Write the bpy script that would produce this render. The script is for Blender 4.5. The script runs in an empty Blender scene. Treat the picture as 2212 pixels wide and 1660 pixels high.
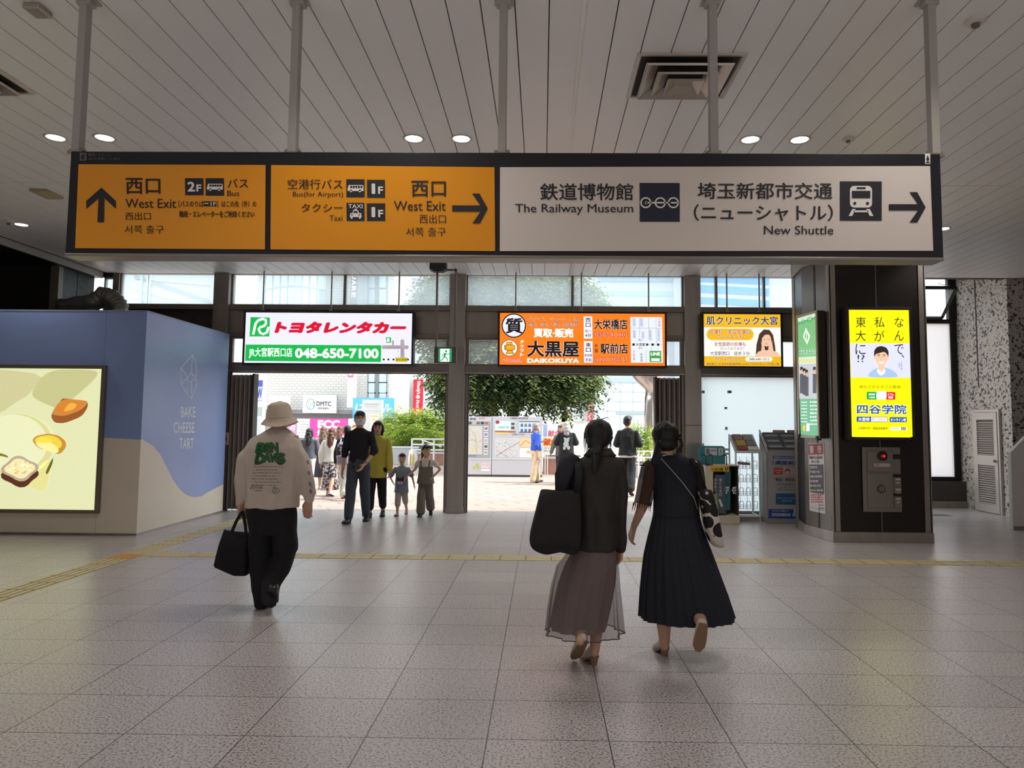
import bpy, bmesh, math, random
from mathutils import Vector, Matrix, noise
from mathutils.bvhtree import BVHTree

S = bpy.context.scene
COL = S.collection
random.seed(7)

# ------------------------------------------------------------------ camera
# photograph frame 2212 x 1660; perspective solved from floor joints, ceiling joints and uprights
FW, FH, FPX = 2212, 1660, 1534.0
CX, CY, CAMH = 1150.0, 806.0, 1.56
_y = Vector((21.0, 112.0, FPX)).normalized()
_x = Vector((1.0, 0.0075, 0.0)); _x.z = -(_x.x * 21.0 + _x.y * 112.0) / FPX; _x.normalize()
_z = _x.cross(_y)
cam_d = bpy.data.cameras.new('camera')
cam = bpy.data.objects.new('camera', cam_d); COL.objects.link(cam)
cam_d.sensor_width = 36.0; cam_d.lens = FPX / FW * 36.0
cam_d.shift_x = (FW / 2 - CX) / FW; cam_d.shift_y = (CY - FH / 2) / FW
cam_d.clip_end = 400
_r = Vector((_x.x, _y.x, _z.x)); _u = -Vector((_x.y, _y.y, _z.y)); _b = -Vector((_x.z, _y.z, _z.z))
cam.matrix_world = Matrix(((_r.x, _u.x, _b.x, 0), (_r.y, _u.y, _b.y, 0), (_r.z, _u.z, _b.z, CAMH), (0, 0, 0, 1)))
S.camera = cam

# ------------------------------------------------------------------ world, sun, exposure
w = bpy.data.worlds.new('sky'); S.world = w; w.use_nodes = True
bg = w.node_tree.nodes['Background']
bg.inputs['Color'].default_value = (0.90, 0.95, 1.0, 1); bg.inputs['Strength'].default_value = 2.5
sd = bpy.data.lights.new('sun', 'SUN'); sd.energy = 5.5; sd.angle = math.radians(2.0); sd.color = (1, .96, .9)
sun = bpy.data.objects.new('sun', sd); COL.objects.link(sun)
sun.rotation_euler = Vector((-.70, .015, -.71)).to_track_quat('-Z', 'Y').to_euler()
S.view_settings.view_transform = 'Standard'; S.view_settings.look = 'None'
S.view_settings.gamma = 1.0; S.view_settings.use_curve_mapping = False
S.view_settings.exposure = 0.12
DOWNLIGHT_W = 52.0
# added fill lamps, no fixture: stand in for the concourse behind, brighten the ceiling
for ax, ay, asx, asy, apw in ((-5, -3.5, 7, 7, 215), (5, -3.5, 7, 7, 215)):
    ad = bpy.data.lights.new('ceiling_fill', 'AREA'); ad.shape = 'RECTANGLE'; ad.size = asx; ad.size_y = asy; ad.energy = apw; ad.color = (1, .975, .95)
    ao = bpy.data.objects.new('ceiling_fill', ad); COL.objects.link(ao); ao.location = (ax, ay, .4); ao.rotation_euler = (math.radians(180 - 18), 0, 0)

# ------------------------------------------------------------------ helpers: geometry from the frame
def ray(px, py):
    c = Vector(((px - CX) / FPX, (py - CY) / FPX, 1.0))
    return Vector((c.dot(_x), c.dot(_y), c.dot(_z)))
def at(px, py, Y):
    d = ray(px, py); return d * (Y / d.y) + Vector((0, 0, CAMH))
def ground(px, py, z=0.0):
    d = ray(px, py); return d * ((z - CAMH) / d.z) + Vector((0, 0, CAMH))
def on_plane(px, py, p, n):
    d = ray(px, py); o = Vector((0, 0, CAMH))
    return o + d * ((p - o).dot(n) / d.dot(n))

# ------------------------------------------------------------------ helpers: materials
def lin(c):
    return tuple(((x / 12.92) if x <= .04045 else ((x + .055) / 1.055) ** 2.4) for x in c)
def hexc(h):
    h = h.lstrip('#'); return lin(tuple(int(h[i:i + 2], 16) / 255 for i in (0, 2, 4)))
MATS = {}
def mat(name, col='#888888', rough=.6, metal=0.0, emit=0.0, spec=None, noise_amt=0.0, noise_scale=20.0, bump=0.0, stretch=None, sheen=0.0):
    if name in MATS: return MATS[name]
    m = bpy.data.materials.new(name); m.use_nodes = True
    nt = m.node_tree; b = nt.nodes['Principled BSDF']
    c = hexc(col) if isinstance(col, str) else col
    b.inputs['Base Color'].default_value = (*c, 1)
    b.inputs['Roughness'].default_value = rough; b.inputs['Metallic'].default_value = metal
    if spec is not None: b.inputs['Specular IOR Level'].default_value = spec
    if sheen: b.inputs['Sheen Weight'].default_value = sheen
    if emit:
        b.inputs['Emission Color'].default_value = (*c, 1); b.inputs['Emission Strength'].default_value = emit
        b.inputs['Base Color'].default_value = (*[x * .5 for x in c], 1)
    if noise_amt or bump:
        tc = nt.nodes.new('ShaderNodeTexCoord'); mp = nt.nodes.new('ShaderNodeMapping')
        n = nt.nodes.new('ShaderNodeTexNoise'); n.inputs['Scale'].default_value = noise_scale; n.inputs['Detail'].default_value = 4
        if stretch: mp.inputs['Scale'].default_value = stretch
        nt.links.new(tc.outputs['Object'], mp.inputs['Vector']); nt.links.new(mp.outputs['Vector'], n.inputs['Vector'])
        if noise_amt:
            mx = nt.nodes.new('ShaderNodeMixRGB'); mx.blend_type = 'MULTIPLY'
            rp = nt.nodes.new('ShaderNodeValToRGB')
            rp.color_ramp.elements[0].position = .3; rp.color_ramp.elements[1].position = .7
            lo = 1 - noise_amt; rp.color_ramp.elements[0].color = (lo, lo, lo, 1)
            nt.links.new(n.outputs['Fac'], rp.inputs['Fac'])
            mx.inputs['Fac'].default_value = 1; mx.inputs['Color1'].default_value = (*c, 1)
            nt.links.new(rp.outputs['Color'], mx.inputs['Color2'])
            nt.links.new(mx.outputs['Color'], b.inputs['Emission Color' if emit else 'Base Color'])
        if bump:
            bp = nt.nodes.new('ShaderNodeBump'); bp.inputs['Strength'].default_value = bump; bp.inputs['Distance'].default_value = .01
            nt.links.new(n.outputs['Fac'], bp.inputs['Height']); nt.links.new(bp.outputs['Normal'], b.inputs['Normal'])
    MATS[name] = m; return m
def ink(col, emit=0.0):
    return mat('print_' + col.strip('#') + ('_lit' if emit else '') + (str(emit) if emit else ''), col, .5, 0, emit)

def glass_mat(name, tint=(1, 1, 1), haze=0.0, gloss=.08, haze_col=(.9, .95, 1)):
    if name in MATS: return MATS[name]
    m = bpy.data.materials.new(name); m.use_nodes = True; nt = m.node_tree
    nt.nodes.remove(nt.nodes['Principled BSDF']); out = nt.nodes['Material Output']
    t = nt.nodes.new('ShaderNodeBsdfTransparent'); t.inputs['Color'].default_value = (*tint, 1)
    g = nt.nodes.new('ShaderNodeBsdfGlossy'); g.inputs['Roughness'].default_value = .03
    mx = nt.nodes.new('ShaderNodeMixShader'); mx.inputs['Fac'].default_value = gloss
    nt.links.new(t.outputs[0], mx.inputs[1]); nt.links.new(g.outputs[0], mx.inputs[2])
    last = mx
    if haze:
        tr = nt.nodes.new('ShaderNodeBsdfTranslucent'); tr.inputs['Color'].default_value = (*haze_col, 1)
        m2 = nt.nodes.new('ShaderNodeMixShader'); m2.inputs['Fac'].default_value = haze
        nt.links.new(mx.outputs[0], m2.inputs[1]); nt.links.new(tr.outputs[0], m2.inputs[2]); last = m2
    nt.links.new(last.outputs[0], out.inputs['Surface']); MATS[name] = m; return m

def translucent_mat(name, col, amount=.5, alpha=1.0):
    if name in MATS: return MATS[name]
    m = bpy.data.materials.new(name); m.use_nodes = True; nt = m.node_tree
    nt.nodes.remove(nt.nodes['Principled BSDF']); out = nt.nodes['Material Output']
    c = hexc(col) if isinstance(col, str) else col
    d = nt.nodes.new('ShaderNodeBsdfDiffuse'); d.inputs['Color'].default_value = (*c, 1)
    t = nt.nodes.new('ShaderNodeBsdfTranslucent'); t.inputs['Color'].default_value = (*c, 1)
    mx = nt.nodes.new('ShaderNodeMixShader'); mx.inputs['Fac'].default_value = amount
    nt.links.new(d.outputs[0], mx.inputs[1]); nt.links.new(t.outputs[0], mx.inputs[2]); last = mx
    if alpha < 1:
        tp = nt.nodes.new('ShaderNodeBsdfTransparent'); m2 = nt.nodes.new('ShaderNodeMixShader'); m2.inputs['Fac'].default_value = alpha
        nt.links.new(tp.outputs[0], m2.inputs[1]); nt.links.new(mx.outputs[0], m2.inputs[2]); last = m2
    nt.links.new(last.outputs[0], out.inputs['Surface']); MATS[name] = m; return m

# ------------------------------------------------------------------ helpers: objects
def tag(o, label=None, cat=None, group=None, kind=None):
    if label: o['label'] = label
    if cat: o['category'] = cat
    if group: o['group'] = group
    if kind: o['kind'] = kind
    return o
def thing(name, label, cat, loc, group=None, kind=None):
    o = bpy.data.objects.new(name, None); COL.objects.link(o); o.location = loc; o.empty_display_size = .1
    return tag(o, label, cat, group, kind)
def world_of(o):
    m = Matrix.Translation(o.location)
    return world_of(o.parent) @ o.matrix_parent_inverse @ m if o.parent else m
def adopt(o, parent, local=False):
    if parent is None: return
    o.parent = parent
    if not local: o.matrix_parent_inverse = world_of(parent).inverted()
def link_mesh(name, me, parent=None, local=False):
    o = bpy.data.objects.new(name, me); COL.objects.link(o); adopt(o, parent, local); return o

class MB:
    def __init__(s): s.v = []; s.f = []; s.m = []; s.mats = []
    def mi(s, m):
        if m not in s.mats: s.mats.append(m)
        return s.mats.index(m)
    def add(s, vs, fs, m):
        b = len(s.v); s.v += [tuple(v) for v in vs]; i = s.mi(m)
        for f in fs: s.f.append([b + k for k in f]); s.m.append(i)
    def box(s, x0, x1, y0, y1, z0, z1, m):
        s.add([(x0, y0, z0), (x1, y0, z0), (x1, y1, z0), (x0, y1, z0), (x0, y0, z1), (x1, y0, z1), (x1, y1, z1), (x0, y1, z1)],
              [(0, 3, 2, 1), (4, 5, 6, 7), (0, 1, 5, 4), (1, 2, 6, 5), (2, 3, 7, 6), (3, 0, 4, 7)], m)
    def obox(s, c, ax, h, m):
        c = Vector(c); a = [Vector(x).normalized() * hh for x, hh in zip(ax, h)]
        vs = [c + a[0] * i + a[1] * j + a[2] * k for k in (-1, 1) for i, j in ((-1, -1), (1, -1), (1, 1), (-1, 1))]
        s.add(vs, [(0, 3, 2, 1), (4, 5, 6, 7), (0, 1, 5, 4), (1, 2, 6, 5), (2, 3, 7, 6), (3, 0, 4, 7)], m)
    def poly(s, pts, m): s.add(pts, [tuple(range(len(pts)))], m)
    def prism(s, pts, d, m):
        n = len(pts); d = Vector(d); a = [Vector(p) for p in pts]
        s.add(a + [p + d for p in a], [tuple(range(n))[::-1], tuple(range(n, 2 * n))] + [(i, (i + 1) % n, n + (i + 1) % n, n + i) for i in range(n)], m)
    def rings(s, rr, m, cap=True):
        n = len(rr[0]); b = len(s.v); i = s.mi(m)
        for r in rr: s.v += [tuple(v) for v in r]
        for k in range(len(rr) - 1):
            for j in range(n):
                s.f.append([b + k * n + j, b + k * n + (j + 1) % n, b + (k + 1) * n + (j + 1) % n, b + (k + 1) * n + j]); s.m.append(i)
        if cap:
            s.f.append([b + j for j in range(n)][::-1]); s.m.append(i)
            s.f.append([b + (len(rr) - 1) * n + j for j in range(n)]); s.m.append(i)
    def tube(s, path, r, m, n=10, flat=1.0, cap=True, up=None):
        path = [Vector(p) for p in path]; rs = r if isinstance(r, (list, tuple)) else [r] * len(path)
        out = []; a = None
        for k, p in enumerate(path):
            t = (path[min(k + 1, len(path) - 1)] - path[max(k - 1, 0)])
            t = t.normalized() if t.length > 1e-9 else Vector((0, 0, 1))
            if a is None:
                a = Vector(up) if up else (Vector((0, 0, 1)) if abs(t.z) < .8 else Vector((1, 0, 0)))
            a = (a - t * a.dot(t)); a = a.normalized() if a.length > 1e-6 else t.orthogonal().normalized()
            bb = t.cross(a)
            out.append([p + a * (math.cos(2 * math.pi * j / n) * rs[k]) + bb * (math.sin(2 * math.pi * j / n) * rs[k] * flat) for j in range(n)])
        s.rings(out, m, cap)
    def caps(s, p0, p1, r0, r1, m=None, n=14):
        p0 = Vector(p0); p1 = Vector(p1); d = p1 - p0; L = d.length
        t = d / L if L > 1e-6 else Vector((0, 0, 1)); pts = []; rr = []
        for k in range(5):
            a = math.pi / 2 * (1 - k / 4); pts.append(p0 - t * r0 * math.sin(a)); rr.append(max(r0 * math.cos(a), .0008))
        for k in range(5):
            a = math.pi / 2 * k / 4; pts.append(p1 + t * r1 * math.sin(a)); rr.append(max(r1 * math.cos(a), .0008))
        s.tube(pts, rr, m, n)
    def chain(s, pts, rs, m=None, n=14):
        for k in range(len(pts) - 1): s.caps(pts[k], pts[k + 1], rs[k], rs[k + 1], m, n)
    def ball(s, c, r, m=None, R=None, n=20, k=12):
        c = Vector(c); r = r if isinstance(r, (list, tuple)) else (r, r, r); rr = []
        for i in range(k + 1):
            a = math.pi * i / k; sa = max(math.sin(a), .02)
            ring = [Vector((sa * math.cos(2 * math.pi * j / n) * r[0], sa * math.sin(2 * math.pi * j / n) * r[1], -math.cos(a) * r[2])) for j in range(n)]
            rr.append([c + (R @ v if R else v) for v in ring])
        s.rings(rr, m)
    def lathe(s, c, prof, m, n=24):
        c = Vector(c)
        s.rings([[c + Vector((r * math.cos(2 * math.pi * j / n), r * math.sin(2 * math.pi * j / n), z)) for j in range(n)] for r, z in prof], m)
    def build(s, name, parent=None, smooth=False, bevel=0.0, local=False, seg=2):
        me = bpy.data.meshes.new(name); me.from_pydata(s.v, [], s.f)
        for m in s.mats:
            if m is not None: me.materials.append(m)
        if s.mats and s.mats[0] is not None: me.polygons.foreach_set('material_index', s.m)
        if smooth: me.polygons.foreach_set('use_smooth', [True] * len(me.polygons))
        me.update(); o = link_mesh(name, me, parent, local)
        if bevel:
            b = o.modifiers.new('bevel', 'BEVEL'); b.width = bevel; b.segments = seg; b.limit_method = 'ANGLE'
        return o
    def remesh(s, name, m, voxel, parent=None, smooth_it=3, wrinkle=None, local=False, cut=None):
        """fuse everything in the builder into one continuous skin"""
        me = bpy.data.meshes.new(name); me.from_pydata(s.v, [], s.f); me.update()
        bm = bmesh.new(); bm.from_mesh(me); bmesh.ops.recalc_face_normals(bm, faces=bm.faces); bm.to_mesh(me); bm.free()
        o = bpy.data.objects.new('tmp', me); COL.objects.link(o)
        md = o.modifiers.new('r', 'REMESH'); md.mode = 'VOXEL'; md.voxel_size = voxel
        dg = bpy.context.evaluated_depsgraph_get(); dg.update()
        nm = bpy.data.meshes.new_from_object(o.evaluated_get(dg))
        bpy.data.objects.remove(o); bpy.data.meshes.remove(me)
        bm = bmesh.new(); bm.from_mesh(nm)
        for _ in range(smooth_it):
            bmesh.ops.smooth_vert(bm, verts=bm.verts, factor=.5, use_axis_x=True, use_axis_y=True, use_axis_z=True)
        if cut:
            for co, no in cut: bmesh.ops.bisect_plane(bm, geom=bm.verts[:] + bm.edges[:] + bm.faces[:], plane_co=co, plane_no=no, clear_outer=True)
        bm.normal_update()
        if wrinkle:
            for v in bm.verts: v.co += v.normal * wrinkle(v.co)
        bm.to_mesh(nm); bm.free(); nm.name = name; nm.materials.clear(); nm.materials.append(m)
        nm.polygons.foreach_set('use_smooth', [True] * len(nm.polygons)); nm.update()
        return link_mesh(name, nm, parent, local)

def copy_thing(o, loc, label=None, rot=None):
    c = o.copy(); COL.objects.link(c); c.location = loc
    if rot is not None: c.rotation_euler = rot
    if label: c['label'] = label
    for ch in list(o.children):
        d = ch.copy(); COL.objects.link(d); d.parent = c
        for g in list(ch.children):
            e = g.copy(); COL.objects.link(e); e.parent = d
    return c

# ------------------------------------------------------------------ helpers: flat graphics on signs
_tc = {}
def glyphs(t, bold=0.0):
    k = (t, bold)
    if k in _tc: return _tc[k]
    cu = bpy.data.curves.new('t', 'FONT'); cu.body = t; cu.size = 1.0; cu.resolution_u = 3
    o = bpy.data.objects.new('t', cu); COL.objects.link(o)
    dg = bpy.context.evaluated_depsgraph_get(); dg.update()
    me = bpy.data.meshes.new_from_object(o.evaluated_get(dg))
    vs = [(v.co.x, v.co.y) for v in me.vertices]; fs = [tuple(p.vertices) for p in me.polygons]
    bpy.data.objects.remove(o); bpy.data.curves.remove(cu); bpy.data.meshes.remove(me)
    if bold > .004:          # heavier weight: the same outline laid over itself a hair's breadth around
        n0 = n = len(vs); B = []; Fc = []
        dirs = [(1, 0), (-1, 0), (0, 1), (0, -1)] if bold < .03 else [(math.cos(a * math.pi / 4), math.sin(a * math.pi / 4)) for a in range(8)]
        for j, (dx, dy) in enumerate(dirs):
            B += [(x + dx * bold * .8, y + dy * bold * .8) for x, y in vs]; Fc += [tuple(i + n * j for i in f) for f in fs]
        vs, fs = B, Fc
    _tc[k] = (vs, fs, n0 if bold > .004 else len(vs)); return _tc[k]

class Pan:
    """a flat face in the place; addressed with frame pixels that fall on it"""
    def __init__(s, quad, p=None, n=None, Y=None, level=True, direct=False):
        s.direct = direct
        s.q = [Vector((a, b)) for a, b in quad]
        if Y is not None: p = Vector((0, Y, 0)); n = Vector((0, 1, 0))
        s.pp = p; s.nn = n
        w = [on_plane(a, b, p, n) for a, b in quad]
        s.c = (w[0] + w[1] + w[2] + w[3]) / 4
        U = (w[1] - w[0] + w[2] - w[3]) / 2; V = (w[3] - w[0] + w[2] - w[1]) / 2
        if level:
            V = Vector((0, 0, -abs(V.z))); U = Vector((U.x, U.y, 0))
        s.U = U; s.V = V; s.N = -(U.cross(V)).normalized()
        if s.N.dot(Vector((0, 0, CAMH)) - s.c) < 0: s.N = -s.N
        s.mb = MB()
    def uv(s, px, py):
        u, v = .5, .5; q = s.q
        for _ in range(8):
            P = q[0] * (1 - u) * (1 - v) + q[1] * u * (1 - v) + q[2] * u * v + q[3] * (1 - u) * v
            du = (q[1] - q[0]) * (1 - v) + (q[2] - q[3]) * v; dv = (q[3] - q[0]) * (1 - u) + (q[2] - q[1]) * u
            e = Vector((px, py)) - P; det = du.x * dv.y - du.y * dv.x
            u += (e.x * dv.y - e.y * dv.x) / det; v += (du.x * e.y - du.y * e.x) / det
        return u, v
    def P(s, px, py, lay=0):
        if s.direct: return on_plane(px, py, s.pp, s.nn) + s.N * (lay * .0012)
        u, v = s.uv(px, py); return s.c + s.U * (u - .5) + s.V * (v - .5) + s.N * (lay * .0012)
    def poly(s, pts, m, lay=1): s.mb.poly([s.P(a, b, lay) for a, b in pts], m)
    def spoly(s, pts, m, lay=1):
        for _ in range(2): pts = [q for k in range(len(pts)) for a, b in ((pts[k], pts[(k + 1) % len(pts)]),) for q in ((a[0] * .8 + b[0] * .2, a[1] * .8 + b[1] * .2), (a[0] * .2 + b[0] * .8, a[1] * .2 + b[1] * .8))]
        s.poly(pts, m, lay)
    def rect(s, x0, y0, x1, y1, m, lay=1): s.poly([(x0, y0), (x1, y0), (x1, y1), (x0, y1)], m, lay)
    def rrect(s, x0, y0, x1, y1, r, m, lay=1):
        pts = []
        for cx, cy, a0 in ((x1 - r, y0 + r, -90), (x1 - r, y1 - r, 0), (x0 + r, y1 - r, 90), (x0 + r, y0 + r, 180)):
            for k in range(5):
                a = math.radians(a0 + 22.5 * k); pts.append((cx + r * math.cos(a), cy + r * math.sin(a)))
        s.poly(pts, m, lay)
    def oval(s, cx, cy, rx, ry, m, lay=1, n=28): s.poly([(cx + rx * math.cos(2 * math.pi * k / n), cy + ry * math.sin(2 * math.pi * k / n)) for k in range(n)], m, lay)
    def ring(s, cx, cy, rx, ry, t, m, lay=1, n=32):
        o = [(cx + rx * math.cos(2 * math.pi * k / n), cy + ry * math.sin(2 * math.pi * k / n)) for k in range(n)]
        i = [(cx + (rx - t) * math.cos(2 * math.pi * k / n), cy + (ry - t) * math.sin(2 * math.pi * k / n)) for k in range(n)]
        for k in range(n): s.poly([o[k], o[(k + 1) % n], i[(k + 1) % n], i[k]], m, lay)
    def stroke(s, pts, wd, m, lay=2):
        n = len(pts); L = []; R = []
        for k in range(n):
            a = Vector(pts[max(k - 1, 0)]); b = Vector(pts[min(k + 1, n - 1)]); d = (b - a)
            d = d.normalized() if d.length > 0 else Vector((1, 0)); nn = Vector((-d.y, d.x)) * wd / 2; p = Vector(pts[k])
            L.append(p + nn); R.append(p - nn)
        for k in range(n - 1): s.poly([tuple(L[k]), tuple(L[k + 1]), tuple(R[k + 1]), tuple(R[k])], m, lay)
    def text(s, t, x0, y0, x1, y1, m, bold=0.0, slant=0.0, lay=3, rot=False):
        vs, fs, n0 = glyphs(t, bold)
        if not vs: return
        ax = min(v[0] for v in vs); bx = max(v[0] for v in vs); ay = min(v[1] for v in vs); by = max(v[1] for v in vs)
        out = []
        for i, (x, y) in enumerate(vs):
            u = (x - ax) / max(bx - ax, 1e-6); v = (by - y) / max(by - ay, 1e-6)
            if rot: u, v = 1 - v, u
            out.append(s.P(x0 + (x1 - x0) * u + slant * (.5 - v) * (y1 - y0), y0 + (y1 - y0) * v, lay + .1 * (i // n0)))
        s.mb.add(out, fs, m)
    def vtext(s, t, xc, y0, wch, pitch, m, bold=0.0, lay=3, h=None):
        h = h or pitch * .82
        for k, ch in enumerate(t):
            if ch == ' ': continue
            if ch in '、。': s.text(ch, xc + wch * .15, y0 + k * pitch, xc + wch * .4, y0 + k * pitch + h * .35, m, bold, lay=lay)
            elif ch == 'ー': s.rect(xc - wch * .06, y0 + k * pitch, xc + wch * .06, y0 + k * pitch + h, m, lay)
            else: s.text(ch, xc - wch / 2, y0 + k * pitch, xc + wch / 2, y0 + k * pitch + h, m, bold, lay=lay)
    def scrib(s, x0, y0, x1, y1, m, lay=2, seed=0, wd=None):
        """a line of small illegible print: short word blocks"""
        rnd = random.Random(seed + int(x0 * 7 + y0 * 13)); x = x0; h = y1 - y0
        while x < x1:
            wl = min(rnd.uniform(.35, .9) * h, x1 - x)
            s.rect(x, y0 + rnd.uniform(0, .2) * h, x + wl, y1 - rnd.uniform(0, .2) * h, m, lay); x += wl + rnd.uniform(.15, .4) * h
    def build(s, name, parent): return s.mb.build(name, parent)
    def box(s, name, parent, m, depth, pad=0.0, front=-.001, bevel=.004):
        """solid slab behind the face"""
        mb = MB(); U = s.U.normalized(); V = s.V.normalized()
        c = s.c + s.N * (front - depth / 2)
        mb.obox(c, (U, V, s.N), (s.U.length / 2 + pad, s.V.length / 2 + pad, depth / 2), m)
        return mb.build(name, parent, bevel=bevel)
    def frame(s, name, parent, m, t, depth, front=.012, back=None):
        """raised border t metres wide round the face"""
        mb = MB(); U = s.U.normalized(); V = s.V.normalized(); hu = s.U.length / 2; hv = s.V.length / 2
        c = s.c + s.N * (front - depth / 2)
        for sg in (-1, 1):
            mb.obox(c + V * sg * (hv + t / 2), (U, V, s.N), (hu + t, t / 2, depth / 2), m)
            mb.obox(c + U * sg * (hu + t / 2), (U, V, s.N), (t / 2, hv, depth / 2), m)
        return mb.build(name, parent, bevel=.003)
# ------------------------------------------------------------------ the hall: floor, ceiling, walls
YF = 12.6                       # line of the glazed front wall
ZC = 4.24                       # ceiling
def floor_material():
    m = bpy.data.materials.new('granite_tiles'); m.use_nodes = True; nt = m.node_tree; b = nt.nodes['Principled BSDF']; L = nt.links.new
    tc = nt.nodes.new('ShaderNodeTexCoord'); mp = nt.nodes.new('ShaderNodeMapping'); mp.inputs['Location'].default_value = (.262, -.144, 0)
    L(tc.outputs['Object'], mp.inputs['Vector'])
    br = nt.nodes.new('ShaderNodeTexBrick'); br.offset = 0; br.inputs['Scale'].default_value = 1
    br.inputs['Brick Width'].default_value = .605; br.inputs['Row Height'].default_value = .5; br.inputs['Mortar Size'].default_value = .0032
    br.inputs['Mortar Smooth'].default_value = .2
    br.inputs['Color1'].default_value = (*hexc('#bab2b1'), 1); br.inputs['Color2'].default_value = (*hexc('#c3bbba'), 1); br.inputs['Mortar'].default_value = (*hexc('#4a423e'), 1)
    L(mp.outputs['Vector'], br.inputs['Vector'])
    vo = nt.nodes.new('ShaderNodeTexNoise'); vo.inputs['Scale'].default_value = 75; vo.inputs['Detail'].default_value = 4; vo.inputs['Roughness'].default_value = .62
    L(tc.outputs['Object'], vo.inputs['Vector'])
    rp = nt.nodes.new('ShaderNodeValToRGB'); e = rp.color_ramp.elements
    e[0].position = .39; e[0].color = (.2, .18, .17, 1); e[1].position = .485; e[1].color = (.95, .95, .95, 1)
    e2 = e.new(.60); e2.color = (1, 1, 1, 1); e3 = e.new(.68); e3.color = (1.45, 1.42, 1.4, 1)
    L(vo.outputs['Fac'], rp.inputs['Fac'])
    mx = nt.nodes.new('ShaderNodeMixRGB'); mx.blend_type = 'MULTIPLY'; mx.inputs['Fac'].default_value = .9
    L(br.outputs['Color'], mx.inputs['Color1']); L(rp.outputs['Color'], mx.inputs['Color2']); L(mx.outputs['Color'], b.inputs['Base Color'])
    n2 = nt.nodes.new('ShaderNodeTexNoise'); n2.inputs['Scale'].default_value = 2.2; n2.inputs['Detail'].default_value = 5
    L(tc.outputs['Object'], n2.inputs['Vector'])
    mr = nt.nodes.new('ShaderNodeMapRange'); mr.inputs['To Min'].default_value = .27; mr.inputs['To Max'].default_value = .35
    L(n2.outputs['Fac'], mr.inputs['Value']); L(mr.outputs['Result'], b.inputs['Roughness'])
    bp = nt.nodes.new('ShaderNodeBump'); bp.inputs['Strength'].default_value = .5; bp.inputs['Distance'].default_value = .003
    iv = nt.nodes.new('ShaderNodeMath'); iv.operation = 'SUBTRACT'; iv.inputs[0].default_value = 1
    L(br.outputs['Fac'], iv.inputs[1]); L(iv.outputs[0], bp.inputs['Height']); L(bp.outputs['Normal'], b.inputs['Normal'])
    b.inputs['Specular IOR Level'].default_value = .85
    return m
def paver_material():
    m = bpy.data.materials.new('plaza_pavers'); m.use_nodes = True; nt = m.node_tree; b = nt.nodes['Principled BSDF']; L = nt.links.new
    tc = nt.nodes.new('ShaderNodeTexCoord'); mp = nt.nodes.new('ShaderNodeMapping'); mp.inputs['Rotation'].default_value = (0, 0, math.radians(-32))
    L(tc.outputs['Object'], mp.inputs['Vector'])
    br = nt.nodes.new('ShaderNodeTexBrick'); br.offset = .5; br.inputs['Scale'].default_value = 1
    br.inputs['Brick Width'].default_value = .9; br.inputs['Row Height'].default_value = .3; br.inputs['Mortar Size'].default_value = .012
    br.inputs['Color1'].default_value = (*hexc('#a8968b'), 1); br.inputs['Color2'].default_value = (*hexc('#b0a096'), 1); br.inputs['Mortar'].default_value = (*hexc('#64554d'), 1)
    L(mp.outputs['Vector'], br.inputs['Vector']); L(br.outputs['Color'], b.inputs['Base Color']); b.inputs['Roughness'].default_value = .7
    return m
def struct(o): o['kind'] = 'structure'; return o
MF = floor_material()
mb = MB(); mb.box(-14, 13, -9, 12.82, -.2, 0, MF); struct(mb.build('floor'))
mb = MB(); mb.box(-60, 60, 12.82, 95, -.2, -.002, paver_material()); struct(mb.build('ground_plaza'))

M_ceil = mat('ceiling_white', '#dcd8d6', .4, spec=.5)
M_gap = mat('ceiling_gap', '#3a3634', .8)
mb = MB(); pitch = .2205; x = .026 - pitch * 36
while x < 13:
    mb.box(x + .004, x + pitch - .004, -9, 7.752, ZC, ZC + .02, M_ceil)
    mb.box(x + .004, x + pitch - .004, 7.76, 12.62, ZC, ZC + .02, M_ceil)
    x += pitch
mb.box(-14, 13, -9, 12.85, ZC + .018, ZC + .3, M_gap)
struct(mb.build('ceiling'))
mb = MB(); mb.box(.236, .262, -9, 12.6, ZC - .006, ZC + .002, mat('seam_strip', '#e6e0da', .5)); struct(mb.build('trim_1'))
# dark bulkhead and silver edge along the left side of the ceiling
M_dark = mat('dark_bronze_panel', '#2b2624', .38, .3, noise_amt=.25, noise_scale=1.2)
M_steel = mat('brushed_steel', '#a39b93', .36, .65, noise_amt=.2, noise_scale=6, stretch=(1, 1, .15))
M_bronze = mat('bronze_frame', '#857b72', .42, .4, noise_amt=.15, noise_scale=3, stretch=(1, 1, .2))
mb = MB(); mb.box(-13.9, -7.98, -9, 12.6, ZC - .10, ZC - .002, M_dark); struct(mb.build('trim_2'))
mb = MB(); mb.box(-7.98, -7.94, -9, 12.55, ZC - .11, ZC - .001, mat('edge_trim', '#a8a29a', .5)); struct(mb.build('trim_3'))

M_wall = mat('hall_wall', '#9a928a', .7)
mb = MB(); mb.box(-14.3, -14, -9.3, 12.9, 0, ZC + .3, M_wall); struct(mb.build('wall_left'))
mb = MB(); mb.box(13, 13.3, -9.3, 12.9, 0, ZC + .3, M_wall); struct(mb.build('wall_right'))
mb = MB(); mb.box(-14, 13, -9.3, -9, 0, ZC + .3, M_wall); struct(mb.build('wall_back'))
# station roof and upper storey over the hall (gives the deck its edge of shade)
mb = MB(); mb.box(-30, 30, -12, 12.86, ZC + .3, ZC + .9, M_gap); struct(mb.build('roof'))

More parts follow.
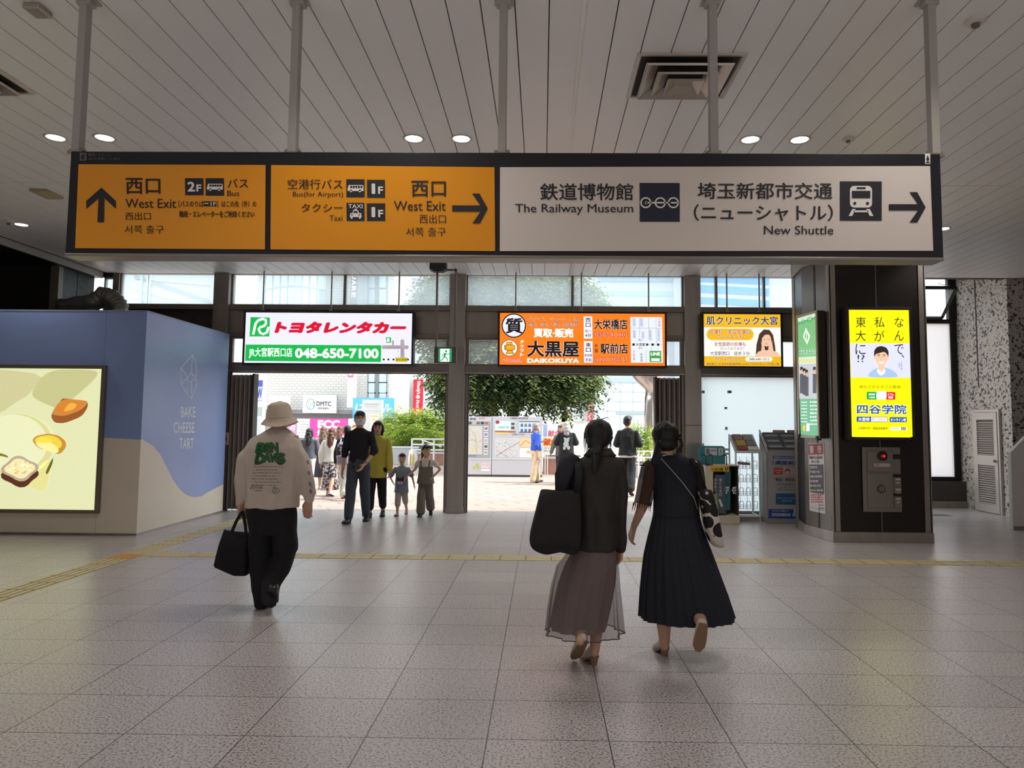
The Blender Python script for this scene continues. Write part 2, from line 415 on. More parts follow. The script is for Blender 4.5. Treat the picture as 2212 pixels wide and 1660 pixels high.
def X_(px, py=700, Y=YF): return at(px, py, Y).x
def Z_(py, px=985, Y=YF): return at(px, py, Y).z
zt0, zt1, zb1, zp1, zl0, zl1, zh1 = [Z_(v) for v in (592, 661, 672, 722, 729, 791, 808)]
P = [(X_(464, 640), X_(497, 640)), (X_(973, 640), X_(1007, 640)), (X_(1477, 640), X_(1512, 640))]
P.append((6.25, 6.5))
mb = MB()
for k, (a, b) in enumerate(P):
    mbp = MB(); mbp.box(a, b, YF - .06, YF + .22, 0, ZC, M_steel)
    mbp.box(a - .012, b + .012, YF - .072, YF + .2, 0, .10, M_steel)
    if k == 2: mbp.box(a, b, YF - .066, YF, 1.565, 1.58, M_bronze)
    struct(mbp.build('trim_%d' % (4 + k), bevel=.006))
# horizontal rails and infill panels between the pilasters
bays = [(-7.98, P[0][0]), (P[0][1], P[1][0]), (P[1][1], P[2][0]), (P[2][1], P[3][0])]
M_panel = mat('bronze_infill', '#a0958b', .36, .45, noise_amt=.25, noise_scale=2.5, stretch=(1, 1, .1))
mb = MB()
for k, (a, b) in enumerate(bays):
    mb.box(a, b, YF, YF + .14, zt0 - .002, ZC + .02, M_bronze)
    mb.box(a, b, YF - .02, YF + .14, zb1, zt1, M_bronze)
    mb.box(a, b, YF + .05, YF + .10, zp1, zb1, M_panel if k else mat('dull_infill', '#4b4540', .6, .3, noise_amt=.3, noise_scale=5))
    mb.box(a, b, YF, YF + .14, zl0, zp1, M_bronze)
    if k == 0:
        mb.box(a, b, YF + .03, YF + .1, 0, zl0, MATS['dull_infill'])
    else:
        mb.box(a, b, YF - .05, YF + .16, zh1, zl1, M_bronze)
        mb.box(a, b, YF - .06, YF + .17, zh1 - .0, zh1 + .03, M_steel)
struct(mb.build('wall_front', bevel=.004))
# door jambs
mb = MB()
for k in (1, 2):
    a, b = bays[k]
    for s_, x0 in ((1, a), (-1, b)):
        mb.box(min(x0, x0 + s_ * .05), max(x0, x0 + s_ * .05), YF, YF + .12, 0, zh1, M_bronze)
        mb.box(min(x0, x0 + s_ * .07), max(x0, x0 + s_ * .07), YF + .04, YF + .08, 0, zh1, mat('black_track', '#151312', .5))
struct(mb.build('trim_9', bevel=.003))

# glazing
M_haze = glass_mat('transom_glass', (.93, .98, 1.0), haze=.24, gloss=.05, haze_col=(.86, .97, 1.0))
M_clear = glass_mat('clear_glass', (.95, .98, .98), haze=.06, gloss=.06)
def window(n, x0, x1, z0, z1, mulls, gm, Y=YF + .05, t=.03, fm=None, deep=.08):
    fm = fm or M_bronze
    e = struct(thing('window_%d' % n, None, None, ((x0 + x1) / 2, Y, z0)))
    mb = MB()
    mb.box(x0, x0 + t, Y, Y + deep, z0, z1, fm); mb.box(x1 - t, x1, Y, Y + deep, z0, z1, fm)
    mb.box(x0 + t, x1 - t, Y, Y + deep, z0, z0 + t * .7, fm); mb.box(x0 + t, x1 - t, Y, Y + deep, z1 - t * .7, z1, fm)
    for m_, w_ in mulls: mb.box(m_ - w_ / 2, m_ + w_ / 2, Y, Y + deep, z0 + t * .7, z1 - t * .7, fm)
    mb.build('window_frame', e)
    mb = MB(); mb.box(x0 + t, x1 - t, Y + .03, Y + .036, z0 + t * .7, z1 - t * .7, gm); mb.build('window_pane', e)
    return e
a, b = bays[0]; window(1, X_(256, 625), b, zt1, zt0, [], M_haze, t=.02)
window(2, a, X_(243, 625), zt1, zt0 - .10, [], M_haze, t=.02)
mb = MB(); mb.box(X_(243, 625), X_(256, 625), YF, YF + .14, zt1, zt0, M_bronze); mb.box(a, X_(243, 625), YF, YF + .14, zt0 - .10, zt0, M_dark); struct(mb.build('trim_10'))
window(3, *bays[1], zt1, zt0, [(X_(743, 625), .045)], M_haze, t=.025)
window(4, *bays[2], zt1, zt0, [(X_(1237, 625), .045)], M_haze, t=.025)
M_fr = mat('black_frame', '#1b1918', .45, .3)
window(5, *bays[3], zt1, zt0, [(X_(1549, 625), .04), (X_(1653, 625), .035)], glass_mat('blue_transom', (.9, .97, 1), haze=.14, gloss=.05), t=.02)
window(6, *bays[1], zl1, zl0, [(X_(743, 760), .05)], M_clear, t=.06)
window(7, *bays[2], zl1, zl0, [(X_(1237, 760), .05)], M_clear, t=.06)
window(8, *bays[3], zl1, zl0, [], M_haze, t=.05)
# bay 4: tall frosted pane under the header
M_frost = translucent_mat('frosted_pane', '#eef6f8', .85)
e = window(9, bays[3][0], bays[3][1], .06, zh1, [], M_frost, t=.025, fm=M_steel)
mb = MB()
for px, py, w_, h_, c in ((1576, 847, .075, .05, '#a39a80'), (1519, 847, .05, .05, '#a39a80'), (1568, 882, .05, .04, '#9aa0a4'), (1569, 926, .045, .055, '#bdb49a'), (1519, 962, .03, .06, '#a8a8a0')):
    p = at(px, py, YF + .075); mb.box(p.x - w_ / 2, p.x + w_ / 2, YF + .077, YF + .0795, p.z - h_ / 2, p.z + h_ / 2, mat('tape_' + c[1:], c, .8))
mb.build('tape_remnants', e)
mb = MB(); mb.box(bays[3][0], bays[3][1], YF, YF + .14, 0, .06, M_bronze); struct(mb.build('trim_11'))

# ------------------------------------------------------------------ recess at the right: tall window, concrete wall
def concrete():
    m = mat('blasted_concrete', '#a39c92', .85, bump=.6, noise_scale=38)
    nt = m.node_tree; b = nt.nodes['Principled BSDF']; L = nt.links.new
    tc = nt.nodes.new('ShaderNodeTexCoord'); n = nt.nodes.new('ShaderNodeTexNoise'); n.inputs['Scale'].default_value = 22; n.inputs['Detail'].default_value = 5; n.inputs['Roughness'].default_value = .65
    L(tc.outputs['Object'], n.inputs['Vector'])
    rp = nt.nodes.new('ShaderNodeValToRGB'); e = rp.color_ramp.elements
    e[0].position = .42; e[0].color = (*hexc('#2a2522'), 1); e[1].position = .47; e[1].color = (*hexc('#b3aca2'), 1)
    L(n.outputs['Fac'], rp.inputs['Fac']); L(rp.outputs['Color'], b.inputs['Base Color']); return m
M_conc = concrete()
XR = 8.34; YR = 14.3
mb = MB()
mb.box(XR, XR + .3, 12.75, YR + .2, 0, 5.2, M_conc)
mb.box(XR - .006, XR, 13.66, 13.69, 2.35, 5.0, M_gap)
mb.box(XR + .3, 13, 12.75, 13.05, 0, 5.2, mat('concrete_brown', '#857c72', .85, bump=.5, noise_amt=.4, noise_scale=30))  # wall right of the recess is a darker brown concrete
struct(mb.build('wall_recess'))
mb = MB(); mb.box(P[3][1], XR + .4, 12.7, YR + .4, 4.9, 5.2, M_gap); mb.box(P[3][1], XR + .3, 12.62, 12.85, ZC + .02, 5.2, M_gap); struct(mb.build('ceiling_recess'))
x0 = P[3][1] - .02; x1 = XR
zs = at(2030, 1040, YR).z
mb = MB(); mb.box(x0, x1, YR - .12, YR + .2, 0, zs, mat('sill_panel', '#4e4a48', .5, .3)); mb.box(x0, x1, YR - .16, YR - .12, 0, .13, M_steel); struct(mb.build('wall_sill'))
mb = MB(); mb.box(-14, 13, 12.82, 14.6, -.19, 0.0, MF); 
mbr = MB(); mbr.box(P[3][1], XR, 12.82, YR + .2, -.15, .0, MF); struct(mbr.build('floor_recess'))
zmid = at(2030, 690, YR).z; ztop = at(2030, 602, YR).z
e = window(10, x0, x1 - .02, zs, zmid, [], translucent_mat('white_film', '#f3f3f4', .8), Y=YR, t=.12, fm=M_fr)
mb = MB(); mb.box(x0, x1, YR, YR + .1, ztop, 5.2, M_fr); mb.box(x1 - .16, x1, YR, YR + .1, zmid, ztop, M_fr); struct(mb.build('trim_12'))
# tilt-in sash
e = struct(thing('window_11', None, None, (x1 - 1, YR, zmid)))
q = [at(1985, 602, YR), at(2050, 604, YR)]
top_z = at(2060, 622, YR - .55).z; xr = at(2066, 622, YR - .55).x
hx1 = at(2044, 688, YR).x
mb = MB(); mg = MB(); xl = x0
tl = Vector((xl, YR - .55, top_z)); tr = Vector((xr, YR - .55, top_z)); br = Vector((xr, YR - .02, zmid + .02)); bl = Vector((xl, YR - .02, zmid + .02))
mb.tube([tl, tr], .035, M_fr, 4); mb.tube([tr, br], .035, M_fr, 4); mb.tube([bl, br], .04, M_fr, 4)
mg.poly([tl, tr, br, bl], glass_mat('sash_glass', (.85, .86, .85), haze=.25, gloss=.1))
mb.tube([tr, Vector((xr - .05, YR, ztop - .1))], .008, M_steel, 6)
mb.build('sash_frame', e); mg.build('sash_pane', e)

# ------------------------------------------------------------------ pillars
M_pil = mat('pillar_panel', '#231c1a', .36, .25, noise_amt=.3, noise_scale=2)
def pillar_right():
    e = struct(thing('wall_pillar', None, None, (4.6, 10.4, 0)))
    base = [(3.97, 9.84), (5.33, 9.84), (5.46, 10.55), (5.33, 11.3), (3.97, 11.3), (3.84, 10.55)]
    ins = lambda t: [(x + (t if x < 4.6 else -t), y + (t if y < 10.4 else -t if y > 11 else 0)) for x, y in base]
    mb = MB(); mb.prism([(x, y, 0) for x, y in ins(.03)], (0, 0, ZC - .001), M_pil); mb.build('core', e)
    mb = MB(); mb.prism([(x, y, 0) for x, y in base], (0, 0, .14), M_steel); mb.build('plinth', e, bevel=.005)
    mb = MB(); mb.prism([(x, y, 3.93) for x, y in base], (0, 0, ZC - .001 - 3.93), M_steel); mb.build('capital', e, bevel=.005)
    mb = MB(); I = ins(.02)
    for k, (x, y) in enumerate(I):
        if k in (2, 5): continue
        sx = 1 if x < 4.6 else -1; sy = 1 if y < 10.4 else -1
        mb.box(min(x - .002 * sx, x + sx * .085), max(x - .002 * sx, x + sx * .085), min(y - .012 * sy, y + sy * .06), max(y - .012 * sy, y + sy * .06), .14, 3.93, M_steel)
        mb.box(min(x - .014 * sx, x + sx * .02), max(x - .014 * sx, x + sx * .02), min(y - .012 * sy, y + sy * .10), max(y - .012 * sy, y + sy * .10), .14, 3.93, M_steel)
    mb.build('corner_strips', e, bevel=.004)
    mb = MB(); mb.box(4.64, 4.648, 9.866, 9.88, .14, 3.93, M_steel)
    mb.tube([(3.925, 10.2, .14), (3.925, 10.2, 3.93)], .006, M_gap, 6); mb.build('panel_seams', e)
    # brighter side cladding
    a = Vector((3.985, 9.92, 0)); b = Vector((3.868, 10.55, 0)); nrm = Vector((-(b - a).y, (b - a).x, 0)).normalized() * .006
    mb = MB()
    for t0, t1 in ((.0, .49), (.51, 1.0)):
        p0 = a + (b - a) * t0; p1 = a + (b - a) * t1
        mb.prism([p0 + Vector((0, 0, .14)), p1 + Vector((0, 0, .14)), p1 + Vector((0, 0, 3.93)), p0 + Vector((0, 0, 3.93))], nrm, mat('side_cladding', '#79726b', .3, .6, noise_amt=.3, noise_scale=2))
    mb.build('side_cladding', e)
pillar_right()
mb = MB(); mb.box(-13.9, -8.10, 11.62, 12.55, 0, ZC - .10, M_dark)
mb.box(-8.22, -8.08, 11.59, 11.7, 0, ZC - .10, mat('pillar_edge', '#7d7468', .45, .5))
mb.box(-8.10, -8.09, 11.70, 12.07, 0, ZC - .10, mat('worn_panel', '#3c3b3c', .4, .3, noise_amt=.6, noise_scale=14)); mb.box(-8.10, -8.09, 12.085, 12.54, 0, ZC - .10, MATS['worn_panel'])
struct(mb.build('wall_pillar_left'))
# ------------------------------------------------------------------ big hanging direction sign
K = ink('#1d1b22'); M_house = mat('sign_housing', '#19181d', .4, .2)
def big_sign():
    Ys = 4.22
    p = Pan([(155, 328), (2031, 331), (2039, 555), (138, 548)], Y=Ys)
    e = thing('direction_sign', 'long black hanging direction sign with two yellow panels and one white panel', 'sign', (p.c.x, Ys + .1, p.c.z))
    p.box('housing', e, M_house, .13, front=-.002)
    mb = MB(); z0 = p.c.z - p.V.length / 2
    mb.box(p.c.x - p.U.length / 2, p.c.x + p.U.length / 2, Ys - .006, Ys + .13, z0 - .02, z0 - .001, mat('sign_lip', '#8b847d', .4, .5)); mb.build('bottom_lip', e, bevel=.004)
    YEL = mat('sign_yellow', '#e8960e', .25); WHT = mat('sign_white', '#d9cdc4', .2)
    for q, m, l in (([(172, 357), (581, 358), (577, 540), (161, 538)], YEL, 'yellow panel with up arrow'), ([(593, 358), (1077, 362), (1077, 543), (589, 540)], YEL, 'yellow panel with right arrow'), ([(1089, 362), (2009, 358), (2016, 541), (1087, 543)], WHT, 'white panel with train symbol')):
        p.mb = MB(); p.poly(q, m, 2); o = p.build('face_panel', e); o['label'] = l
    p.mb = MB(); T = p.text; W_ = ink('#e8e2da'); Yk = 5
    def bus(x0, y0, x1, y1):
        p.rect(x0, y0, x1, y1, K, 4); w = x1 - x0; h = y1 - y0
        X = lambda u: x0 + u * w; Yy = lambda v: y0 + v * h
        p.poly([(X(.14), Yy(.33)), (X(.9), Yy(.33)), (X(.94), Yy(.38)), (X(.94), Yy(.66)), (X(.08), Yy(.66)), (X(.08), Yy(.52))], W_, 6)
        for u in (.22, .36, .5, .64, .78): p.rect(X(u), Yy(.38), X(u + .11), Yy(.49), K, 8)
        for u in (.26, .74): p.oval(X(u), Yy(.66), w * .07, h * .07, W_, 6)
    def arrow_r(x0, x1, yc, t):
        hh = (x1 - x0) * .42
        p.poly([(x0, yc - t / 2), (x1 - t * 1.2, yc - t / 2), (x1 - hh - t * .1, yc - hh), (x1 - hh + t * 1.1, yc - hh), (x1, yc), (x1 - hh + t * 1.1, yc + hh), (x1 - hh - t * .1, yc + hh), (x1 - t * 1.2, yc + t / 2), (x0, yc + t / 2)], K, Yk)
    p.poly([(222, 408), (253, 437), (253, 454), (228, 431), (226, 483), (212, 483), (215, 431), (188, 454), (188, 437)], K, Yk)
    T('西口', 275, 387, 351, 422, K, .02, lay=Yk); T('West Exit', 274, 432, 385, 452, K, .006, lay=Yk); T('西出口', 273, 461, 329, 478, K, lay=Yk); T('서쪽 출구', 271, 489, 357, 507, K, lay=Yk)
    def flr(n, x0, y0, x1, y1):
        p.rect(x0, y0, x1, y1, K, 4); w = x1 - x0; h = y1 - y0
        T(n, x0 + (.14 if n == '2' else .26) * w, y0 + .22 * h, x0 + (.55 if n == '2' else .46) * w, y0 + .8 * h, W_, .04, lay=6); T('F', x0 + .62 * w, y0 + .38 * h, x0 + .9 * w, y0 + .8 * h, W_, .04, lay=6)
    flr('2', 405, 387, 445, 424); bus(450, 387, 490, 425)
    T('バス', 498, 388, 543, 408, K, .01, lay=Yk); T('Bus', 497, 414, 523, 426, K, lay=Yk)
    T('［バスのりば', 390, 436, 445, 450, K, .02, lay=Yk); p.rect(445, 437, 458, 448, K, 4); p.rect(447, 441, 456, 443, W_, 6); p.rect(459, 437, 473, 448, K, 4); T('1F', 461, 439, 472, 447, W_, .02, lay=6)
    T('］はこの先（外）の', 474, 436, 560, 450, K, .02, lay=Yk); T('階段・エレベーターをご利用ください', 392, 458, 556, 472, K, .03, lay=Yk)
    T('空港行バス', 629, 389, 748, 411, K, .006, lay=Yk); T('Bus(for Airport)', 640, 416, 749, 430, K, .004, lay=Yk)
    bus(756, 389, 796, 428); flr('1', 801, 390, 840, 429); T('タクシー', 658, 442, 748, 460, K, .006, lay=Yk); T('Taxi', 719, 467, 747, 479, K, lay=Yk)
    p.rect(756, 440, 795, 479, K, 4); T('TAXI', 760, 443, 791, 452, W_, .02, lay=6)
    p.poly([(769, 462), (771, 456), (781, 456), (783, 462), (788, 463), (789, 471), (763, 471), (764, 463)], W_, 6); p.rect(773, 453.5, 779, 456, W_, 6); p.poly([(771, 462), (772.5, 458), (779.5, 458), (781, 462)], K, 8)
    p.oval(768, 466, 1.6, 1.4, K, 8); p.oval(784, 466, 1.6, 1.4, K, 8); p.rect(765, 471, 769, 474.5, W_, 6); p.rect(783, 471, 787, 474.5, W_, 6)
    flr('1', 800, 441, 840, 479)
    T('西口', 897, 392, 972, 427, K, .02, lay=Yk); T('West Exit', 859, 436, 971, 457, K, .006, lay=Yk); T('西出口', 914, 465, 971, 484, K, lay=Yk); T('서쪽 출구', 884, 493, 971, 512, K, lay=Yk)
    arrow_r(985, 1062, 452, 13.5)
    T('鉄道博物館', 1175, 397, 1375, 434, K, .016, lay=Yk); T('The Railway Museum', 1121, 442, 1375, 466, K, .006, lay=Yk)
    NV = ink('#171a30'); p.rect(1389, 396, 1475, 480, NV, 4)
    for x in (1402, 1433, 1461): p.ring(x, 439, 12, 12, 3.2, W_, 6)
    p.rect(1402, 437.4, 1421, 440.6, W_, 6); p.rect(1425, 437.4, 1452, 440.6, W_, 6); p.rect(1456, 437.4, 1472, 440.6, W_, 6); p.oval(1403, 439, 3, 3, W_, 6)
    T('埼玉新都市交通', 1513, 395, 1801, 431, K, .016, lay=Yk); T('（ニューシャトル）', 1505, 442, 1802, 478, K, .016, lay=Yk); T('New Shuttle', 1655, 488, 1803, 507, K, .006, lay=Yk)
    p.rect(1817, 392, 1906, 477, K, 4); p.rrect(1838, 402, 1885, 449, 9, W_, 6); p.rect(1842, 413, 1881, 429, K, 8); p.rect(1852, 405, 1871, 409, K, 8); p.oval(1848, 440, 3.2, 3.2, K, 8); p.oval(1875, 440, 3.2, 3.2, K, 8)
    p.poly([(1843, 452), (1850, 452), (1843, 467), (1835, 467)], W_, 6); p.poly([(1872, 452), (1880, 452), (1888, 467), (1880, 467)], W_, 6); p.rect(1846, 455, 1877, 459, W_, 6)
    arrow_r(1921, 1999, 448, 13.5)
    G = ink('#6a6668'); p.rect(175, 332, 190, 349, G, 2); T('e', 178, 335, 187, 347, M_house, .02, .2, lay=4)
    T('環境にやさしい', 194, 333, 243, 340, G, lay=3); T('LEDを使用しています', 194, 342, 264, 348, G, lay=3)
    p.rect(1998, 331, 2009, 354, W_, 3); p.poly([(2003, 334), (2007, 345), (2003, 348), (2000, 344)], K, 5); p.rect(2000, 349, 2007, 352, K, 5)
    p.build('lettering', e)
    zt = p.c.z + p.V.length / 2
    for px in (168, 637, 1086, 1540, 2018):
        q = at(px, 330, Ys + .075); q.x = at(px, 200, Ys + .075).x if px in (1086, 1540, 637) else q.x
        h = MB(); h.box(q.x - .025, q.x + .025, q.y - .03, q.y + .03, zt - .001, ZC - .012, mat('hanger_paint', '#a39c96', .5))
        o = h.build('hanger', e, bevel=.004)
        f = MB(); f.box(q.x - .06, q.x + .06, q.y - .07, q.y + .07, ZC - .012, ZC - .0005, MATS['hanger_paint']); f.box(q.x - .045, q.x + .045, q.y - .035, q.y + .035, ZC - .05, ZC - .012, MATS['hanger_paint']); f.build('ceiling_flange', o, bevel=.003)
        f = MB(); f.box(q.x - .042, q.x + .042, q.y - .04, q.y + .04, zt - .001, zt + .02, M_steel)
        for sx in (-1, 1): f.tube([(q.x + sx * .025, q.y, zt + .035), (q.x + sx * .048, q.y, zt + .035)], .011, M_steel, 6)
        f.build('foot_bracket', o)
big_sign()

# ------------------------------------------------------------------ lit advertising signs hung in front of the header
EM = 1.0
def L_(c, k=EM): return ink(c, k)
def hang_sign(name, label, quad, facecol, Y, hangers, t=.035, depth=.16):
    p = Pan(quad, Y=Y)
    e = thing(name, label, 'sign', (p.c.x, Y + .08, p.c.z))
    p.box('housing', e, M_house, depth, pad=t); p.frame('frame', e, M_house, t, .02, front=.012)
    p.mb = MB(); p.poly(quad, L_(facecol), .5)
    zt = p.c.z + p.V.length / 2 + t
    for px in hangers:
        x = at(px, 640, Y + .08).x; h = MB(); h.tube([(x, Y + .08, zt - .002), (x, Y + .08, ZC)], .014, M_steel, 8); h.box(x - .03, x + .03, Y + .05, Y + .11, zt - .001, zt + .05, M_steel); h.build('hanger', e)
    return p, e
Y1 = 12.32
W_ = L_('#ffffff'); GR = L_('#18b04a'); RD = L_('#d01030')
p, e = hang_sign('rental_car_sign', 'lit white and green sign with red katakana and phone number above the left doorway', [(531, 676), (891, 677), (888, 786), (528, 785)], '#e4e4fa', Y1, (569, 716, 862))
p.poly([(541, 686), (583, 687), (582, 728), (539, 728)], GR, 2)
p.stroke([(547, 724), (552, 700), (558, 693), (567, 690), (574, 692), (575, 699), (571, 705), (562, 708), (559, 712), (562, 720), (569, 723), (577, 719), (580, 707)], 5.2, W_, 4)
p.text('トヨタレンタカー', 596, 695, 878, 721, RD, .105, .3, lay=3)
p.poly([(531, 745.5), (824, 746), (823, 782), (530, 781)], GR, 2)
p.text('JR大宮駅西口店', 538, 752, 632, 775, W_, .02, lay=4); p.text('048-650-7100', 638, 753, 818, 774.5, W_, .05, lay=4)
GY = L_('#a09ca4'); p.rrect(825, 746, 883, 754, 3.9, GY, 2); p.rect(865, 737, 873.5, 772, GY, 2); p.rrect(865, 733, 873.5, 742, 4, GY, 2); p.rect(847, 735, 851, 748, GY, 2)
for k in range(9): p.oval(839 + k * 3.4, 750, .8, .8, RD, 4)
for k in range(6): p.oval(869, 751 + k * 3, .8, .8, RD, 4)
p.rect(834, 729, 845, 740.5, GR, 2); p.text('R', 836, 731, 843, 739, W_, .06, .2, lay=4)
p.rect(854, 772, 880, 781.5, L_('#c8b414'), 3); p.text('JR大宮駅', 855, 774, 879, 780, L_('#201c10'), lay=5)
for x in (829, 839, 850, 881): p.rect(x - 2, 774.5, x + 2, 778.5, L_('#1c1c30'), 3)
p.text('そごう', 858.5, 757, 862, 769, L_('#555566'), lay=3, rot=True)
p.build('printed_face', e)

OR = '#f47a1a'; BK = L_('#1a1210'); DR = L_('#b01530'); 
p, e = hang_sign('pawn_shop_sign', 'lit orange sign with black kanji and a small map above the right doorway', [(1080, 677), (1437, 678), (1435, 790), (1079, 789)], OR, Y1, (1114, 1256, 1401))
p.oval(1110, 704.5, 26.5, 26.5, BK, 2); p.oval(1110, 704.5, 24, 24, L_('#dfe4fa'), 3); p.text('質', 1092, 688, 1129, 722, BK, .035, lay=5)
def outl(t, x0, y0, x1, y1, m, b=.008, o=.038, wm=None): p.text(t, x0, y0, x1, y1, wm or W_, o, lay=3); p.text(t, x0, y0, x1, y1, m, b + .006, lay=5)
outl('ブランド、ジュエリー、金', 1140, 685, 1250, 695, BK); outl('金券、切手、お酒、外貨両替', 1140, 697, 1250, 706.5, BK)
p.text('買取·販売', 1153, 710, 1239, 730, W_, .05, lay=3); outl('大黒屋', 1139, 737, 1251, 772, BK, .035, .06)
p.text('DAIKOKUYA', 1139, 775, 1251, 785, W_, .05, lay=3)
p.oval(1100.5, 753, 17.8, 17.8, BK, 2); p.oval(1100.5, 753, 16.6, 16.6, W_, 3)
AM = L_('#f0a21c'); p.rrect(1089, 746, 1113, 758, 4, BK, 4); p.rrect(1090, 747, 1112, 757, 3.5, AM, 5); p.rect(1094, 739.5, 1107, 746, BK, 4); p.rect(1095, 740.5, 1106, 746, AM, 5); p.poly([(1097, 757), (1106, 757), (1111, 766), (1092, 766)], BK, 4); p.poly([(1098, 758), (1105, 758), (1109, 765), (1094, 765)], AM, 5); p.stroke([(1093, 747), (1093, 757)], 1, BK, 6)
p.vtext('チケット', 1128, 736, 8, 9.2, W_, .03, lay=3); outl('年中無休', 1086, 775, 1129, 784, DR)
BX = L_('#e6e8fa')
p.rect(1261.5, 684, 1280, 732, BX, 2); p.vtext('西口', 1271, 687, 11, 11, BK, .02); p.text('右へ', 1264, 712, 1278, 719, BK, .01, lay=4); p.text('4分', 1264, 721, 1278, 729, BK, .02, lay=4)
p.rect(1261.5, 737.5, 1280, 784, BX, 2); p.vtext('東口', 1271, 741, 11, 11, BK, .02); p.text('高島屋', 1262.5, 765, 1279, 771, BK, .01, lay=4); p.text('手前', 1264, 774, 1278, 782, BK, .01, lay=4)
outl('大栄橋店', 1284, 690, 1356, 712, BK, .03, .055); outl('048-662-2201', 1284, 718, 1356, 728.5, DR, .012, .036)
p.vtext('大宮', 1288, 743, 8.5, 10.5, BK, .02, lay=4); outl('駅前店', 1297, 742.5, 1356, 764.5, BK, .03, .055); outl('0120-7788-51', 1284, 772, 1356, 782, DR, .012, .036)
p.rect(1362.5, 685, 1431, 783.5, L_('#dfe6ee'), 2); LN = L_('#8a90a8')
for a in ([(1363, 709), (1431, 709)], [(1363, 744), (1431, 744)], [(1382, 686), (1382, 735)], [(1402, 686), (1402, 735)], [(1418, 686), (1418, 742)], [(1395, 756), (1395, 783)], [(1407, 750), (1407, 783)]): p.stroke(a, .7, LN, 4)
for a in ((1367, 687, 1374, 706), (1383, 687, 1390, 706), (1367, 713, 1374, 731), (1386, 716, 1392, 731), (1402, 712, 1408, 736), (1420, 710, 1426, 738)): p.rect(*a, L_('#c4cadc'), 3); p.vtext('ビル街', (a[0] + a[2]) / 2, a[1] + 2, 3.6, 5, LN, lay=5)
p.text('大宮駅', 1373, 741, 1394, 748, BK, .02, lay=6); p.rect(1371, 740, 1396, 749, L_('#dfe6ee'), 5)
for x in (1368, 1397, 1409, 1421): p.rect(x - 2, 742, x + 3, 747, BK, 5)
p.vtext('大黒屋', 1425, 687, 5, 6.5, DR); p.vtext('大黒屋', 1369, 757, 5, 7.5, DR); p.vtext('高島屋', 1385, 763, 5, 6.5, BK); p.text('西口', 1379, 733, 1388, 737, BK, lay=4); p.text('東口', 1379, 750, 1388, 754, BK, lay=4)
p.rect(1402.5, 758, 1427.5, 782, L_('#3a9a3c'), 4); p.text('LINE', 1405, 761, 1425, 768, W_, .05, lay=6); p.rect(1406, 774, 1424, 780, W_, 5)
p.build('printed_face', e)

YL = '#e8b420'
p, e = hang_sign('clinic_sign', 'lit yellow and white clinic sign with a picture of a long haired woman', [(1520, 679), (1686, 679.5), (1687, 792), (1521, 791)], '#f3efe8', Y1, (1570, 1640))
YM = L_(YL); NV = L_('#1c2c66'); BR = L_('#7a4a3a'); RD2 = L_('#a04030')
p.poly([(1520, 679), (1686, 679.5), (1686.3, 708), (1520.3, 708)], YM, 2); p.poly([(1521, 770), (1687, 770.5), (1687, 792), (1521, 791)], YM, 2)
outl('肌クリニック大宮', 1526, 684, 1680, 702.5, NV, .022, .045); p.rrect(1526, 710.5, 1628, 735.5, 12, YM, 2)
outl('皮膚科　美容皮膚科', 1532, 713, 1621, 722.5, RD2); outl('アレルギー科', 1548, 724, 1606, 733, RD2)
p.text('女性医師の診療も', 1543, 739.5, 1611, 748.5, L_('#8a3a52'), .015, lay=3); p.text('行っております！', 1556, 750, 1607, 757, L_('#4a4a50'), lay=3); p.text('大宮駅西口　徒歩３分', 1534, 759.5, 1619, 768.5, NV, .01, lay=3)
outl('ご予約・お問い合わせ', 1537, 772.5, 1606, 780, BR); p.rrect(1610, 772, 1668, 781, 4.4, W_, 3); p.text('048-640-1012', 1618, 773.5, 1661, 779.5, NV, .02, lay=5); p.text('埼玉県さいたま市大宮区桜木町1-219-3 アクロスキューブ大宮１階', 1526, 784, 1682, 789.5, NV, .01, lay=4)
HR = L_('#4a342a'); SK = L_('#e8bfa2')
p.poly([(1632, 770), (1634, 745), (1640, 722), (1650, 712), (1662, 713), (1670, 724), (1674, 748), (1676, 770)], HR, 3)
p.poly([(1630, 770), (1638, 760), (1648, 757), (1668, 757), (1680, 762), (1685, 770)], SK, 4); p.oval(1655.5, 735, 10, 14, SK, 5); p.poly([(1645, 732), (1650, 720), (1660, 718), (1667, 730), (1660, 723), (1652, 724)], HR, 6)
p.poly([(1643, 770), (1645, 748), (1644, 738), (1650, 744), (1654, 770)], SK, 7); p.poly([(1658, 770), (1660, 746), (1667, 736), (1669, 750), (1672, 770)], SK, 7)
for x in (1651, 1660): p.stroke([(x - 2.2, 733), (x, 734), (x + 2.2, 733)], .8, HR, 7)
p.stroke([(1652, 742), (1655.5, 744), (1659, 742)], 1, L_('#b85a50'), 7)
p.build('printed_face', e)

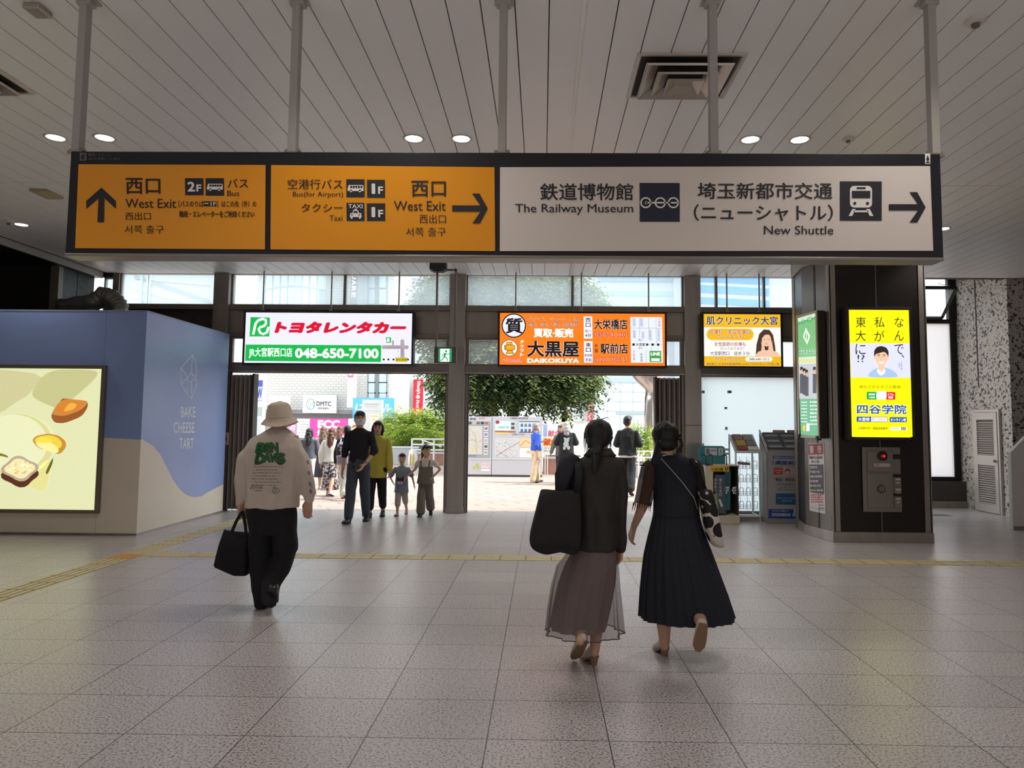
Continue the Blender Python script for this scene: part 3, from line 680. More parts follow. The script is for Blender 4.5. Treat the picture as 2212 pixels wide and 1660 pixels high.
# ------------------------------------------------------------------ exit sign, sensor box
def exit_sign():
    Y = 11.4; p = Pan([(947, 753), (976, 753), (976, 782), (947, 782)], Y=Y)
    e = thing('exit_sign', 'small green running man exit sign hanging on two thin rods by the middle pilaster', 'sign', (p.c.x, Y, p.c.z))
    q0 = at(938, 750, Y); q1 = at(985, 785, Y); mb = MB(); mb.box(q0.x, q1.x, Y + .004, Y + .12, q1.z, q0.z, mat('exit_box', '#5c544c', .5, .3)); mb.build('housing', e, bevel=.005)
    W2 = L_('#f2fff4', .9); G2 = L_('#1ea064', .8)
    p.rect(947, 753, 976, 782, G2, 1); p.rect(951, 754, 971, 782, W2, 2); p.oval(963.5, 759.5, 2.4, 2.4, G2, 4)
    p.stroke([(962, 763), (960, 772)], 4.2, G2, 4); p.stroke([(962, 764), (968, 766), (971, 764)], 1.6, G2, 4); p.stroke([(961, 764), (956, 767), (955, 771)], 1.6, G2, 4); p.stroke([(960, 772), (966, 774), (967, 780)], 2, G2, 4); p.stroke([(959, 772), (957, 776), (952, 780)], 2, G2, 4)
    p.build('pictogram', e)
    mb = MB(); xa = at(943, 690, Y + .06).x; xb = at(983, 690, Y + .06).x; mb.box(xa - .016, xa + .016, Y + .045, Y + .075, q0.z, ZC - .002, M_bronze); mb.box(xb - .016, xb + .016, Y + .045, Y + .075, q0.z, at(983, 580, Y).z, M_bronze); zb = at(983, 580, Y).z
    mb.box(xa, xb + .016, Y + .045, Y + .075, zb - .03, zb, M_bronze); mb.build('hanging_rods', e)
    a = at(931, 563, Y); b = at(966, 587, Y); mb = MB(); mb.box(a.x, b.x, Y - .15, Y + .04, b.z, ZC - .002, mat('black_plastic', '#0e0d0e', .4)); 
    s_ = thing('sensor_box', 'black sensor box fixed to the ceiling above the exit sign', 'sensor', ((a.x + b.x) / 2, Y + .1, ZC)); mb.build('case', s_, bevel=.01)
    mb = MB(); mb.box(a.x + .05, b.x - .05, Y - .12, Y + .02, b.z - .02, b.z, MATS['black_plastic']); mb.build('sensor_window', s_)
exit_sign()

# ------------------------------------------------------------------ ceiling fittings
M_dif = mat('diffuser_metal', '#a89d92', .35, .4)
def diffuser(cx, cy, w, d, label):
    e = thing('air_diffuser', label, 'air vent', (cx, cy, ZC), 'square ceiling air diffusers')
    def ringf(mb, a0, z0, a1, z1):
        q = lambda a, z: [(-w / 2 * a, -d / 2 * a, z), (w / 2 * a, -d / 2 * a, z), (w / 2 * a, d / 2 * a, z), (-w / 2 * a, d / 2 * a, z)]
        A = q(a0, z0); B = q(a1, z1)
        for k in range(4): mb.poly([A[k], A[(k + 1) % 4], B[(k + 1) % 4], B[k]], M_dif)
    mb = MB(); ringf(mb, 1.0, -.001, .98, -.012); ringf(mb, .98, -.012, .92, -.012); ringf(mb, .92, -.012, .86, .012); mb.build('outer_frame', e, local=True)
    mb = MB(); mb.poly([(-w * .45, -d * .45, -.002), (w * .45, -d * .45, -.002), (w * .45, d * .45, -.002), (-w * .45, d * .45, -.002)], mat('duct_dark', '#1d1916', .8)); mb.build('duct_throat', e, local=True)
    for a0, a1, z in ((.80, .56, -.05), (.56, .34, -.075), (.34, .16, -.09)):
        mb = MB(); ringf(mb, a0, z + .012, a0 * .98, z); ringf(mb, a0 * .98, z, a1, z + .045)
        if a1 < .2: ringf(mb, a1, z + .045, .001, z + .045)
        o = mb.build('cone_blade', e, local=True); sm = o.modifiers.new('s', 'SOLIDIFY'); sm.thickness = .004
diffuser(1.065, 5.295, .80, .70, 'square air diffuser behind the fourth sign hanger')
q = at(80, 203, 5); g = ray(80, 203); g = g * ((ZC - CAMH) / g.z)
diffuser(g.x - .40, g.y - .35, .80, .70, 'square air diffuser cut off by the left picture edge')
def on_ceil(px, py): d = ray(px, py); return d * ((ZC - CAMH) / d.z) + Vector((0, 0, CAMH))
def detector(px, py, name, lab, r=.05, h=.04):
    c = on_ceil(px, py); e = thing(name, lab, 'detector', c)
    mb = MB(); mb.lathe((c.x, c.y, ZC), [(.001, 0), (r, -.001), (r * .95, -h * .4), (r * .6, -h * .55), (.001, -h * .56)][::-1], mat('detector_white', '#c9c1b8', .5)); mb.build('base', e, smooth=False)
    mb = MB(); mb.lathe((c.x, c.y, ZC), [(.001, -h * .5), (r * .4, -h * .5), (r * .36, -h), (.001, -h * 1.05)][::-1], mat('detector_core', '#6d655e', .4, .3)); mb.build('sensor_head', e)
detector(2107, 43, 'smoke_detector', 'smoke detector near the top right corner of the ceiling', .065, .05)
detector(1832, 299, 'fire_sprinkler', 'small fire sprinkler head right of the two right downlights')
detector(20, 478, 'smoke_detector', 'smoke detector beside the far left downlight', .07, .05)
a = on_ceil(52, 8); b = on_ceil(104, 20)
e = thing('ceiling_speaker', 'small flat white box on the ceiling in the top left corner', 'speaker', ((a.x + b.x) / 2, (a.y + b.y) / 2, ZC)); mb = MB(); mb.box(a.x, b.x, a.y - .02, b.y + .05, ZC - .04, ZC - .001, M_dif); mb.build('case', e, bevel=.01)
mb = MB(); mb.box(a.x + .02, b.x - .02, a.y + .0, b.y + .03, ZC - .043, ZC - .039, mat('grille_grey', '#938a80', .6)); mb.build('grille', e)
a = on_ceil(72, 408); b = on_ceil(138, 426)
e = thing('access_hatch', 'beige framed hatch in the ceiling left of the yellow sign panel', 'hatch', ((a.x + b.x) / 2, (a.y + b.y) / 2, ZC)); mb = MB(); mb.box(a.x - .05, b.x, a.y, b.y, ZC - .03, ZC - .001, mat('hatch_beige', '#a08c6c', .6)); mb.build('frame', e, bevel=.005)
mb = MB(); mb.box(a.x + .06, b.x - .1, a.y + .07, b.y - .07, ZC - .038, ZC - .029, mat('hatch_panel', '#b8a788', .6)); mb.build('lid', e, bevel=.004)
# ------------------------------------------------------------------ light boxes, notice and outlet panel on the right pillar
def yellow_box():
    Y = 9.70; q = [(1832, 670), (1962.5, 670), (1971.5, 945), (1840.5, 945)]
    p = Pan(q, Y=Y); e = thing('poster_light_box', 'tall bright yellow lit school poster on the dark pillar front', 'light box', (p.c.x, Y + .06, p.c.z))
    FR = mat('box_frame', '#3b322b', .4, .4); p.box('housing', e, FR, .13, pad=.04); p.frame('frame', e, FR, .04, .02)
    YE = L_('#f4ee06'); B = L_('#20201c'); Wt = L_('#ffffff'); NV = L_('#1c4fa8')
    p.poly(q, YE, .5); 
    p.poly([p_ for p_ in [(1836, 743), (1965, 743), (1967.5, 817), (1838.5, 817)]], L_('#d9dcf6'), 1)
    p.vtext('東大に', 1858.5, 685.5, 22, 29.5, B, h=23); p.text('!?', 1852, 768, 1867, 784, B, lay=3)
    p.vtext('私が', 1899, 685.5, 22, 29.5, B, h=23); p.vtext('なんで', 1941.5, 685.5, 20, 29.5, B, h=22); p.text('、', 1947, 767, 1953, 774, B, lay=3)
    p.vtext('工学部', 1947, 783, 3.5, 6, B); p.vtext('進学', 1942, 785, 3, 5.5, B)
    HR = L_('#2c2420'); SK = L_('#f0c6a6'); SH = L_('#a6c0ee')
    p.spoly([(1873, 817), (1878, 806), (1893, 796), (1914, 795), (1932, 803), (1943, 817)], SH, 3); p.spoly([(1895, 797), (1911, 796), (1913, 806), (1903, 814), (1894, 806)], L_('#e8ecf8'), 4)
    p.spoly([(1896, 782), (1911, 782), (1911, 798), (1903, 806), (1896, 798)], SK, 5); p.oval(1903, 774, 13.5, 17.5, SK, 6)
    p.oval(1889.8, 775, 2.5, 4, SK, 5); p.oval(1916.5, 775, 2.5, 4, SK, 5)
    p.spoly([(1888, 774), (1887, 760), (1893, 751), (1903, 748.5), (1914, 752), (1919, 761), (1918, 774), (1915.5, 766), (1909, 761), (1899, 764), (1891, 766)], HR, 7)
    for x in (1897.5, 1909): p.stroke([(x - 3, 771), (x, 769.8), (x + 3, 771)], 1.1, HR, 8); p.stroke([(x - 3.4, 767.5), (x + 3.4, 767.2)], 1.2, HR, 8)
    p.stroke([(1903, 772), (1902, 778), (1904.5, 779)], .9, L_('#c98f70'), 8); p.poly([(1896.5, 782), (1903, 784), (1910, 782), (1906, 787), (1900, 787)], Wt, 8)
    p.text('進化させるダブル教育。', 1856, 833.5, 1949, 840.5, L_('#6a6414'), lay=3)
    p.rrect(1872.5, 848, 1894, 864.5, 2, L_('#16a050'), 2); p.rrect(1914, 848, 1934, 864.5, 2, L_('#e02030'), 2); p.rrect(1893, 846.5, 1915, 864.5, 5, Wt, 3)
    p.text('個別指導', 1876, 851, 1890, 856, Wt, .02, lay=4); p.text('55段階', 1876, 858, 1890, 862, Wt, .02, lay=4); p.text('ダブル', 1917, 851, 1931, 856, Wt, .02, lay=4); p.text('教育', 1919, 857, 1929, 862.5, Wt, .03, lay=4)
    p.text('四谷学院', 1850, 874, 1959, 896.5, Wt, .055, lay=3); p.text('四谷学院', 1851, 875, 1958, 895.5, NV, .03, lay=5)
    p.rrect(1851, 901.5, 1917, 912.5, 1.5, NV, 2); p.rect(1882, 902.5, 1916, 911.5, Wt, 3); p.text('大宮校', 1854, 903, 1879, 911, Wt, .03, lay=4); p.text('西口 徒歩3分', 1884, 904, 1914, 910, L_('#b04a6a'), .01, lay=4)
    p.rrect(1922, 902, 1959, 912.5, 1.5, NV, 2); p.text('オンライン校', 1924, 904, 1957, 911, Wt, .03, lay=4)
    p.text('入学受付中・相談会実施中', 1853, 923.5, 1918, 929, B, .01, lay=3); p.rect(1923, 923, 1960, 929.5, Wt, 2); p.text('四谷学院', 1925, 924.5, 1942, 928, B, lay=4); p.rect(1947, 923.5, 1957, 929, B, 3); p.text('検索', 1948, 924.5, 1956, 928, Wt, lay=5)
    p.build('printed_face', e)
    for px in (1841, 1972):
        mb = MB(); c = at(px, 949, Y); mb.box(c.x - .03, c.x + .03, Y - .03, Y + .03, c.z - .03, c.z + .03, MATS['black_plastic']); mb.build('corner_catch', e)
yellow_box()
PA = Vector((3.985, 9.92, 0)); PB = Vector((3.868, 10.55, 0)); PT = (PB - PA).normalized(); PN = Vector((PT.y, -PT.x, 0))
if PN.x > 0: PN = -PN
def green_box():
    p0 = PA + PN * .15; q = [(1721.5, 688.5), (1761, 676.5), (1769, 943), (1730, 940)]
    p = Pan(q, p=p0, n=PN, direct=True); e = thing('poster_light_box', 'tall lit green and white school poster on the left side of the pillar', 'light box', p.c)
    FR = mat('box_frame_pale', '#b0a58a', .4, .4); p.box('housing', e, MATS['box_frame'], .12, pad=.035); p.frame('frame', e, FR, .035, .02)
    G1 = L_('#7cc480', .8); G2 = L_('#d4ecd4', .8); G3 = L_('#2f9a5a', .8); W2 = L_('#ffffff', .8); B = L_('#2a2a2c', .8)
    p.poly(q, G2, .5); p.poly([(1722, 700), (1761.3, 688), (1764, 770), (1724.5, 772)], G1, 1)
    p.poly([(1741, 708), (1750, 726), (1744, 745), (1735, 728)], W2, 2); p.poly([(1741, 714), (1747, 727), (1743.5, 739), (1738, 728)], G1, 3); p.stroke([(1742, 715), (1742.5, 738)], 1.5, W2, 4)
    for k in range(4): p.stroke([(1722, 694 + k * 4), (1735, 700 - k * 3), (1750, 684 + k * 4), (1761, 690 - k * 2)], 1.2, G3, 2)
    p.text('中央高等学院', 1727, 752, 1762, 768, W2, .05, lay=3); p.text('中央高等学院', 1727, 752, 1762, 768, G3, .02, lay=5)
    p.poly([(1725, 776), (1764, 775), (1764, 782), (1725, 783)], L_('#e6e2a0', .8), 2)
    p.poly([(1724.6, 788), (1764.5, 786), (1766, 862), (1727, 862)], L_('#c9ccd2', .8), 1)
    for x, y in ((1732, 800), (1738, 803), (1743, 806), (1760, 800)):
        p.oval(x, y, 2.8, 6, L_('#e0b89c', .8), 3); p.poly([(x - 3, y + 1), (x - 3, y - 7), (x + 3, y - 7), (x + 3.2, y + 8), (x + 2, y - 2)], B, 4); p.poly([(x - 4, y + 50), (x - 4, y + 8), (x + 4, y + 8), (x + 4, y + 50)], L_('#5a5c66', .8), 2)
    p.poly([(1727, 862), (1766, 862), (1769, 943), (1730, 940)], L_('#6fb890', .8), 1)
    for k in range(7): p.scrib(1731, 868 + k * 7, 1744, 871 + k * 7, W2, seed=k); p.scrib(1750, 867 + k * 8, 1765, 871 + k * 8, W2, seed=k + 30)
    p.oval(1737, 925, 3, 7, L_('#e8d24a', .8), 3); p.rect(1742, 915, 1749, 932, W2, 2)
    p.build('printed_face', e)
    for x, y in ((1728, 943), (1768, 947)):
        mb = MB(); c = p.P(x, y); mb.box(c.x - .03, c.x + .03, c.y - .03, c.y + .03, c.z - .03, c.z + .03, MATS['black_plastic']); mb.build('corner_catch', e)
green_box()
def notice():
    p0 = PA + PN * .012; q = [(1745, 957.5), (1779, 956), (1783.5, 1112), (1749.5, 1103)]
    p = Pan(q, p=p0, n=PN, direct=True); e = thing('notice_board', 'narrow white warning notice with red heading under the green light box', 'notice', p.c)
    p.box('board', e, mat('notice_white', '#d9d4d0', .5), .006, front=-.0005)
    R = ink('#c0403c'); G = ink('#55565a'); Wt = ink('#f0ecea'); Kk = ink('#2a2627')
    p.poly([(1746.5, 961), (1777.5, 959), (1778, 982), (1747, 983)], R, 1); p.text('警', 1749, 963, 1759, 980, Wt, .03, lay=3); p.text('告', 1766, 962, 1775.5, 979.5, Wt, .03, lay=3)
    p.text('線路内や立入禁止区域', 1749, 986, 1776, 992, Kk, .02, lay=2); p.text('禁止します。', 1753, 995, 1772, 1000, Kk, .02, lay=2)
    p.poly([(1748, 1004), (1779, 1004), (1780.5, 1068), (1750, 1064)], G, 1)
    for k, t in enumerate(('物品販売行為', '寄付募金の行為', '演説集会 宗教活動 喫煙', '宿泊 放置 撮影', '通行の妨げ行為', '許可のない宣伝行為')): p.text(t, 1750, 1007 + k * 10, 1766 + (k * 5) % 13, 1012.5 + k * 10, Wt, .02, lay=3)
    for k in range(4): p.scrib(1752, 1068 + k * 5, 1779, 1071.5 + k * 5, R, lay=1, seed=k)
    p.text('大宮駅長', 1768, 1090, 1780, 1094, Kk, lay=2); p.text('大宮警察署', 1767, 1097, 1781, 1101, Kk, lay=2); p.stroke([(1752, 1096), (1781, 1105)], .7, G, 1)
    p.build('printed_face', e)
notice()
def outlet_panel():
    Y = 9.845; q = [(1861, 966), (1943, 966.5), (1948, 1107), (1865, 1106)]
    p = Pan(q, Y=Y); p.N = Vector((0, -1, 0)); e = thing('outlet_panel', 'grey steel emergency outlet panel with red lamp low on the pillar front', 'panel', (p.c.x, Y, p.c.z))
    MS = mat('panel_steel', '#8c847b', .38, .6); p.box('back_plate', e, MS, .02, front=.012); 
    def door(n, x0, y0, x1, y1, lab=None):
        a = p.P(x0, y0); b = p.P(x1, y1); mb = MB(); mb.box(a.x, b.x, Y - .03, Y - .0125, b.z, a.z, MS); o = mb.build(n, e, bevel=.005)
        if lab: o['label'] = lab
        return o
    def lay(c, d): return Vector((c.x, Y - d, c.z))
    u = door('upper_door', 1871, 974, 1928, 1019); l = door('lower_door', 1872, 1023, 1924, 1097)
    mb = MB(); c = p.P(1903, 985.5); mb.lathe((0, 0, 0), [(.001, 0), (.066, 0), (.066, .02), (.05, .03), (.001, .03)], MATS['black_plastic'], 24); mb.v = [(c.x + x, Y - .03 - z, c.z + y) for x, y, z in mb.v]; rr = mb.build('lamp_bezel', u)
    mb = MB(); mb.lathe((0, 0, 0), [(.001, .028), (.048, .03), (.04, .045), (.001, .052)], mat('red_lamp', '#7a1010', .25), 20); mb.ball((.004, 0, .05), .012, L_('#ff2020', 4)); mb.v = [(c.x + x, Y - .03 - z, c.z + y) for x, y, z in mb.v]; mb.build('red_lamp', u)
    p.mb = MB(); p.N = Vector((0, -1, 0))
    p.rect(1886, 1002, 1919, 1008.5, ink('#e8dcd4'), 27); p.text('非常コンセント', 1888, 1003, 1917, 1007.5, ink('#a03028'), .03, lay=29); p.build('printed_label', u)
    mb = MB(); c = p.P(1901.5, 1057); mb.lathe((0, 0, 0), [(.001, 0), (.058, 0), (.055, .01), (.001, .012)], mat('emblem_dark', '#3a2020', .5), 24)
    for k in range(8):
        a = k * math.pi / 4; mb.tube([(.012 * math.cos(a), .012 * math.sin(a), .013), (.048 * math.cos(a), .048 * math.sin(a), .013)], .005, ink('#b8a8a0'), 5)
    mb.v = [(c.x + x, Y - .03 - z, c.z + y) for x, y, z in mb.v]; mb.build('emblem', l)
    for k, (x0, y0, x1, y1) in enumerate(((1929, 1031, 1945, 1052), (1930, 1053, 1946, 1070), (1930, 1073, 1947, 1098))):
        o = door('small_door', x0, y0, x1, y1); p.mb = MB(); p.rect(x0 + 4, y0 + 3, x0 + 13, y0 + 7, ink('#cfc4ba'), 26); p.rect(x0 + 5, y0 + 11, x0 + 12, y0 + 14, ink('#cfc4ba'), 26); p.build('printed_label', o)
    for x0, y0, x1, y1 in ((1927, 982, 1942, 992), (1928, 1025, 1946, 1031.5), (1929, 1066, 1946, 1072)):
        a = p.P(x0, y0); b = p.P(x1, y1); mb = MB(); mb.box(a.x, b.x, Y - .045, Y - .012, b.z, a.z, MATS['black_plastic']); mb.build('handle', e, bevel=.006)
outlet_panel()

# ------------------------------------------------------------------ shop hoarding at the left
def hoarding():
    xs, yf, yb, h = -5.53, 9.76, 12.38, 3.10; x0 = -13.5
    e = thing('shop_hoarding', 'large blue and cream boarded shop front with a wavy colour edge at the left', 'hoarding', ((x0 + xs) / 2, 11, 0))
    BL = mat('hoard_blue', '#93a8dc', .32, noise_amt=.08, noise_scale=1.5); CR = mat('hoard_cream', '#e6dac8', .42, noise_amt=.06, noise_scale=1.5)
    mb = MB(); BC = mat('board_core', '#3a3a40', .7); CP = mat('hoard_cap', '#8f98b4', .5)
    for a_ in ((x0, xs - .004, yf + .004, yf + .1), (xs - .1, xs - .004, yf + .1, yb)): mb.box(*a_, .03, h - .014, BC); mb.box(a_[0], a_[1] + .004, a_[2] - .004, a_[3], 0, .03, M_steel); mb.box(a_[0], a_[1] + .008, a_[2] - .008, a_[3], h - .014, h + .008, CP)
    mb.build('core', e)
    zb = at(255, 947, yf).z
    nb = [(x0, zb - .12), (-10.5, zb - .45), (-8.5, zb - .3), (-7.2, zb - .02), (-6.4, zb + .02), (xs, zb - .02)]
    mb = MB(); mb.poly([(x, yf, z) for x, z in nb] + [(xs, yf, h - .014), (x0, yf, h - .014)], BL); mb.poly([(x, yf, z) for x, z in nb][::-1] + [(x0, yf, .03), (xs, yf, .03)], CR)
    for x in (-7.9, -6.1): mb.box(x - .001, x + .001, yf - .0008, yf, .03, h - .02, mat('board_joint', '#4c4a50', .6))
    o = mb.build('front_face', e)
    S_ = [(297, 949), (312, 953), (330, 963), (346, 982), (360, 1010), (375, 1040), (390, 1060), (405, 1071), (420, 1075), (435, 1072.5), (452, 1062), (470, 1049)]
    pl = Vector((xs, 0, 0)); nx = Vector((1, 0, 0)); w = [on_plane(a, b, pl, nx) for a, b in S_]
    w[0].y = yf; w[-1].y = yb
    mb = MB(); top = [Vector((xs, yb, h - .014)), Vector((xs, yf, h - .014))]; bot = [Vector((xs, yb, .03)), Vector((xs, yf, .03))]
    for k in range(len(w) - 1):
        a, b = w[k], w[k + 1]
        mb.poly([a, b, Vector((xs, b.y, h - .014)), Vector((xs, a.y, h - .014))], BL); mb.poly([Vector((xs, a.y, .03)), Vector((xs, b.y, .03)), b, a], CR)
    mb.build('side_face', e)
    p = Pan([(313, 678), (487, 722), (472, 1110), (290, 1158)], p=pl, n=nx, direct=True); p.N = nx
    Wt = ink('#e6eaf2')
    p.text('BAKE', 390.5, 879, 422, 902, Wt, .012, lay=1); p.text('CHEESE', 375, 912.5, 420, 936, Wt, .012, lay=1); p.text('TART', 387.5, 947, 418.5, 970, Wt, .012, lay=1)
    V = {'t': (416, 767), 'tl': (391, 795), 'bl': (391, 831), 'b': (413, 864), 'br': (423, 838), 'r': (424, 800), 'tr': (422, 780), 'm': (413, 806), 'k': (404, 814)}
    for a in (('t', 'tl'), ('tl', 'bl'), ('bl', 'b'), ('b', 'br'), ('br', 'r'), ('r', 'tr'), ('tr', 't'), ('t', 'm'), ('tl', 'k'), ('bl', 'm')): p.stroke([V[i] for i in a], 1.0, Wt, 1)
    p.stroke([(404, 814), (404, 822), (409, 826), (414, 824), (419, 820), (413, 806)], 1.0, Wt, 1); p.stroke([(414, 824), (413, 864)], 1, Wt, 1); p.stroke([(413, 806), (424, 816), (419, 822)], 1, Wt, 1)
    p.build('shop_logo', e)
    # lit poster fixed to the front
    Y = yf - .05; q = [(-420, 795), (218.5, 795), (206.5, 1099), (-432, 1099)]
    p = Pan(q, Y=Y); e = thing('poster_light_box', 'wide lit poster of cheese tarts on the front of the blue hoarding', 'light box', (p.c.x, Y + .02, p.c.z))
    FR = mat('box_frame_grey', '#837a6c', .4, .4); p.box('housing', e, FR, .045, pad=.05); p.frame('frame', e, FR, .05, .025)
    k_ = .92
    def C(h): return L_(h, k_)
    p.poly(q, C('#dfe2b2'), .5)
    p.spoly([(-420, 797), (100, 797), (62, 853), (35, 868), (0, 895), (-425, 1040)], C('#cfcb98'), 1); p.spoly([(62, 853), (100, 797), (210, 797), (208, 815), (130, 884), (95, 872)], C('#c6c48c'), 2)
    p.oval(40, 945, 76, 50, C('#ece6b4'), 2); p.oval(38, 962, 78, 68, C('#d8d698'), 3); p.oval(30, 958, 74, 62, C('#e9ebbf'), 4)
    p.spoly([(50, 1042), (116, 980), (104, 1055), (92, 1060), (60, 1048)], C('#e4dd94'), 3); p.spoly([(100, 1020), (117, 985), (116, 1000), (105, 1025)], C('#6a6420'), 4)
    p.spoly([(-425, 960), (0, 978), (18, 984), (22, 990), (0, 984), (-428, 1010)], C('#8a7c2e'), 5)
    CR1 = C('#9a5a2a'); CR2 = C('#c98a44'); GL = C('#d8842e'); GL2 = C('#f2b04a')
    p.spoly([(109, 897), (133, 861), (140, 860), (186, 865), (190, 870), (189, 880), (177, 899), (140, 914), (118, 913)], CR1, 6); p.spoly([(109, 895), (133, 860), (186, 864), (190, 869), (177, 884), (140, 899)], CR2, 7); p.spoly([(117, 892), (136, 864), (183, 868), (172, 882), (140, 894)], GL, 8); p.spoly([(136, 890), (150, 868), (168, 872), (160, 884)], GL2, 9)
    p.spoly([(70, 951), (80, 941), (105, 936), (128, 940), (143, 952), (145, 964), (135, 978), (126, 981), (112, 974), (84, 968)], C('#c89038'), 6); p.spoly([(73, 952), (84, 943), (105, 939), (124, 943), (136, 955), (134, 966), (120, 972), (100, 968)], C('#f0cf4a'), 7); p.spoly([(78, 955), (96, 950), (120, 960), (130, 972), (124, 980), (84, 966)], C('#f6ee9c'), 8); p.oval(98, 951, 16, 6, C('#f8e04a'), 9)
    fl = []
    for k in range(24):
        a = 2 * math.pi * k / 24; r = 1 + .12 * math.cos(4 * a + .6); fl.append((46 + 37 * r * math.cos(a), 1012 + 25 * r * math.sin(a)))
    p.poly([(x, y + 13) for x, y in fl], C('#5a3222'), 6); p.poly(fl, C('#b8a88e'), 7); p.poly([(46 + (x - 46) * .82, 1012 + (y - 1012) * .78) for x, y in fl], C('#f1e6b2'), 8)
    rnd = random.Random(3)
    for k in range(34): p.oval(46 + rnd.uniform(-22, 22), 1011 + rnd.uniform(-13, 12), rnd.uniform(2, 4), rnd.uniform(1.5, 3), C(rnd.choice(['#fff6cc', '#e2cd8a', '#f6ecb4', '#d8bf7c'])), 9 + k * .1, 8)
    p.poly([(-300, 880), (-150, 900), (-120, 1000), (-260, 1040), (-380, 980)], C('#e9e6bc'), 3)
    p.build('printed_face', e)
    # corrugated duct rising over the hoarding
    c = [on_plane(a, b, Vector((0, 11.2, 0)), Vector((0, 1, 0))) for a, b in ((206, 652), (222, 638), (240, 643), (250, 652), (257, 664), (258, 684), (258, 700))]
    c.insert(0, Vector((c[0].x - .6, 11.3, c[0].z - .08)))
    path = []
    for k in range(len(c) - 1):
        for t in range(6): path.append(c[k].lerp(c[k + 1], t / 6))
    rs = [.135 + (.012 if k % 3 == 0 else -.006) + random.uniform(-.006, .006) for k in range(len(path))]
    mb = MB(); mb.tube(path, rs, mat('foil_duct', '#7d7a76', .45, .5, bump=.8, noise_scale=30), 18); e = thing('flexible_duct', 'crinkled grey flexible air duct bending over the top of the hoarding', 'duct', c[3]); mb.build('hose', e, smooth=True)
    mb = MB()
    for k in (8, 20, 32): 
        if k < len(path) - 1: mb.tube([path[k], path[k + 1]], rs[k] + .01, M_steel, 16)
    mb.build('clamp_ring', e)
hoarding()

# ------------------------------------------------------------------ tactile guide paving
M_tac = mat('tactile_yellow', '#b3a074', .5, noise_amt=.2, noise_scale=14); M_tac2 = mat('tactile_rib', '#d6caa2', .45); M_tdk = mat('tactile_joint', '#4a3c24', .7); M_tbr = mat('tactile_amber', '#b8823a', .5)
def tact(along_y, a0, a1, c, label):
    e = thing('tactile_paving', label, 'tactile paving', ((c, (a0 + a1) / 2, 0) if along_y else ((a0 + a1) / 2, c, 0)))
    mb = MB(); mr = MB()
    B = (lambda a, b, l, h, z0, z1, m, M: M.box(l, h, a, b, z0, z1, m)) if along_y else (lambda a, b, l, h, z0, z1, m, M: M.box(a, b, l, h, z0, z1, m))
    B(a0, a1, c - .15, c + .15, .0005, .002, M_tac, mb); x = a0
    while x < a1 - .05:
        for k in range(4): 
            l = c - .1125 + k * .075; B(x + .012, min(x + .288, a1), l - .0145, l + .0145, .002, .0065, M_tac2, mr)
        B(x - .003, x + .003, c - .15, c + .15, .002, .0026, M_tdk, mr); x += .3
    mb.build('base_plate', e); mr.build('raised_bars', e)
XT = (ground(0, 1265).x + ground(0, 1316).x) / 2; XT2 = ground(480, 1143).x; XT = (ground(150, 1232).x + ground(420, 1163).x) / 2
YT = ground(1150, 1207).y
tact(True, 3.0, YT - .32, XT, 'yellowish tactile strip of long bars running in from the left corner')
tact(True, YT + .62, 12.5, XT, 'yellowish tactile strip of long bars running to the left doorway')
tact(False, XT + .72, 12.0, YT, 'yellowish tactile strip of long bars crossing the floor from left to right')
e = thing('tactile_paving', 'dotted tactile junction with an amber patch where two strips meet', 'tactile paving', (XT, YT, 0)); mb = MB(); md = MB()
for x0, x1, y0, y1, m in ((XT - .15, XT + .15, YT - .32, YT - .02, M_tbr), (XT - .15, XT + .15, YT - .02, YT + .62, M_tac), (XT + .15, XT + .72, YT - .15, YT + .15, M_tac)):
    mb.box(x0, x1, y0, y1, .0005, .002, m); nx = round((x1 - x0) / .055); ny = round((y1 - y0) / .055)
    for i in range(nx):
        for j in range(ny):
            cx = x0 + (i + .5) * (x1 - x0) / nx; cy = y0 + (j + .5) * (y1 - y0) / ny
            mb.lathe((cx, cy, 0), [(.019, .002), (.012, .0065), (.001, .0066)][::-1], M_tac2 if m is M_tac else mat('amber_dot', '#d8a050', .5), 8)
mb.build('dotted_plate', e)

# ------------------------------------------------------------------ folded accordion gates in the two doorways
def gate(x0, x1, label, lead):
    e = thing('accordion_gate', label, 'gate', ((x0 + x1) / 2, YF + .1, 0)); mb = MB(); n = 10; w = (x1 - x0) / n; pts = []
    for k in range(n + 1): pts.append((x0 + k * w, YF + (.02 if k % 2 else .22)))
    for k in range(n):
        (ax, ay), (bx, by) = pts[k], pts[k + 1]; d = Vector((bx - ax, by - ay, 0)); nn = Vector((-d.y, d.x, 0)).normalized() * .005
        mb.prism([Vector((ax, ay, .02)) - nn, Vector((bx, by, .02)) - nn, Vector((bx, by, .02)) + nn, Vector((ax, ay, .02)) + nn], (0, 0, zh1 - .06), mat('gate_leaf', '#b5aca4', .42, .2))
    mb.build('pleated_panel', e)
    mb = MB()
    for k in range(0, n + 1, 2): mb.tube([(pts[k][0], pts[k][1] + .01, .02), (pts[k][0], pts[k][1] + .01, zh1 - .03)], .008, M_gap, 6)
    mb.build('hinge_rods', e)
    mb = MB(); mb.box(lead - .02, lead + .02, YF + .02, YF + .22, .01, zh1 - .02, mat('gate_post', '#3c3733', .4, .5)); mb.build('lead_post', e, bevel=.005)
gate(bays[1][0] + .035, X_(538, 950), 'folded bronze accordion gate at the left side of the left doorway', X_(541, 950))
gate(X_(1421, 950), bays[2][1] - .035, 'folded bronze accordion gate at the right side of the right doorway', X_(1418, 950))
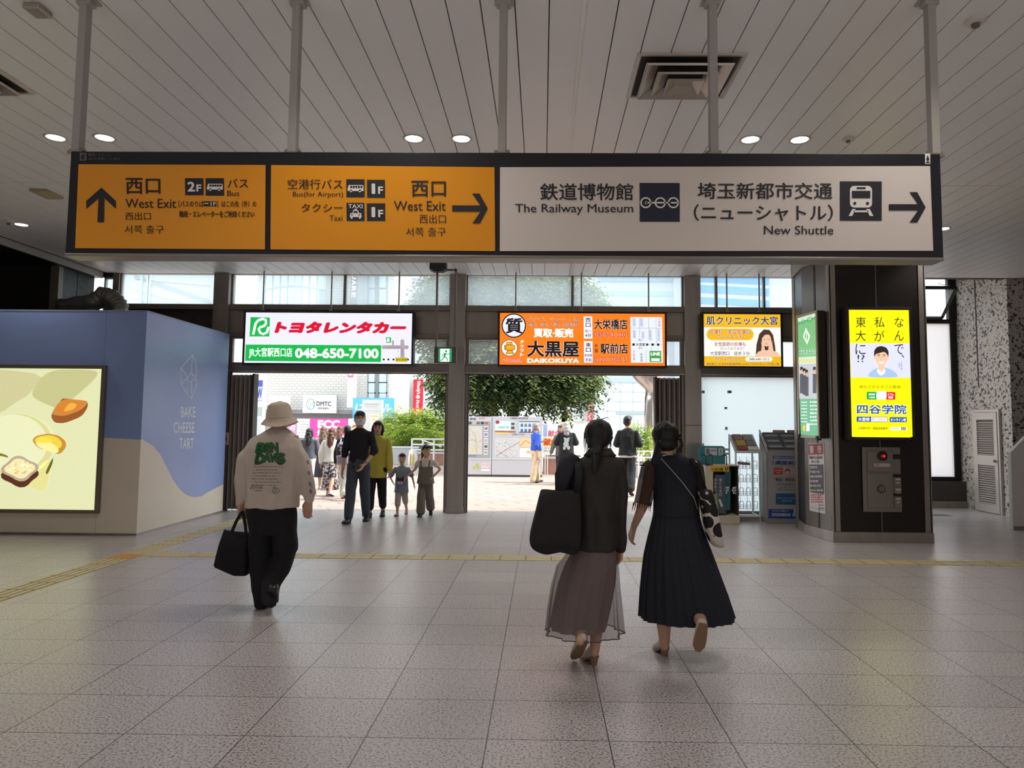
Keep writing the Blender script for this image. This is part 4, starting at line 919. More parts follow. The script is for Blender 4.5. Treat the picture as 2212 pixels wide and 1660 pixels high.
mb = MB(); c = at(490, 948, YF - .07); mb.box(c.x - .03, c.x + .03, YF - .09, YF - .065, c.z - .11, c.z + .11, mat('switch_cream', '#c8bea6', .5)); e = thing('switch_plate', 'small cream switch plate on the steel post beside the hoarding', 'switch', c); mb.build('plate', e, bevel=.004); mb = MB(); mb.box(c.x - .012, c.x + .012, YF - .096, YF - .0895, c.z - .03, c.z + .03, M_steel); mb.build('key_switch', e)

# ------------------------------------------------------------------ leaflet racks by the frosted pane
def racks():
    # teal topped free paper stand
    Yr = 11.55; sx = lambda px, py=1050, Y=Yr: at(px, py, Y)
    a = sx(1523, 1010); b = sx(1597, 1010); z1 = at(1560, 1005, Yr).z; dp = .42
    e = thing('magazine_stand', 'cream free paper stand with teal back board and black top hooks', 'rack', ((a.x + b.x) / 2, Yr + .2, 0)); CRM = mat('stand_cream', '#c4baa4', .5); TE = mat('stand_teal', '#2f7f8c', .45); BR = mat('stand_brown', '#4a4034', .5)
    mb = MB(); mb.box(a.x, b.x, Yr, Yr + dp, .0, .13, CRM); mb.box(a.x, a.x + .13, Yr, Yr + dp, .13, z1, CRM); mb.box(b.x - .02, b.x, Yr + .05, Yr + dp, .13, z1, BR); mb.box(a.x + .13, b.x - .02, Yr + dp - .02, Yr + dp, .13, z1, BR); mb.box(a.x, b.x, Yr, Yr + dp, z1 - .02, z1, CRM); mb.build('body', e, bevel=.006)
    x0 = a.x + .16; x1 = sx(1568).x
    mb = MB(); mb.box(x0, x1, Yr + .02, Yr + .16, .16, z1 - .16, mat('poster_slate', '#4a5260', .5)); o = mb.build('front_poster', e, bevel=.004)
    p = Pan([(1538, 1022), (1566, 1022), (1567, 1108), (1540, 1108)], Y=Yr + .018); Wt = ink('#cfd6dc'); p.vtext('自由自在', 1545, 1034, 5, 7.4, Wt); p.vtext('働ける毎日', 1556, 1034, 5.5, 8, Wt); p.poly([(1541, 1070), (1549, 1064), (1552, 1100), (1544, 1100)], ink('#8a9a58'), 1); p.poly([(1552, 1080), (1556, 1078), (1562, 1094), (1558, 1096)], Wt, 1); p.build('poster_print', e)
    p = Pan([(1535, 1007), (1575, 1007), (1575, 1019), (1535, 1019)], Y=Yr - .003); p.rect(1535, 1007, 1575, 1019, ink('#d8b82c'), 0); p.text('2ヶ月後の試験', 1537, 1011, 1562, 1018, K, .02, lay=2); p.text('０', 1566, 1009, 1573, 1017, K, .05, lay=2); p.build('price_strip', e)
    mb = MB(); mb.poly([(sx(1572).x, Yr + .2, .2), (sx(1583).x, Yr + .2, .2), (sx(1586).x, Yr + .2, z1 - .1), (sx(1573).x, Yr + .2, z1 - .1)], TE)
    for px, py in ((1569, 1054), (1573, 1054), (1568, 1060), (1572, 1060), (1569, 1065), (1584, 1055), (1588, 1054), (1592, 1053), (1583, 1060), (1588, 1060), (1593, 1060), (1585, 1065), (1590, 1066), (1594, 1067)):
        c = at(px, py, Yr + .15); mb.obox(c, ((1, 0, 0), (0, 1, 0), (0, 0, 1)), (.013, .004, .016), ink('#eef6f8'))
    mb.build('perforated_strap', e)
    t0 = sx(1520).x; t1 = sx(1578).x; zt = at(1550, 964, Yr + .3).z; pts = []
    for cx, cz, s0 in ((t1 - .06, zt - .06, 90), (t0 + .06, zt - .06, 180)):
        for k in range(5): aa = math.radians(s0 - 90 + 22.5 * k); pts.append((cx + .06 * math.cos(aa), Yr + .3, cz + .06 * math.sin(aa)))
    mb = MB(); mb.prism([(t1, Yr + .3, z1)] + pts + [(t0, Yr + .3, z1)], (0, .025, 0), TE); mb.build('back_board', e)
    p = Pan([(1523, 968), (1575, 968), (1575, 984), (1523, 984)], Y=Yr + .297); p.rect(1523, 968, 1549, 984, ink('#c8d4d6'), 1); p.rect(1552, 968, 1562, 984, ink('#c8d4d6'), 1); p.rect(1525, 970, 1533, 982, ink('#6a7478'), 2); p.scrib(1536, 972, 1548, 976, ink('#6a7478')); p.rect(1564, 969, 1575, 974, ink('#aac4c8'), 1); p.rect(1564, 978, 1575, 983, ink('#aac4c8'), 1); p.stroke([(1557, 971), (1557, 981)], 1.4, K, 2); p.build('back_print', e)
    for px in (1525, 1540, 1571): mb = MB(); x = sx(px).x; mb.tube([(x, Yr + .02, z1), (x, Yr + .02, z1 + .14), (x - .02, Yr + .02, z1 + .165), (x - .05, Yr + .02, z1 + .165), (x - .065, Yr + .02, z1 + .14)], .011, MATS['black_plastic'], 6); mb.build('hook', e)
    # white wire rack
    Yw = 11.9; WM = mat('rack_white', '#c9cdcf', .4, .3); a = at(1590, 1050, Yw); b = at(1657, 1050, Yw); b.x = at(1656, 1050, 11.65).x - .035; e = thing('wire_rack', 'white wire leaflet rack with sloping magazines on top, between the two solid stands', 'rack', ((a.x + b.x) / 2, Yw + .2, 0))
    zt = at(1620, 977, Yw).z; zz = at(1600, 940, Yw + .4).z
    mb = MB()
    for x in (a.x, b.x):
        for y in (Yw, Yw + .4): mb.tube([(x, y, 0), (x, y, zt if y == Yw else zz)], .016, WM, 6)
        mb.tube([(x, Yw, zt), (x, Yw + .4, zz)], .018, WM, 6); mb.tube([(x, Yw, .08), (x, Yw + .4, .08)], .016, WM, 6)
    for z in (.08, zt): mb.tube([(a.x, Yw, z), (b.x, Yw, z)], .02, WM, 6)
    mb.box(a.x, b.x, Yw, Yw + .4, .0, .07, mat('rack_foot', '#8d877c', .5)); mb.build('frame', e)
    mb = MB(); mb.poly([(a.x, Yw + .01, zt), (b.x, Yw + .01, zt), (b.x, Yw + .41, zz), (a.x, Yw + .41, zz)], mat('tray_grey', '#9a9690', .5)); mb.build('sloping_tray', e)
    mw = MB()
    for z in (.2, .42, .64, .86):
        for dz in (0, .03, .06): mw.tube([(a.x + .02, Yw - .0 + .04, z + dz), (b.x - .02, Yw + .04, z + dz)], .004, WM, 5)
        for k in range(3):
            x = a.x + .08 + k * (b.x - a.x - .16) / 2; mw.tube([(x - .035, Yw + .0, z), (x - .035, Yw - .02, z + .11), (x - .02, Yw - .02, z + .13), (x + .02, Yw - .02, z + .13), (x + .035, Yw - .02, z + .11), (x + .035, Yw, z)], .005, WM, 5); mw.tube([(x, Yw + .05, z - .02), (x, Yw + .05, z + .2)], .004, WM, 5)
    mw.build('wire_pockets', e)
    q = at(1605, 1000, Yw); mb = MB(); mb.obox((q.x, Yw - .03, q.z - .01), ((1, 0, -.08), (0, 1, 0), (.08, 0, 1)), (.1, .004, .022), mat('tag_grey', '#7c7872', .5)); mb.build('price_tag', e)
    W = b.x - a.x
    def mag(u0, u1, t0, t1, col, label):
        d = Vector((0, .4, zz - zt)); n = Vector((0, -(zz - zt), .4)).normalized(); c0 = Vector((a.x, Yw + .01, zt)); L = [c0 + Vector((W * u, 0, 0)) + d * t + n * .006 for u, t in ((u0, t0), (u1, t0), (u1, t1), (u0, t1))]
        m = MB(); m.prism(L, n * .02, mat('mag_' + col[1:], col, .4)); o = m.build('magazine', bevel=.002); tag(o, label, 'magazine', 'magazines on the wire rack')
    mag(.12, .5, .64, .97, '#8a6658', 'brown magazine at the upper left of the wire rack tray'); mag(.16, .56, .30, .62, '#b49a34', 'mustard yellow magazine in the middle of the wire rack tray'); mag(.14, .54, .06, .28, '#8c2c28', 'dark red magazine at the lower left of the wire rack tray')
    mag(.55, .95, .62, .97, '#8b8781', 'grey magazine at the upper right of the wire rack tray'); mag(.60, .98, .30, .60, '#7a7671', 'darker grey magazine at the middle right of the wire rack tray'); mag(.58, .98, .06, .27, '#d8d6d0', 'white magazine at the lower right of the wire rack tray')
    # grey leaflet stand with printed front
    Yc = 11.65; a = at(1656, 1050, Yc); b = at(1738, 1050, Yc); zt = at(1690, 973, Yc).z; zz = at(1680, 937, Yc + .35).z
    e = thing('leaflet_stand', 'grey leaflet stand with blue kanji print on its tall front', 'rack', ((a.x + b.x) / 2, Yc + .18, 0)); GY = mat('stand_grey', '#8d8a88', .5)
    mb = MB(); mb.prism([(a.x, Yc, .0), (a.x, Yc + .36, .0), (a.x, Yc + .36, zz), (a.x, Yc, zt)], (b.x - a.x, 0, 0), GY); mb.build('body', e, bevel=.004)
    for x in (a.x, b.x - .02): mb = MB(); mb.prism([(x, Yc - .01, zt - .03), (x, Yc + .37, zz - .03), (x, Yc + .37, zz + .06), (x, Yc - .01, zt + .06)], (.02, 0, 0), mat('side_clear', '#a8adb0', .3)); mb.build('tray_side', e)
    p = Pan([(1656, 975), (1738, 975), (1739, 1120), (1661, 1121)], Y=Yc - .003); BL = ink('#20468c'); DB = ink('#2c5a86'); p.poly([(1657, 974), (1738, 974), (1739, 1120), (1661, 1121)], ink('#a3a09f'), 0)
    p.rect(1669, 986, 1726, 991.5, BL, 1); p.text('埼玉県民のみなさまのための共済です', 1671, 987, 1724, 990.5, ink('#dfe4ea'), .02, lay=3); p.text('県民共済', 1674, 996, 1728, 1005, BL, .04, .3); p.vtext('埼玉', 1669, 996, 3.6, 4.6, BL, .02)
    p.rect(1671, 1011, 1691, 1026, ink('#b84a34'), 1); p.scrib(1674, 1016, 1689, 1018, ink('#e8c8b8'), 2); p.scrib(1677, 1021, 1685, 1023, ink('#e8c8b8'), 2); p.rect(1692, 1011, 1724, 1026, ink('#b4aca6'), 1); p.oval(1701, 1018.5, 6, 6, ink('#b04a48'), 2); p.oval(1701, 1021, 3, 2.5, ink('#e0d0c8'), 3)
    p.text('「新型・県民共済」', 1673, 1033, 1726, 1040.5, K, .01); p.text('月々2,500円～', 1678, 1045, 1719, 1050, K); p.text('入院・手術・死亡など', 1682, 1052, 1718, 1055, K); p.text('幅広く保障します。', 1680, 1057, 1717, 1060, K)
    p.rect(1676, 1067, 1725, 1091, DB, 1); p.text('あなたの「もしも」を支える', 1679, 1075, 1720, 1078.5, ink('#c8d4e0'), lay=2); p.text('県民共済', 1690, 1081, 1710, 1084.5, ink('#c8d4e0'), lay=2)
    p.poly([(1661, 1101), (1738.5, 1100), (1739, 1120), (1661, 1121)], BL, 1); p.text('たすけあいは保障です！', 1668, 1102.5, 1704, 1106.5, ink('#c8d4e0'), lay=2); p.rect(1669, 1110, 1707, 1115.5, ink('#c8ccd4'), 2); p.text('県民共済・検索', 1671, 1111, 1705, 1114.5, BL, .02, lay=3)
    for x, c in ((1717, '#8fa8c0'), (1728, '#c07858')): p.oval(x, 1103, 3, 4, ink('#e0c0a8'), 3); p.poly([(x - 6, 1116), (x - 4, 1107), (x + 4, 1107), (x + 7, 1116)], ink(c), 3)
    p.build('front_print', e)
    d = Vector((0, .36, zz - zt)); n = Vector((0, -(zz - zt), .36)).normalized(); W = b.x - a.x
    for r in range(3):
        for k in range(2):
            u0 = .07 + k * .44; t0 = .04 + r * .32
            L = [Vector((a.x, Yc, zt)) + Vector((W * u, 0, 0)) + d * t + n * .005 for u, t in ((u0, t0), (u0 + .4, t0), (u0 + .4, t0 + .29), (u0, t0 + .29))]
            m = MB(); m.prism(L, n * .03, mat('leaflet_slate', '#6a6c72', .5)); m.prism([v + d * 0 + n * .031 for v in [L[0].lerp(L[3], .6), L[1].lerp(L[2], .6), L[1].lerp(L[2], .92), L[0].lerp(L[3], .92)]], n * .001, ink('#3a4454')); m.prism([v + n * .031 for v in [L[0].lerp(L[3], .1) + Vector((.03, 0, 0)), L[1].lerp(L[2], .1) - Vector((.03, 0, 0)), L[1].lerp(L[2], .5) - Vector((.03, 0, 0)), L[0].lerp(L[3], .5) + Vector((.03, 0, 0))]], n * .001, ink('#94969a'))
            o = m.build('leaflet_stack'); tag(o, 'slate leaflet pile on the grey stand, %s row %s' % (('bottom', 'middle', 'top')[r], ('left', 'right')[k]), 'leaflets', 'leaflet piles on the grey stand')
    for k in range(2):
        c = at((1668, 1699)[k], 934, Yc + .4); m = MB(); w = .2; zr = c.z; m.box(c.x + (.0), c.x + w, Yc + .365, Yc + .372, zz - .02, zr + .035, mat('card_coral', '#c8745c', .5)); m.box(c.x + .02, c.x + w - .02, Yc + .363, Yc + .365, zr - .005, zr + .015, ink('#e8c4b4')); m.build('header_card', e)
racks()

# ------------------------------------------------------------------ right recess: louvred door, white panel, floor grate
def recess_items():
    px = Vector((XR, 0, 0)); nx = Vector((1, 0, 0)); a = on_plane(2112, 1000, px, nx); b = on_plane(2163, 1000, px, nx); zt = on_plane(2140, 891, px, nx).z
    y0, y1 = b.y, a.y; MD = mat('door_paint', '#b9b0a6', .4, .2)
    e = struct(thing('door_1', None, None, (XR, (y0 + y1) / 2, 0)))
    mb = MB()
    mb.box(XR - .05, XR - .001, y0 - .05, y0, 0.0, zt + .05, MD); mb.box(XR - .05, XR - .001, y1, y1 + .05, 0, zt + .05, MD); mb.box(XR - .05, XR - .001, y0, y1, zt, zt + .05, MD); mb.build('door_frame', e, bevel=.004)
    mb = MB(); t = .1; x0, x1 = XR - .06, XR - .02
    for ya, yb, za, zb in ((y0 + .005, y0 + t, .01, zt - .005), (y1 - t, y1 - .005, .01, zt - .005), (y0 + t, y1 - t, .01, .16), (y0 + t, y1 - t, zt * .47, zt * .57), (y0 + t, y1 - t, zt - .14, zt - .005)): mb.box(x0, x1, ya, yb, za, zb, MD)
    o = mb.build('door_leaf', e, bevel=.003)
    mb = MB()
    for za, zb in ((.16, zt * .47), (zt * .57, zt - .14)):
        z = za + .02
        while z < zb - .02: mb.obox((XR - .04, (y0 + y1) / 2, z), ((1, 0, .7), (0, 1, 0), (-.7, 0, 1)), (.022, (y1 - y0) / 2 - t, .003), MD); z += .042
    mb.box(XR - .024, XR - .02, y0 + t, y1 - t, .16, zt - .14, mat('louvre_back', '#5d564e', .7)); mb.build('louvres', o)
    mb = MB(); mb.ball((XR - .09, y0 + .06, zt * .52), .028, M_steel); mb.build('door_knob', o, smooth=True)
    # white panelled end of a barrier at the picture edge
    Yp = 11.2; c = [at(2188, 1137, Yp), at(2183, 978, Yp), at(2212, 948, Yp), at(2300, 860, Yp), at(2300, 1137, Yp)]
    mb = MB(); c[0].z = 0; c[4].z = 0; mb.prism(c, (0, .08, 0), mat('barrier_white', '#c9c4c0', .5)); e = thing('barrier_panel', 'white panel with a sloping top at the right picture edge', 'panel', (c[0].x + .3, Yp, 0)); mb.build('panel', e, bevel=.01)
    mb = MB(); mb.prism([c[0], c[0] + Vector((.7, 0, 0)), c[0] + Vector((.7, 0, .06)), c[0] + Vector((0, 0, .06))], (0, -.02, 0), M_steel); mb.build('kick_strip', e)
    a = ground(2008, 1113); e = thing('floor_grate', 'small grey drain grate in the floor behind the right pillar', 'grate', a); mb = MB()
    for k in range(8): mb.box(a.x - .1 + k * .055, a.x - .075 + k * .055, a.y - .12, a.y + .12, .001, .008, M_steel)
    mb.box(a.x - .12, a.x + .34, a.y - .14, a.y + .14, .0005, .002, M_gap); mb.build('bars', e)
    Ys = 10.9; a = at(1992, 880, Ys); b = at(2003, 1105, Ys); mb = MB(); mb.box(5.43, b.x + .02, Ys, Ys + .35, .05, at(1998, 887, Ys).z, mat('kiosk_black', '#151416', .35)); e = thing('information_kiosk', 'narrow black free standing kiosk just showing behind the right edge of the pillar', 'kiosk', (5.52, Ys + .17, 0)); mb.build('cabinet', e, bevel=.01); mb = MB(); mb.box(5.42, b.x + .05, Ys - .03, Ys + .38, 0, .05, M_steel); mb.build('foot', e)
recess_items()
# ------------------------------------------------------------------ the plaza outside: map boards, planters, plants
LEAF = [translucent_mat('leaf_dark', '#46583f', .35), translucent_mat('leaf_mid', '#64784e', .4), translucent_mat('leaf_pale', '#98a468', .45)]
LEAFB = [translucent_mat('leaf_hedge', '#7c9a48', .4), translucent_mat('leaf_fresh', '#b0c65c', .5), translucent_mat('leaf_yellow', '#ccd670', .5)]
BARK = mat('bark', '#3a302a', .9, noise_amt=.5, noise_scale=12, bump=.8)
def foliage(name, parent, blobs, n, leaf, mats, droop=.5, per=14, seed=1, label=None):
    rnd = random.Random(seed); mb = MB()
    tot = sum(b[1][0] * b[1][2] for b in blobs)
    for c, r in blobs:
        c = Vector(c); r = Vector(r)
        for _ in range(int(n * r.x * r.z / tot)):
            d = Vector((rnd.gauss(0, 1), rnd.gauss(0, 1), rnd.gauss(0, 1))).normalized(); k = rnd.uniform(.45, 1.0) ** .6
            p = c + Vector((d.x * r.x, d.y * r.y, d.z * r.z)) * k
            g = (Vector((d.x, d.y, d.z * .3)) + Vector((rnd.uniform(-.5, .5), rnd.uniform(-.5, .5), rnd.uniform(-.3, .3)))).normalized()
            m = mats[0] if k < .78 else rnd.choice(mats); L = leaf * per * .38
            side = g.cross(Vector((0, 0, 1))); side = side.normalized() if side.length > .01 else Vector((1, 0, 0))
            for j in range(per):
                t = j / per; q = p + g * (L * t) - Vector((0, 0, 1)) * (droop * L * t * t) + Vector((rnd.uniform(-1, 1), rnd.uniform(-1, 1), rnd.uniform(-1, 1))) * leaf * .3
                s_ = 1 if j % 2 else -1; a = (side * s_ * .8 + g * .5 - Vector((0, 0, rnd.uniform(.1, .7)))).normalized(); up = Vector((rnd.uniform(-.4, .4), rnd.uniform(-.4, .4), 1)); b = a.cross(up).normalized() * leaf * .24
                mb.add([q, q + a * leaf * .5 + b, q + a * leaf, q + a * leaf * .5 - b], [(0, 1, 2, 3)], m)
    o = mb.build(name, parent)
    if label: o['label'] = label
    return o
def rod(mb, pts, r, m, n=8): mb.tube(pts, r, m, n)

def map_boards():
    Y = 21.3; MW = mat('board_white', '#c4c6ca', .5); GY = ink('#a2a5aa'); PA = ink('#d2cfc4'); DK = ink('#4c4f55')
    def board(x0, x1, label):
        a = at(x0, 900, Y); b = at(x1, 900, Y); e = thing('map_board', label, 'map board', ((a.x + b.x) / 2, Y + .15, 0), 'town map boards on the plaza')
        z1 = a.z; mb = MB(); mb.box(a.x, b.x, Y, Y + .3, .06, z1, MW); mb.box(a.x, b.x, Y + .03, Y + .27, 0, .06, mat('board_foot', '#55585c', .6)); zm = at(x0, 992, Y).z; mb.box(a.x, b.x, Y - .012, Y, zm - .02, zm + .02, MW); mb.build('cabinet', e, bevel=.008)
        return e, Pan([(x0, 900), (x1, 900), (x1, 1028), (x0, 1028)], Y=Y - .004)
    e, p = board(980, 1062.5, 'left grey map board with cream map and a column of small pictures')
    p.rect(1008, 911, 1059, 990, GY, 1); p.rect(1009, 921, 1041.5, 982, PA, 2); p.text('案内図', 1014, 903, 1027, 908, DK, .02); p.text('観光案内', 1034, 902, 1047, 905, ink('#d0607a'), .02)
    rnd = random.Random(2)
    for k in range(120): x = rnd.uniform(1010, 1040); y = rnd.uniform(922, 980); p.rect(x, y, x + rnd.uniform(.4, 1.6), y + rnd.uniform(.4, 1.2), ink(rnd.choice(['#b8a8a0', '#c8b090', '#9aa49a', '#d0c0c0'])), 3)
    p.stroke([(1010, 955), (1020, 950), (1033, 956), (1041, 950)], 1.2, ink('#d0a0a0'), 4); p.stroke([(1012, 925), (1026, 940), (1030, 980)], .8, ink('#a0a0a8'), 4); p.oval(1025, 970, 3, 3, ink('#d8d870'), 4)
    for k, c in enumerate(('#8a7a8a', '#8a90b8', '#b8b4b0', '#606468', '#a8a8a4')): p.rect(1045, 921 + k * 13, 1054, 931 + k * 13, ink('#e6e6e6'), 2); p.rect(1046, 923 + k * 13, 1053, 929 + k * 13, ink(c), 3)
    for k in range(5): p.rect(1011 + k * 9, 911.5, 1018 + k * 9, 917, ink(('#50555a', '#c8b8a8', '#7a6a60', '#3c4248', '#b86a50')[k]), 2)
    p.text('大宮駅周辺', 1012, 984, 1030, 987, DK); YG = ink('#b8c060'); p.oval(1031, 1005, 3.4, 3.4, YG, 1); p.oval(1025, 1011, 3.4, 3.4, YG, 1); p.oval(1034, 1011, 3.4, 3.4, YG, 1); p.rect(1040, 1000, 1057, 1012, ink('#e2d4d6'), 1); p.text('さくら', 1042, 1001, 1055, 1008, ink('#d8a8b4'), .03); p.rect(1040, 1014, 1058, 1018, ink('#eeeeee'), 1); p.build('printed_face', e)
    e, p = board(1063.5, 1172, 'right grey map board with a pale street map and a display of blue bags')
    p.text('大宮駅西口周辺案内図', 1101, 902, 1140, 906, DK, .01); p.rect(1069, 910, 1113.5, 931, ink('#d6ecec'), 1); p.oval(1074, 913, 4.5, 3.8, ink('#a83a42'), 2); p.rect(1102, 911, 1113, 930, ink('#c8cdd0'), 2); p.rect(1104, 914, 1111, 919, DK, 3); p.rect(1104, 922, 1111, 928, DK, 3); p.text('大宮区役所のご案内', 1075, 922, 1099, 926, ink('#5a7a88')); p.rect(1069, 932, 1113.5, 935, ink('#b85a48'), 1); p.rect(1069, 935, 1100, 938.5, ink('#e8d080'), 1)
    p.text('大宮駅西口バスのりば', 1105, 937, 1133, 941, DK); p.rect(1121, 910.5, 1165, 935, ink('#d4dce6'), 1); p.rect(1121, 910.5, 1165, 912, DK, 2); p.rect(1121, 933.5, 1165, 935, DK, 2)
    for r in range(2):
        for k in range(5): x = 1124 + k * 8.4; y = 915 + r * 11; c = ink(('#4a6ab0', '#5a8a6a', '#3a78b8', '#4a74a8', '#8a5a60')[(k + r * 2) % 5]); p.poly([(x, y + 7.5), (x + .6, y + 2), (x + 3, y), (x + 5.4, y + 2), (x + 6, y + 7.5)], c, 2)
    p.rect(1069, 946.5, 1122, 989, ink('#d2d4d4'), 1)
    for k in range(200): x = rnd.uniform(1070, 1120); y = rnd.uniform(948, 987); p.rect(x, y, x + rnd.uniform(.4, 2.2), y + rnd.uniform(.4, 1.2), ink(rnd.choice(['#a0a4a8', '#c0b8b0', '#8a8f96', '#d0c8c8'])), 2)
    p.stroke([(1071, 987), (1090, 974), (1108, 964), (1121, 955)], 1.1, ink('#8c8480'), 3); p.stroke([(1071, 972), (1085, 982), (1098, 988)], .9, ink('#b08c84'), 3)
    p.rect(1122.5, 946.5, 1165, 967, ink('#e6cfa0'), 1); p.stroke([(1124, 964), (1135, 952), (1148, 960), (1163, 950)], 1.5, ink('#c88a50'), 2); p.rect(1122.5, 968, 1165, 989, ink('#e0e6f0'), 1); p.oval(1142, 977, 5, 3.4, ink('#d8c68c'), 2); p.build('printed_face', e)
map_boards()

def planters():
    BRK = mat('planter_brick', '#b98a78', .8, noise_amt=.15, noise_scale=8); WH = mat('planter_white', '#d9dcde', .6); RAIL = mat('rail_white', '#e6e8e8', .4)
    def pl(n, label, x0, x1, Y, dep, ztop, m, coping=True):
        a = at(x0, 1000, Y).x; b = at(x1, 1000, Y).x; e = thing(n, label, 'planter', ((a + b) / 2, Y + dep / 2, 0)); mb = MB(); mb.box(a, b, Y, Y + dep, 0, ztop, m); mb.build('wall', e, bevel=.01)
        if coping: mb = MB(); mb.box(a - .02, b + .02, Y - .03, Y + dep, ztop, ztop + .07, WH); mb.build('coping', e, bevel=.008)
        mb = MB(); mb.box(a + .1, b - .1, Y + .1, Y + dep - .1, ztop + .0705, ztop + .09, mat('soil', '#4a3f34', .9)); mb.build('soil', e)
        return e, a, b
    e, a, b = pl('planter_box', 'pale grey planter box under the clipped hedge beyond the left doorway', 836, 903, 27.2, 1.4, .62, mat('planter_grey', '#b4b8bc', .7))
    c = ((a + b) / 2, 27.9, 1.05)
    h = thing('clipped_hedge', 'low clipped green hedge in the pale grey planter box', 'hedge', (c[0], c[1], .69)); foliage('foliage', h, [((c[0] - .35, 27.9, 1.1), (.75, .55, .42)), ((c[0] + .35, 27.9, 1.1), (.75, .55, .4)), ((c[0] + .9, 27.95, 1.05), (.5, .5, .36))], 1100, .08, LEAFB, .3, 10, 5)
    e, a2, b2 = pl('brick_planter', 'long low brick planter with shrubs beyond the children', 904, 1000, 27.0, 4.6, .42, BRK)
    for k, (px, dy, r, zz, lab) in enumerate(((858, 2.2, (1.15, .9, .8), 1.45, 'bushy light green shrub behind the clipped hedge'), (896, 2.6, (1.1, .9, .75), 1.4, 'light green shrub below the red vertical banner'), (934, 1.6, (1.1, .9, .8), 1.45, 'light green shrub nearest the middle pilaster in the left doorway'))):
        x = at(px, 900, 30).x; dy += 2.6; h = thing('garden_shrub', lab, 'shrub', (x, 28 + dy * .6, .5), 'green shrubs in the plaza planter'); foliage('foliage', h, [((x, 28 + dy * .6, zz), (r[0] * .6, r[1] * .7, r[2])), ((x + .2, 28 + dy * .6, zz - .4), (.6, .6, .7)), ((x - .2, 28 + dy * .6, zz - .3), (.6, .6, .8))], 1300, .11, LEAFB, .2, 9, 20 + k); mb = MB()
        for j in range(5): aa = j * 1.3; mb.tube([(x + .1 * math.cos(aa), 28 + dy * .6, .45), (x + .5 * math.cos(aa), 28 + dy * .6 + .3 * math.sin(aa), zz)], .02, BARK, 5)
        mb.build('stem', h)
    # white handrail before the brick planter
    Y = 26.6; x0 = at(890, 960, Y).x; x1 = at(985, 960, Y).x; e = thing('hand_rail', 'white metal railing in front of the shrubs, behind the tall girl', 'railing', ((x0 + x1) / 2, Y, 0)); mb = MB()
    for z in (.98, .78, .58): mb.tube([(x0, Y, z), (x1, Y, z)], .03, RAIL, 6)
    mb.build('rails', e)
    k = x0
    while k <= x1 + .01: mb = MB(); mb.tube([(k, Y, 0), (k, Y, 1.0)], .035, RAIL, 6); mb.build('post', e); k += (x1 - x0) / 4
    mb = MB(); mb.tube([(x0 + .3, Y + .25, .95), (x0 + 1.1, Y + .1, .7)], .025, RAIL, 6); mb.build('brace', e)
    Yc = 25.2; c = at(891, 1010, Yc).x; e = thing('wet_floor_cone', 'yellow and white bollard cover on the plaza behind the two children', 'bollard', (c, Yc, 0)); mb = MB(); mb.lathe((c, Yc, 0), [(.17, 0), (.16, .35), (.12, .62), (.001, .66)], mat('bollard_white', '#e4e4e0', .5), 16); mb.build('body', e, smooth=True); mb = MB(); 
    for s_ in (-.05, .05): mb.box(c + s_ - .02, c + s_ + .02, Yc - .185, Yc - .16, .1, .5, mat('bollard_yellow', '#c8a630', .5))
    mb.build('yellow_stripe', e)
    e, a3, b3 = pl('brick_planter', 'low reddish brick planter beside the blood donation signs', 1173, 1262, 22.6, 1.0, .48, BRK)
    e, a4, b4 = pl('concrete_planter', 'grey stepped planter below the bamboo at the right', 1376, 1440, 21.5, 1.3, .34, mat('planter_grey', '#b4b8bc', .7), False)
    x = at(1388, 950, 22).x; h = thing('bamboo_plant', 'spindly yellow green bamboo beside the silver sculpture', 'plant', (x, 22.1, .36)); mb = MB(); rnd = random.Random(4); bl = []
    for j in range(9): xx = x + rnd.uniform(-.22, .22); yy = 22.1 + rnd.uniform(-.3, .3); top = rnd.uniform(1.3, 1.75); mb.tube([(xx, yy, .36), (xx + rnd.uniform(-.1, .1), yy, top)], .01, mat('cane', '#9aa85a', .5), 5); bl.append(((xx, yy, top * .75), (.12, .12, .38)))
    mb.build('cane', h); foliage('foliage', h, bl, 150, .13, LEAFB, .3, 6, 9)
    Y = 21.2; x0 = at(1376, 990, Y).x; x1 = at(1440, 990, Y).x; e = thing('hand_rail', 'low white railing in front of the bamboo at the right', 'railing', ((x0 + x1) / 2, Y, 0)); mb = MB()
    for z in (.8, .62): mb.tube([(x0, Y, z), (x1, Y, z)], .018, RAIL, 6)
    mb.build('rails', e)
    for k in range(3): mb = MB(); xx = x0 + .05 + k * (x1 - x0 - .1) / 2; mb.tube([(xx, Y, 0), (xx, Y, .82)], .022, RAIL, 6); mb.build('post', e)
planters()

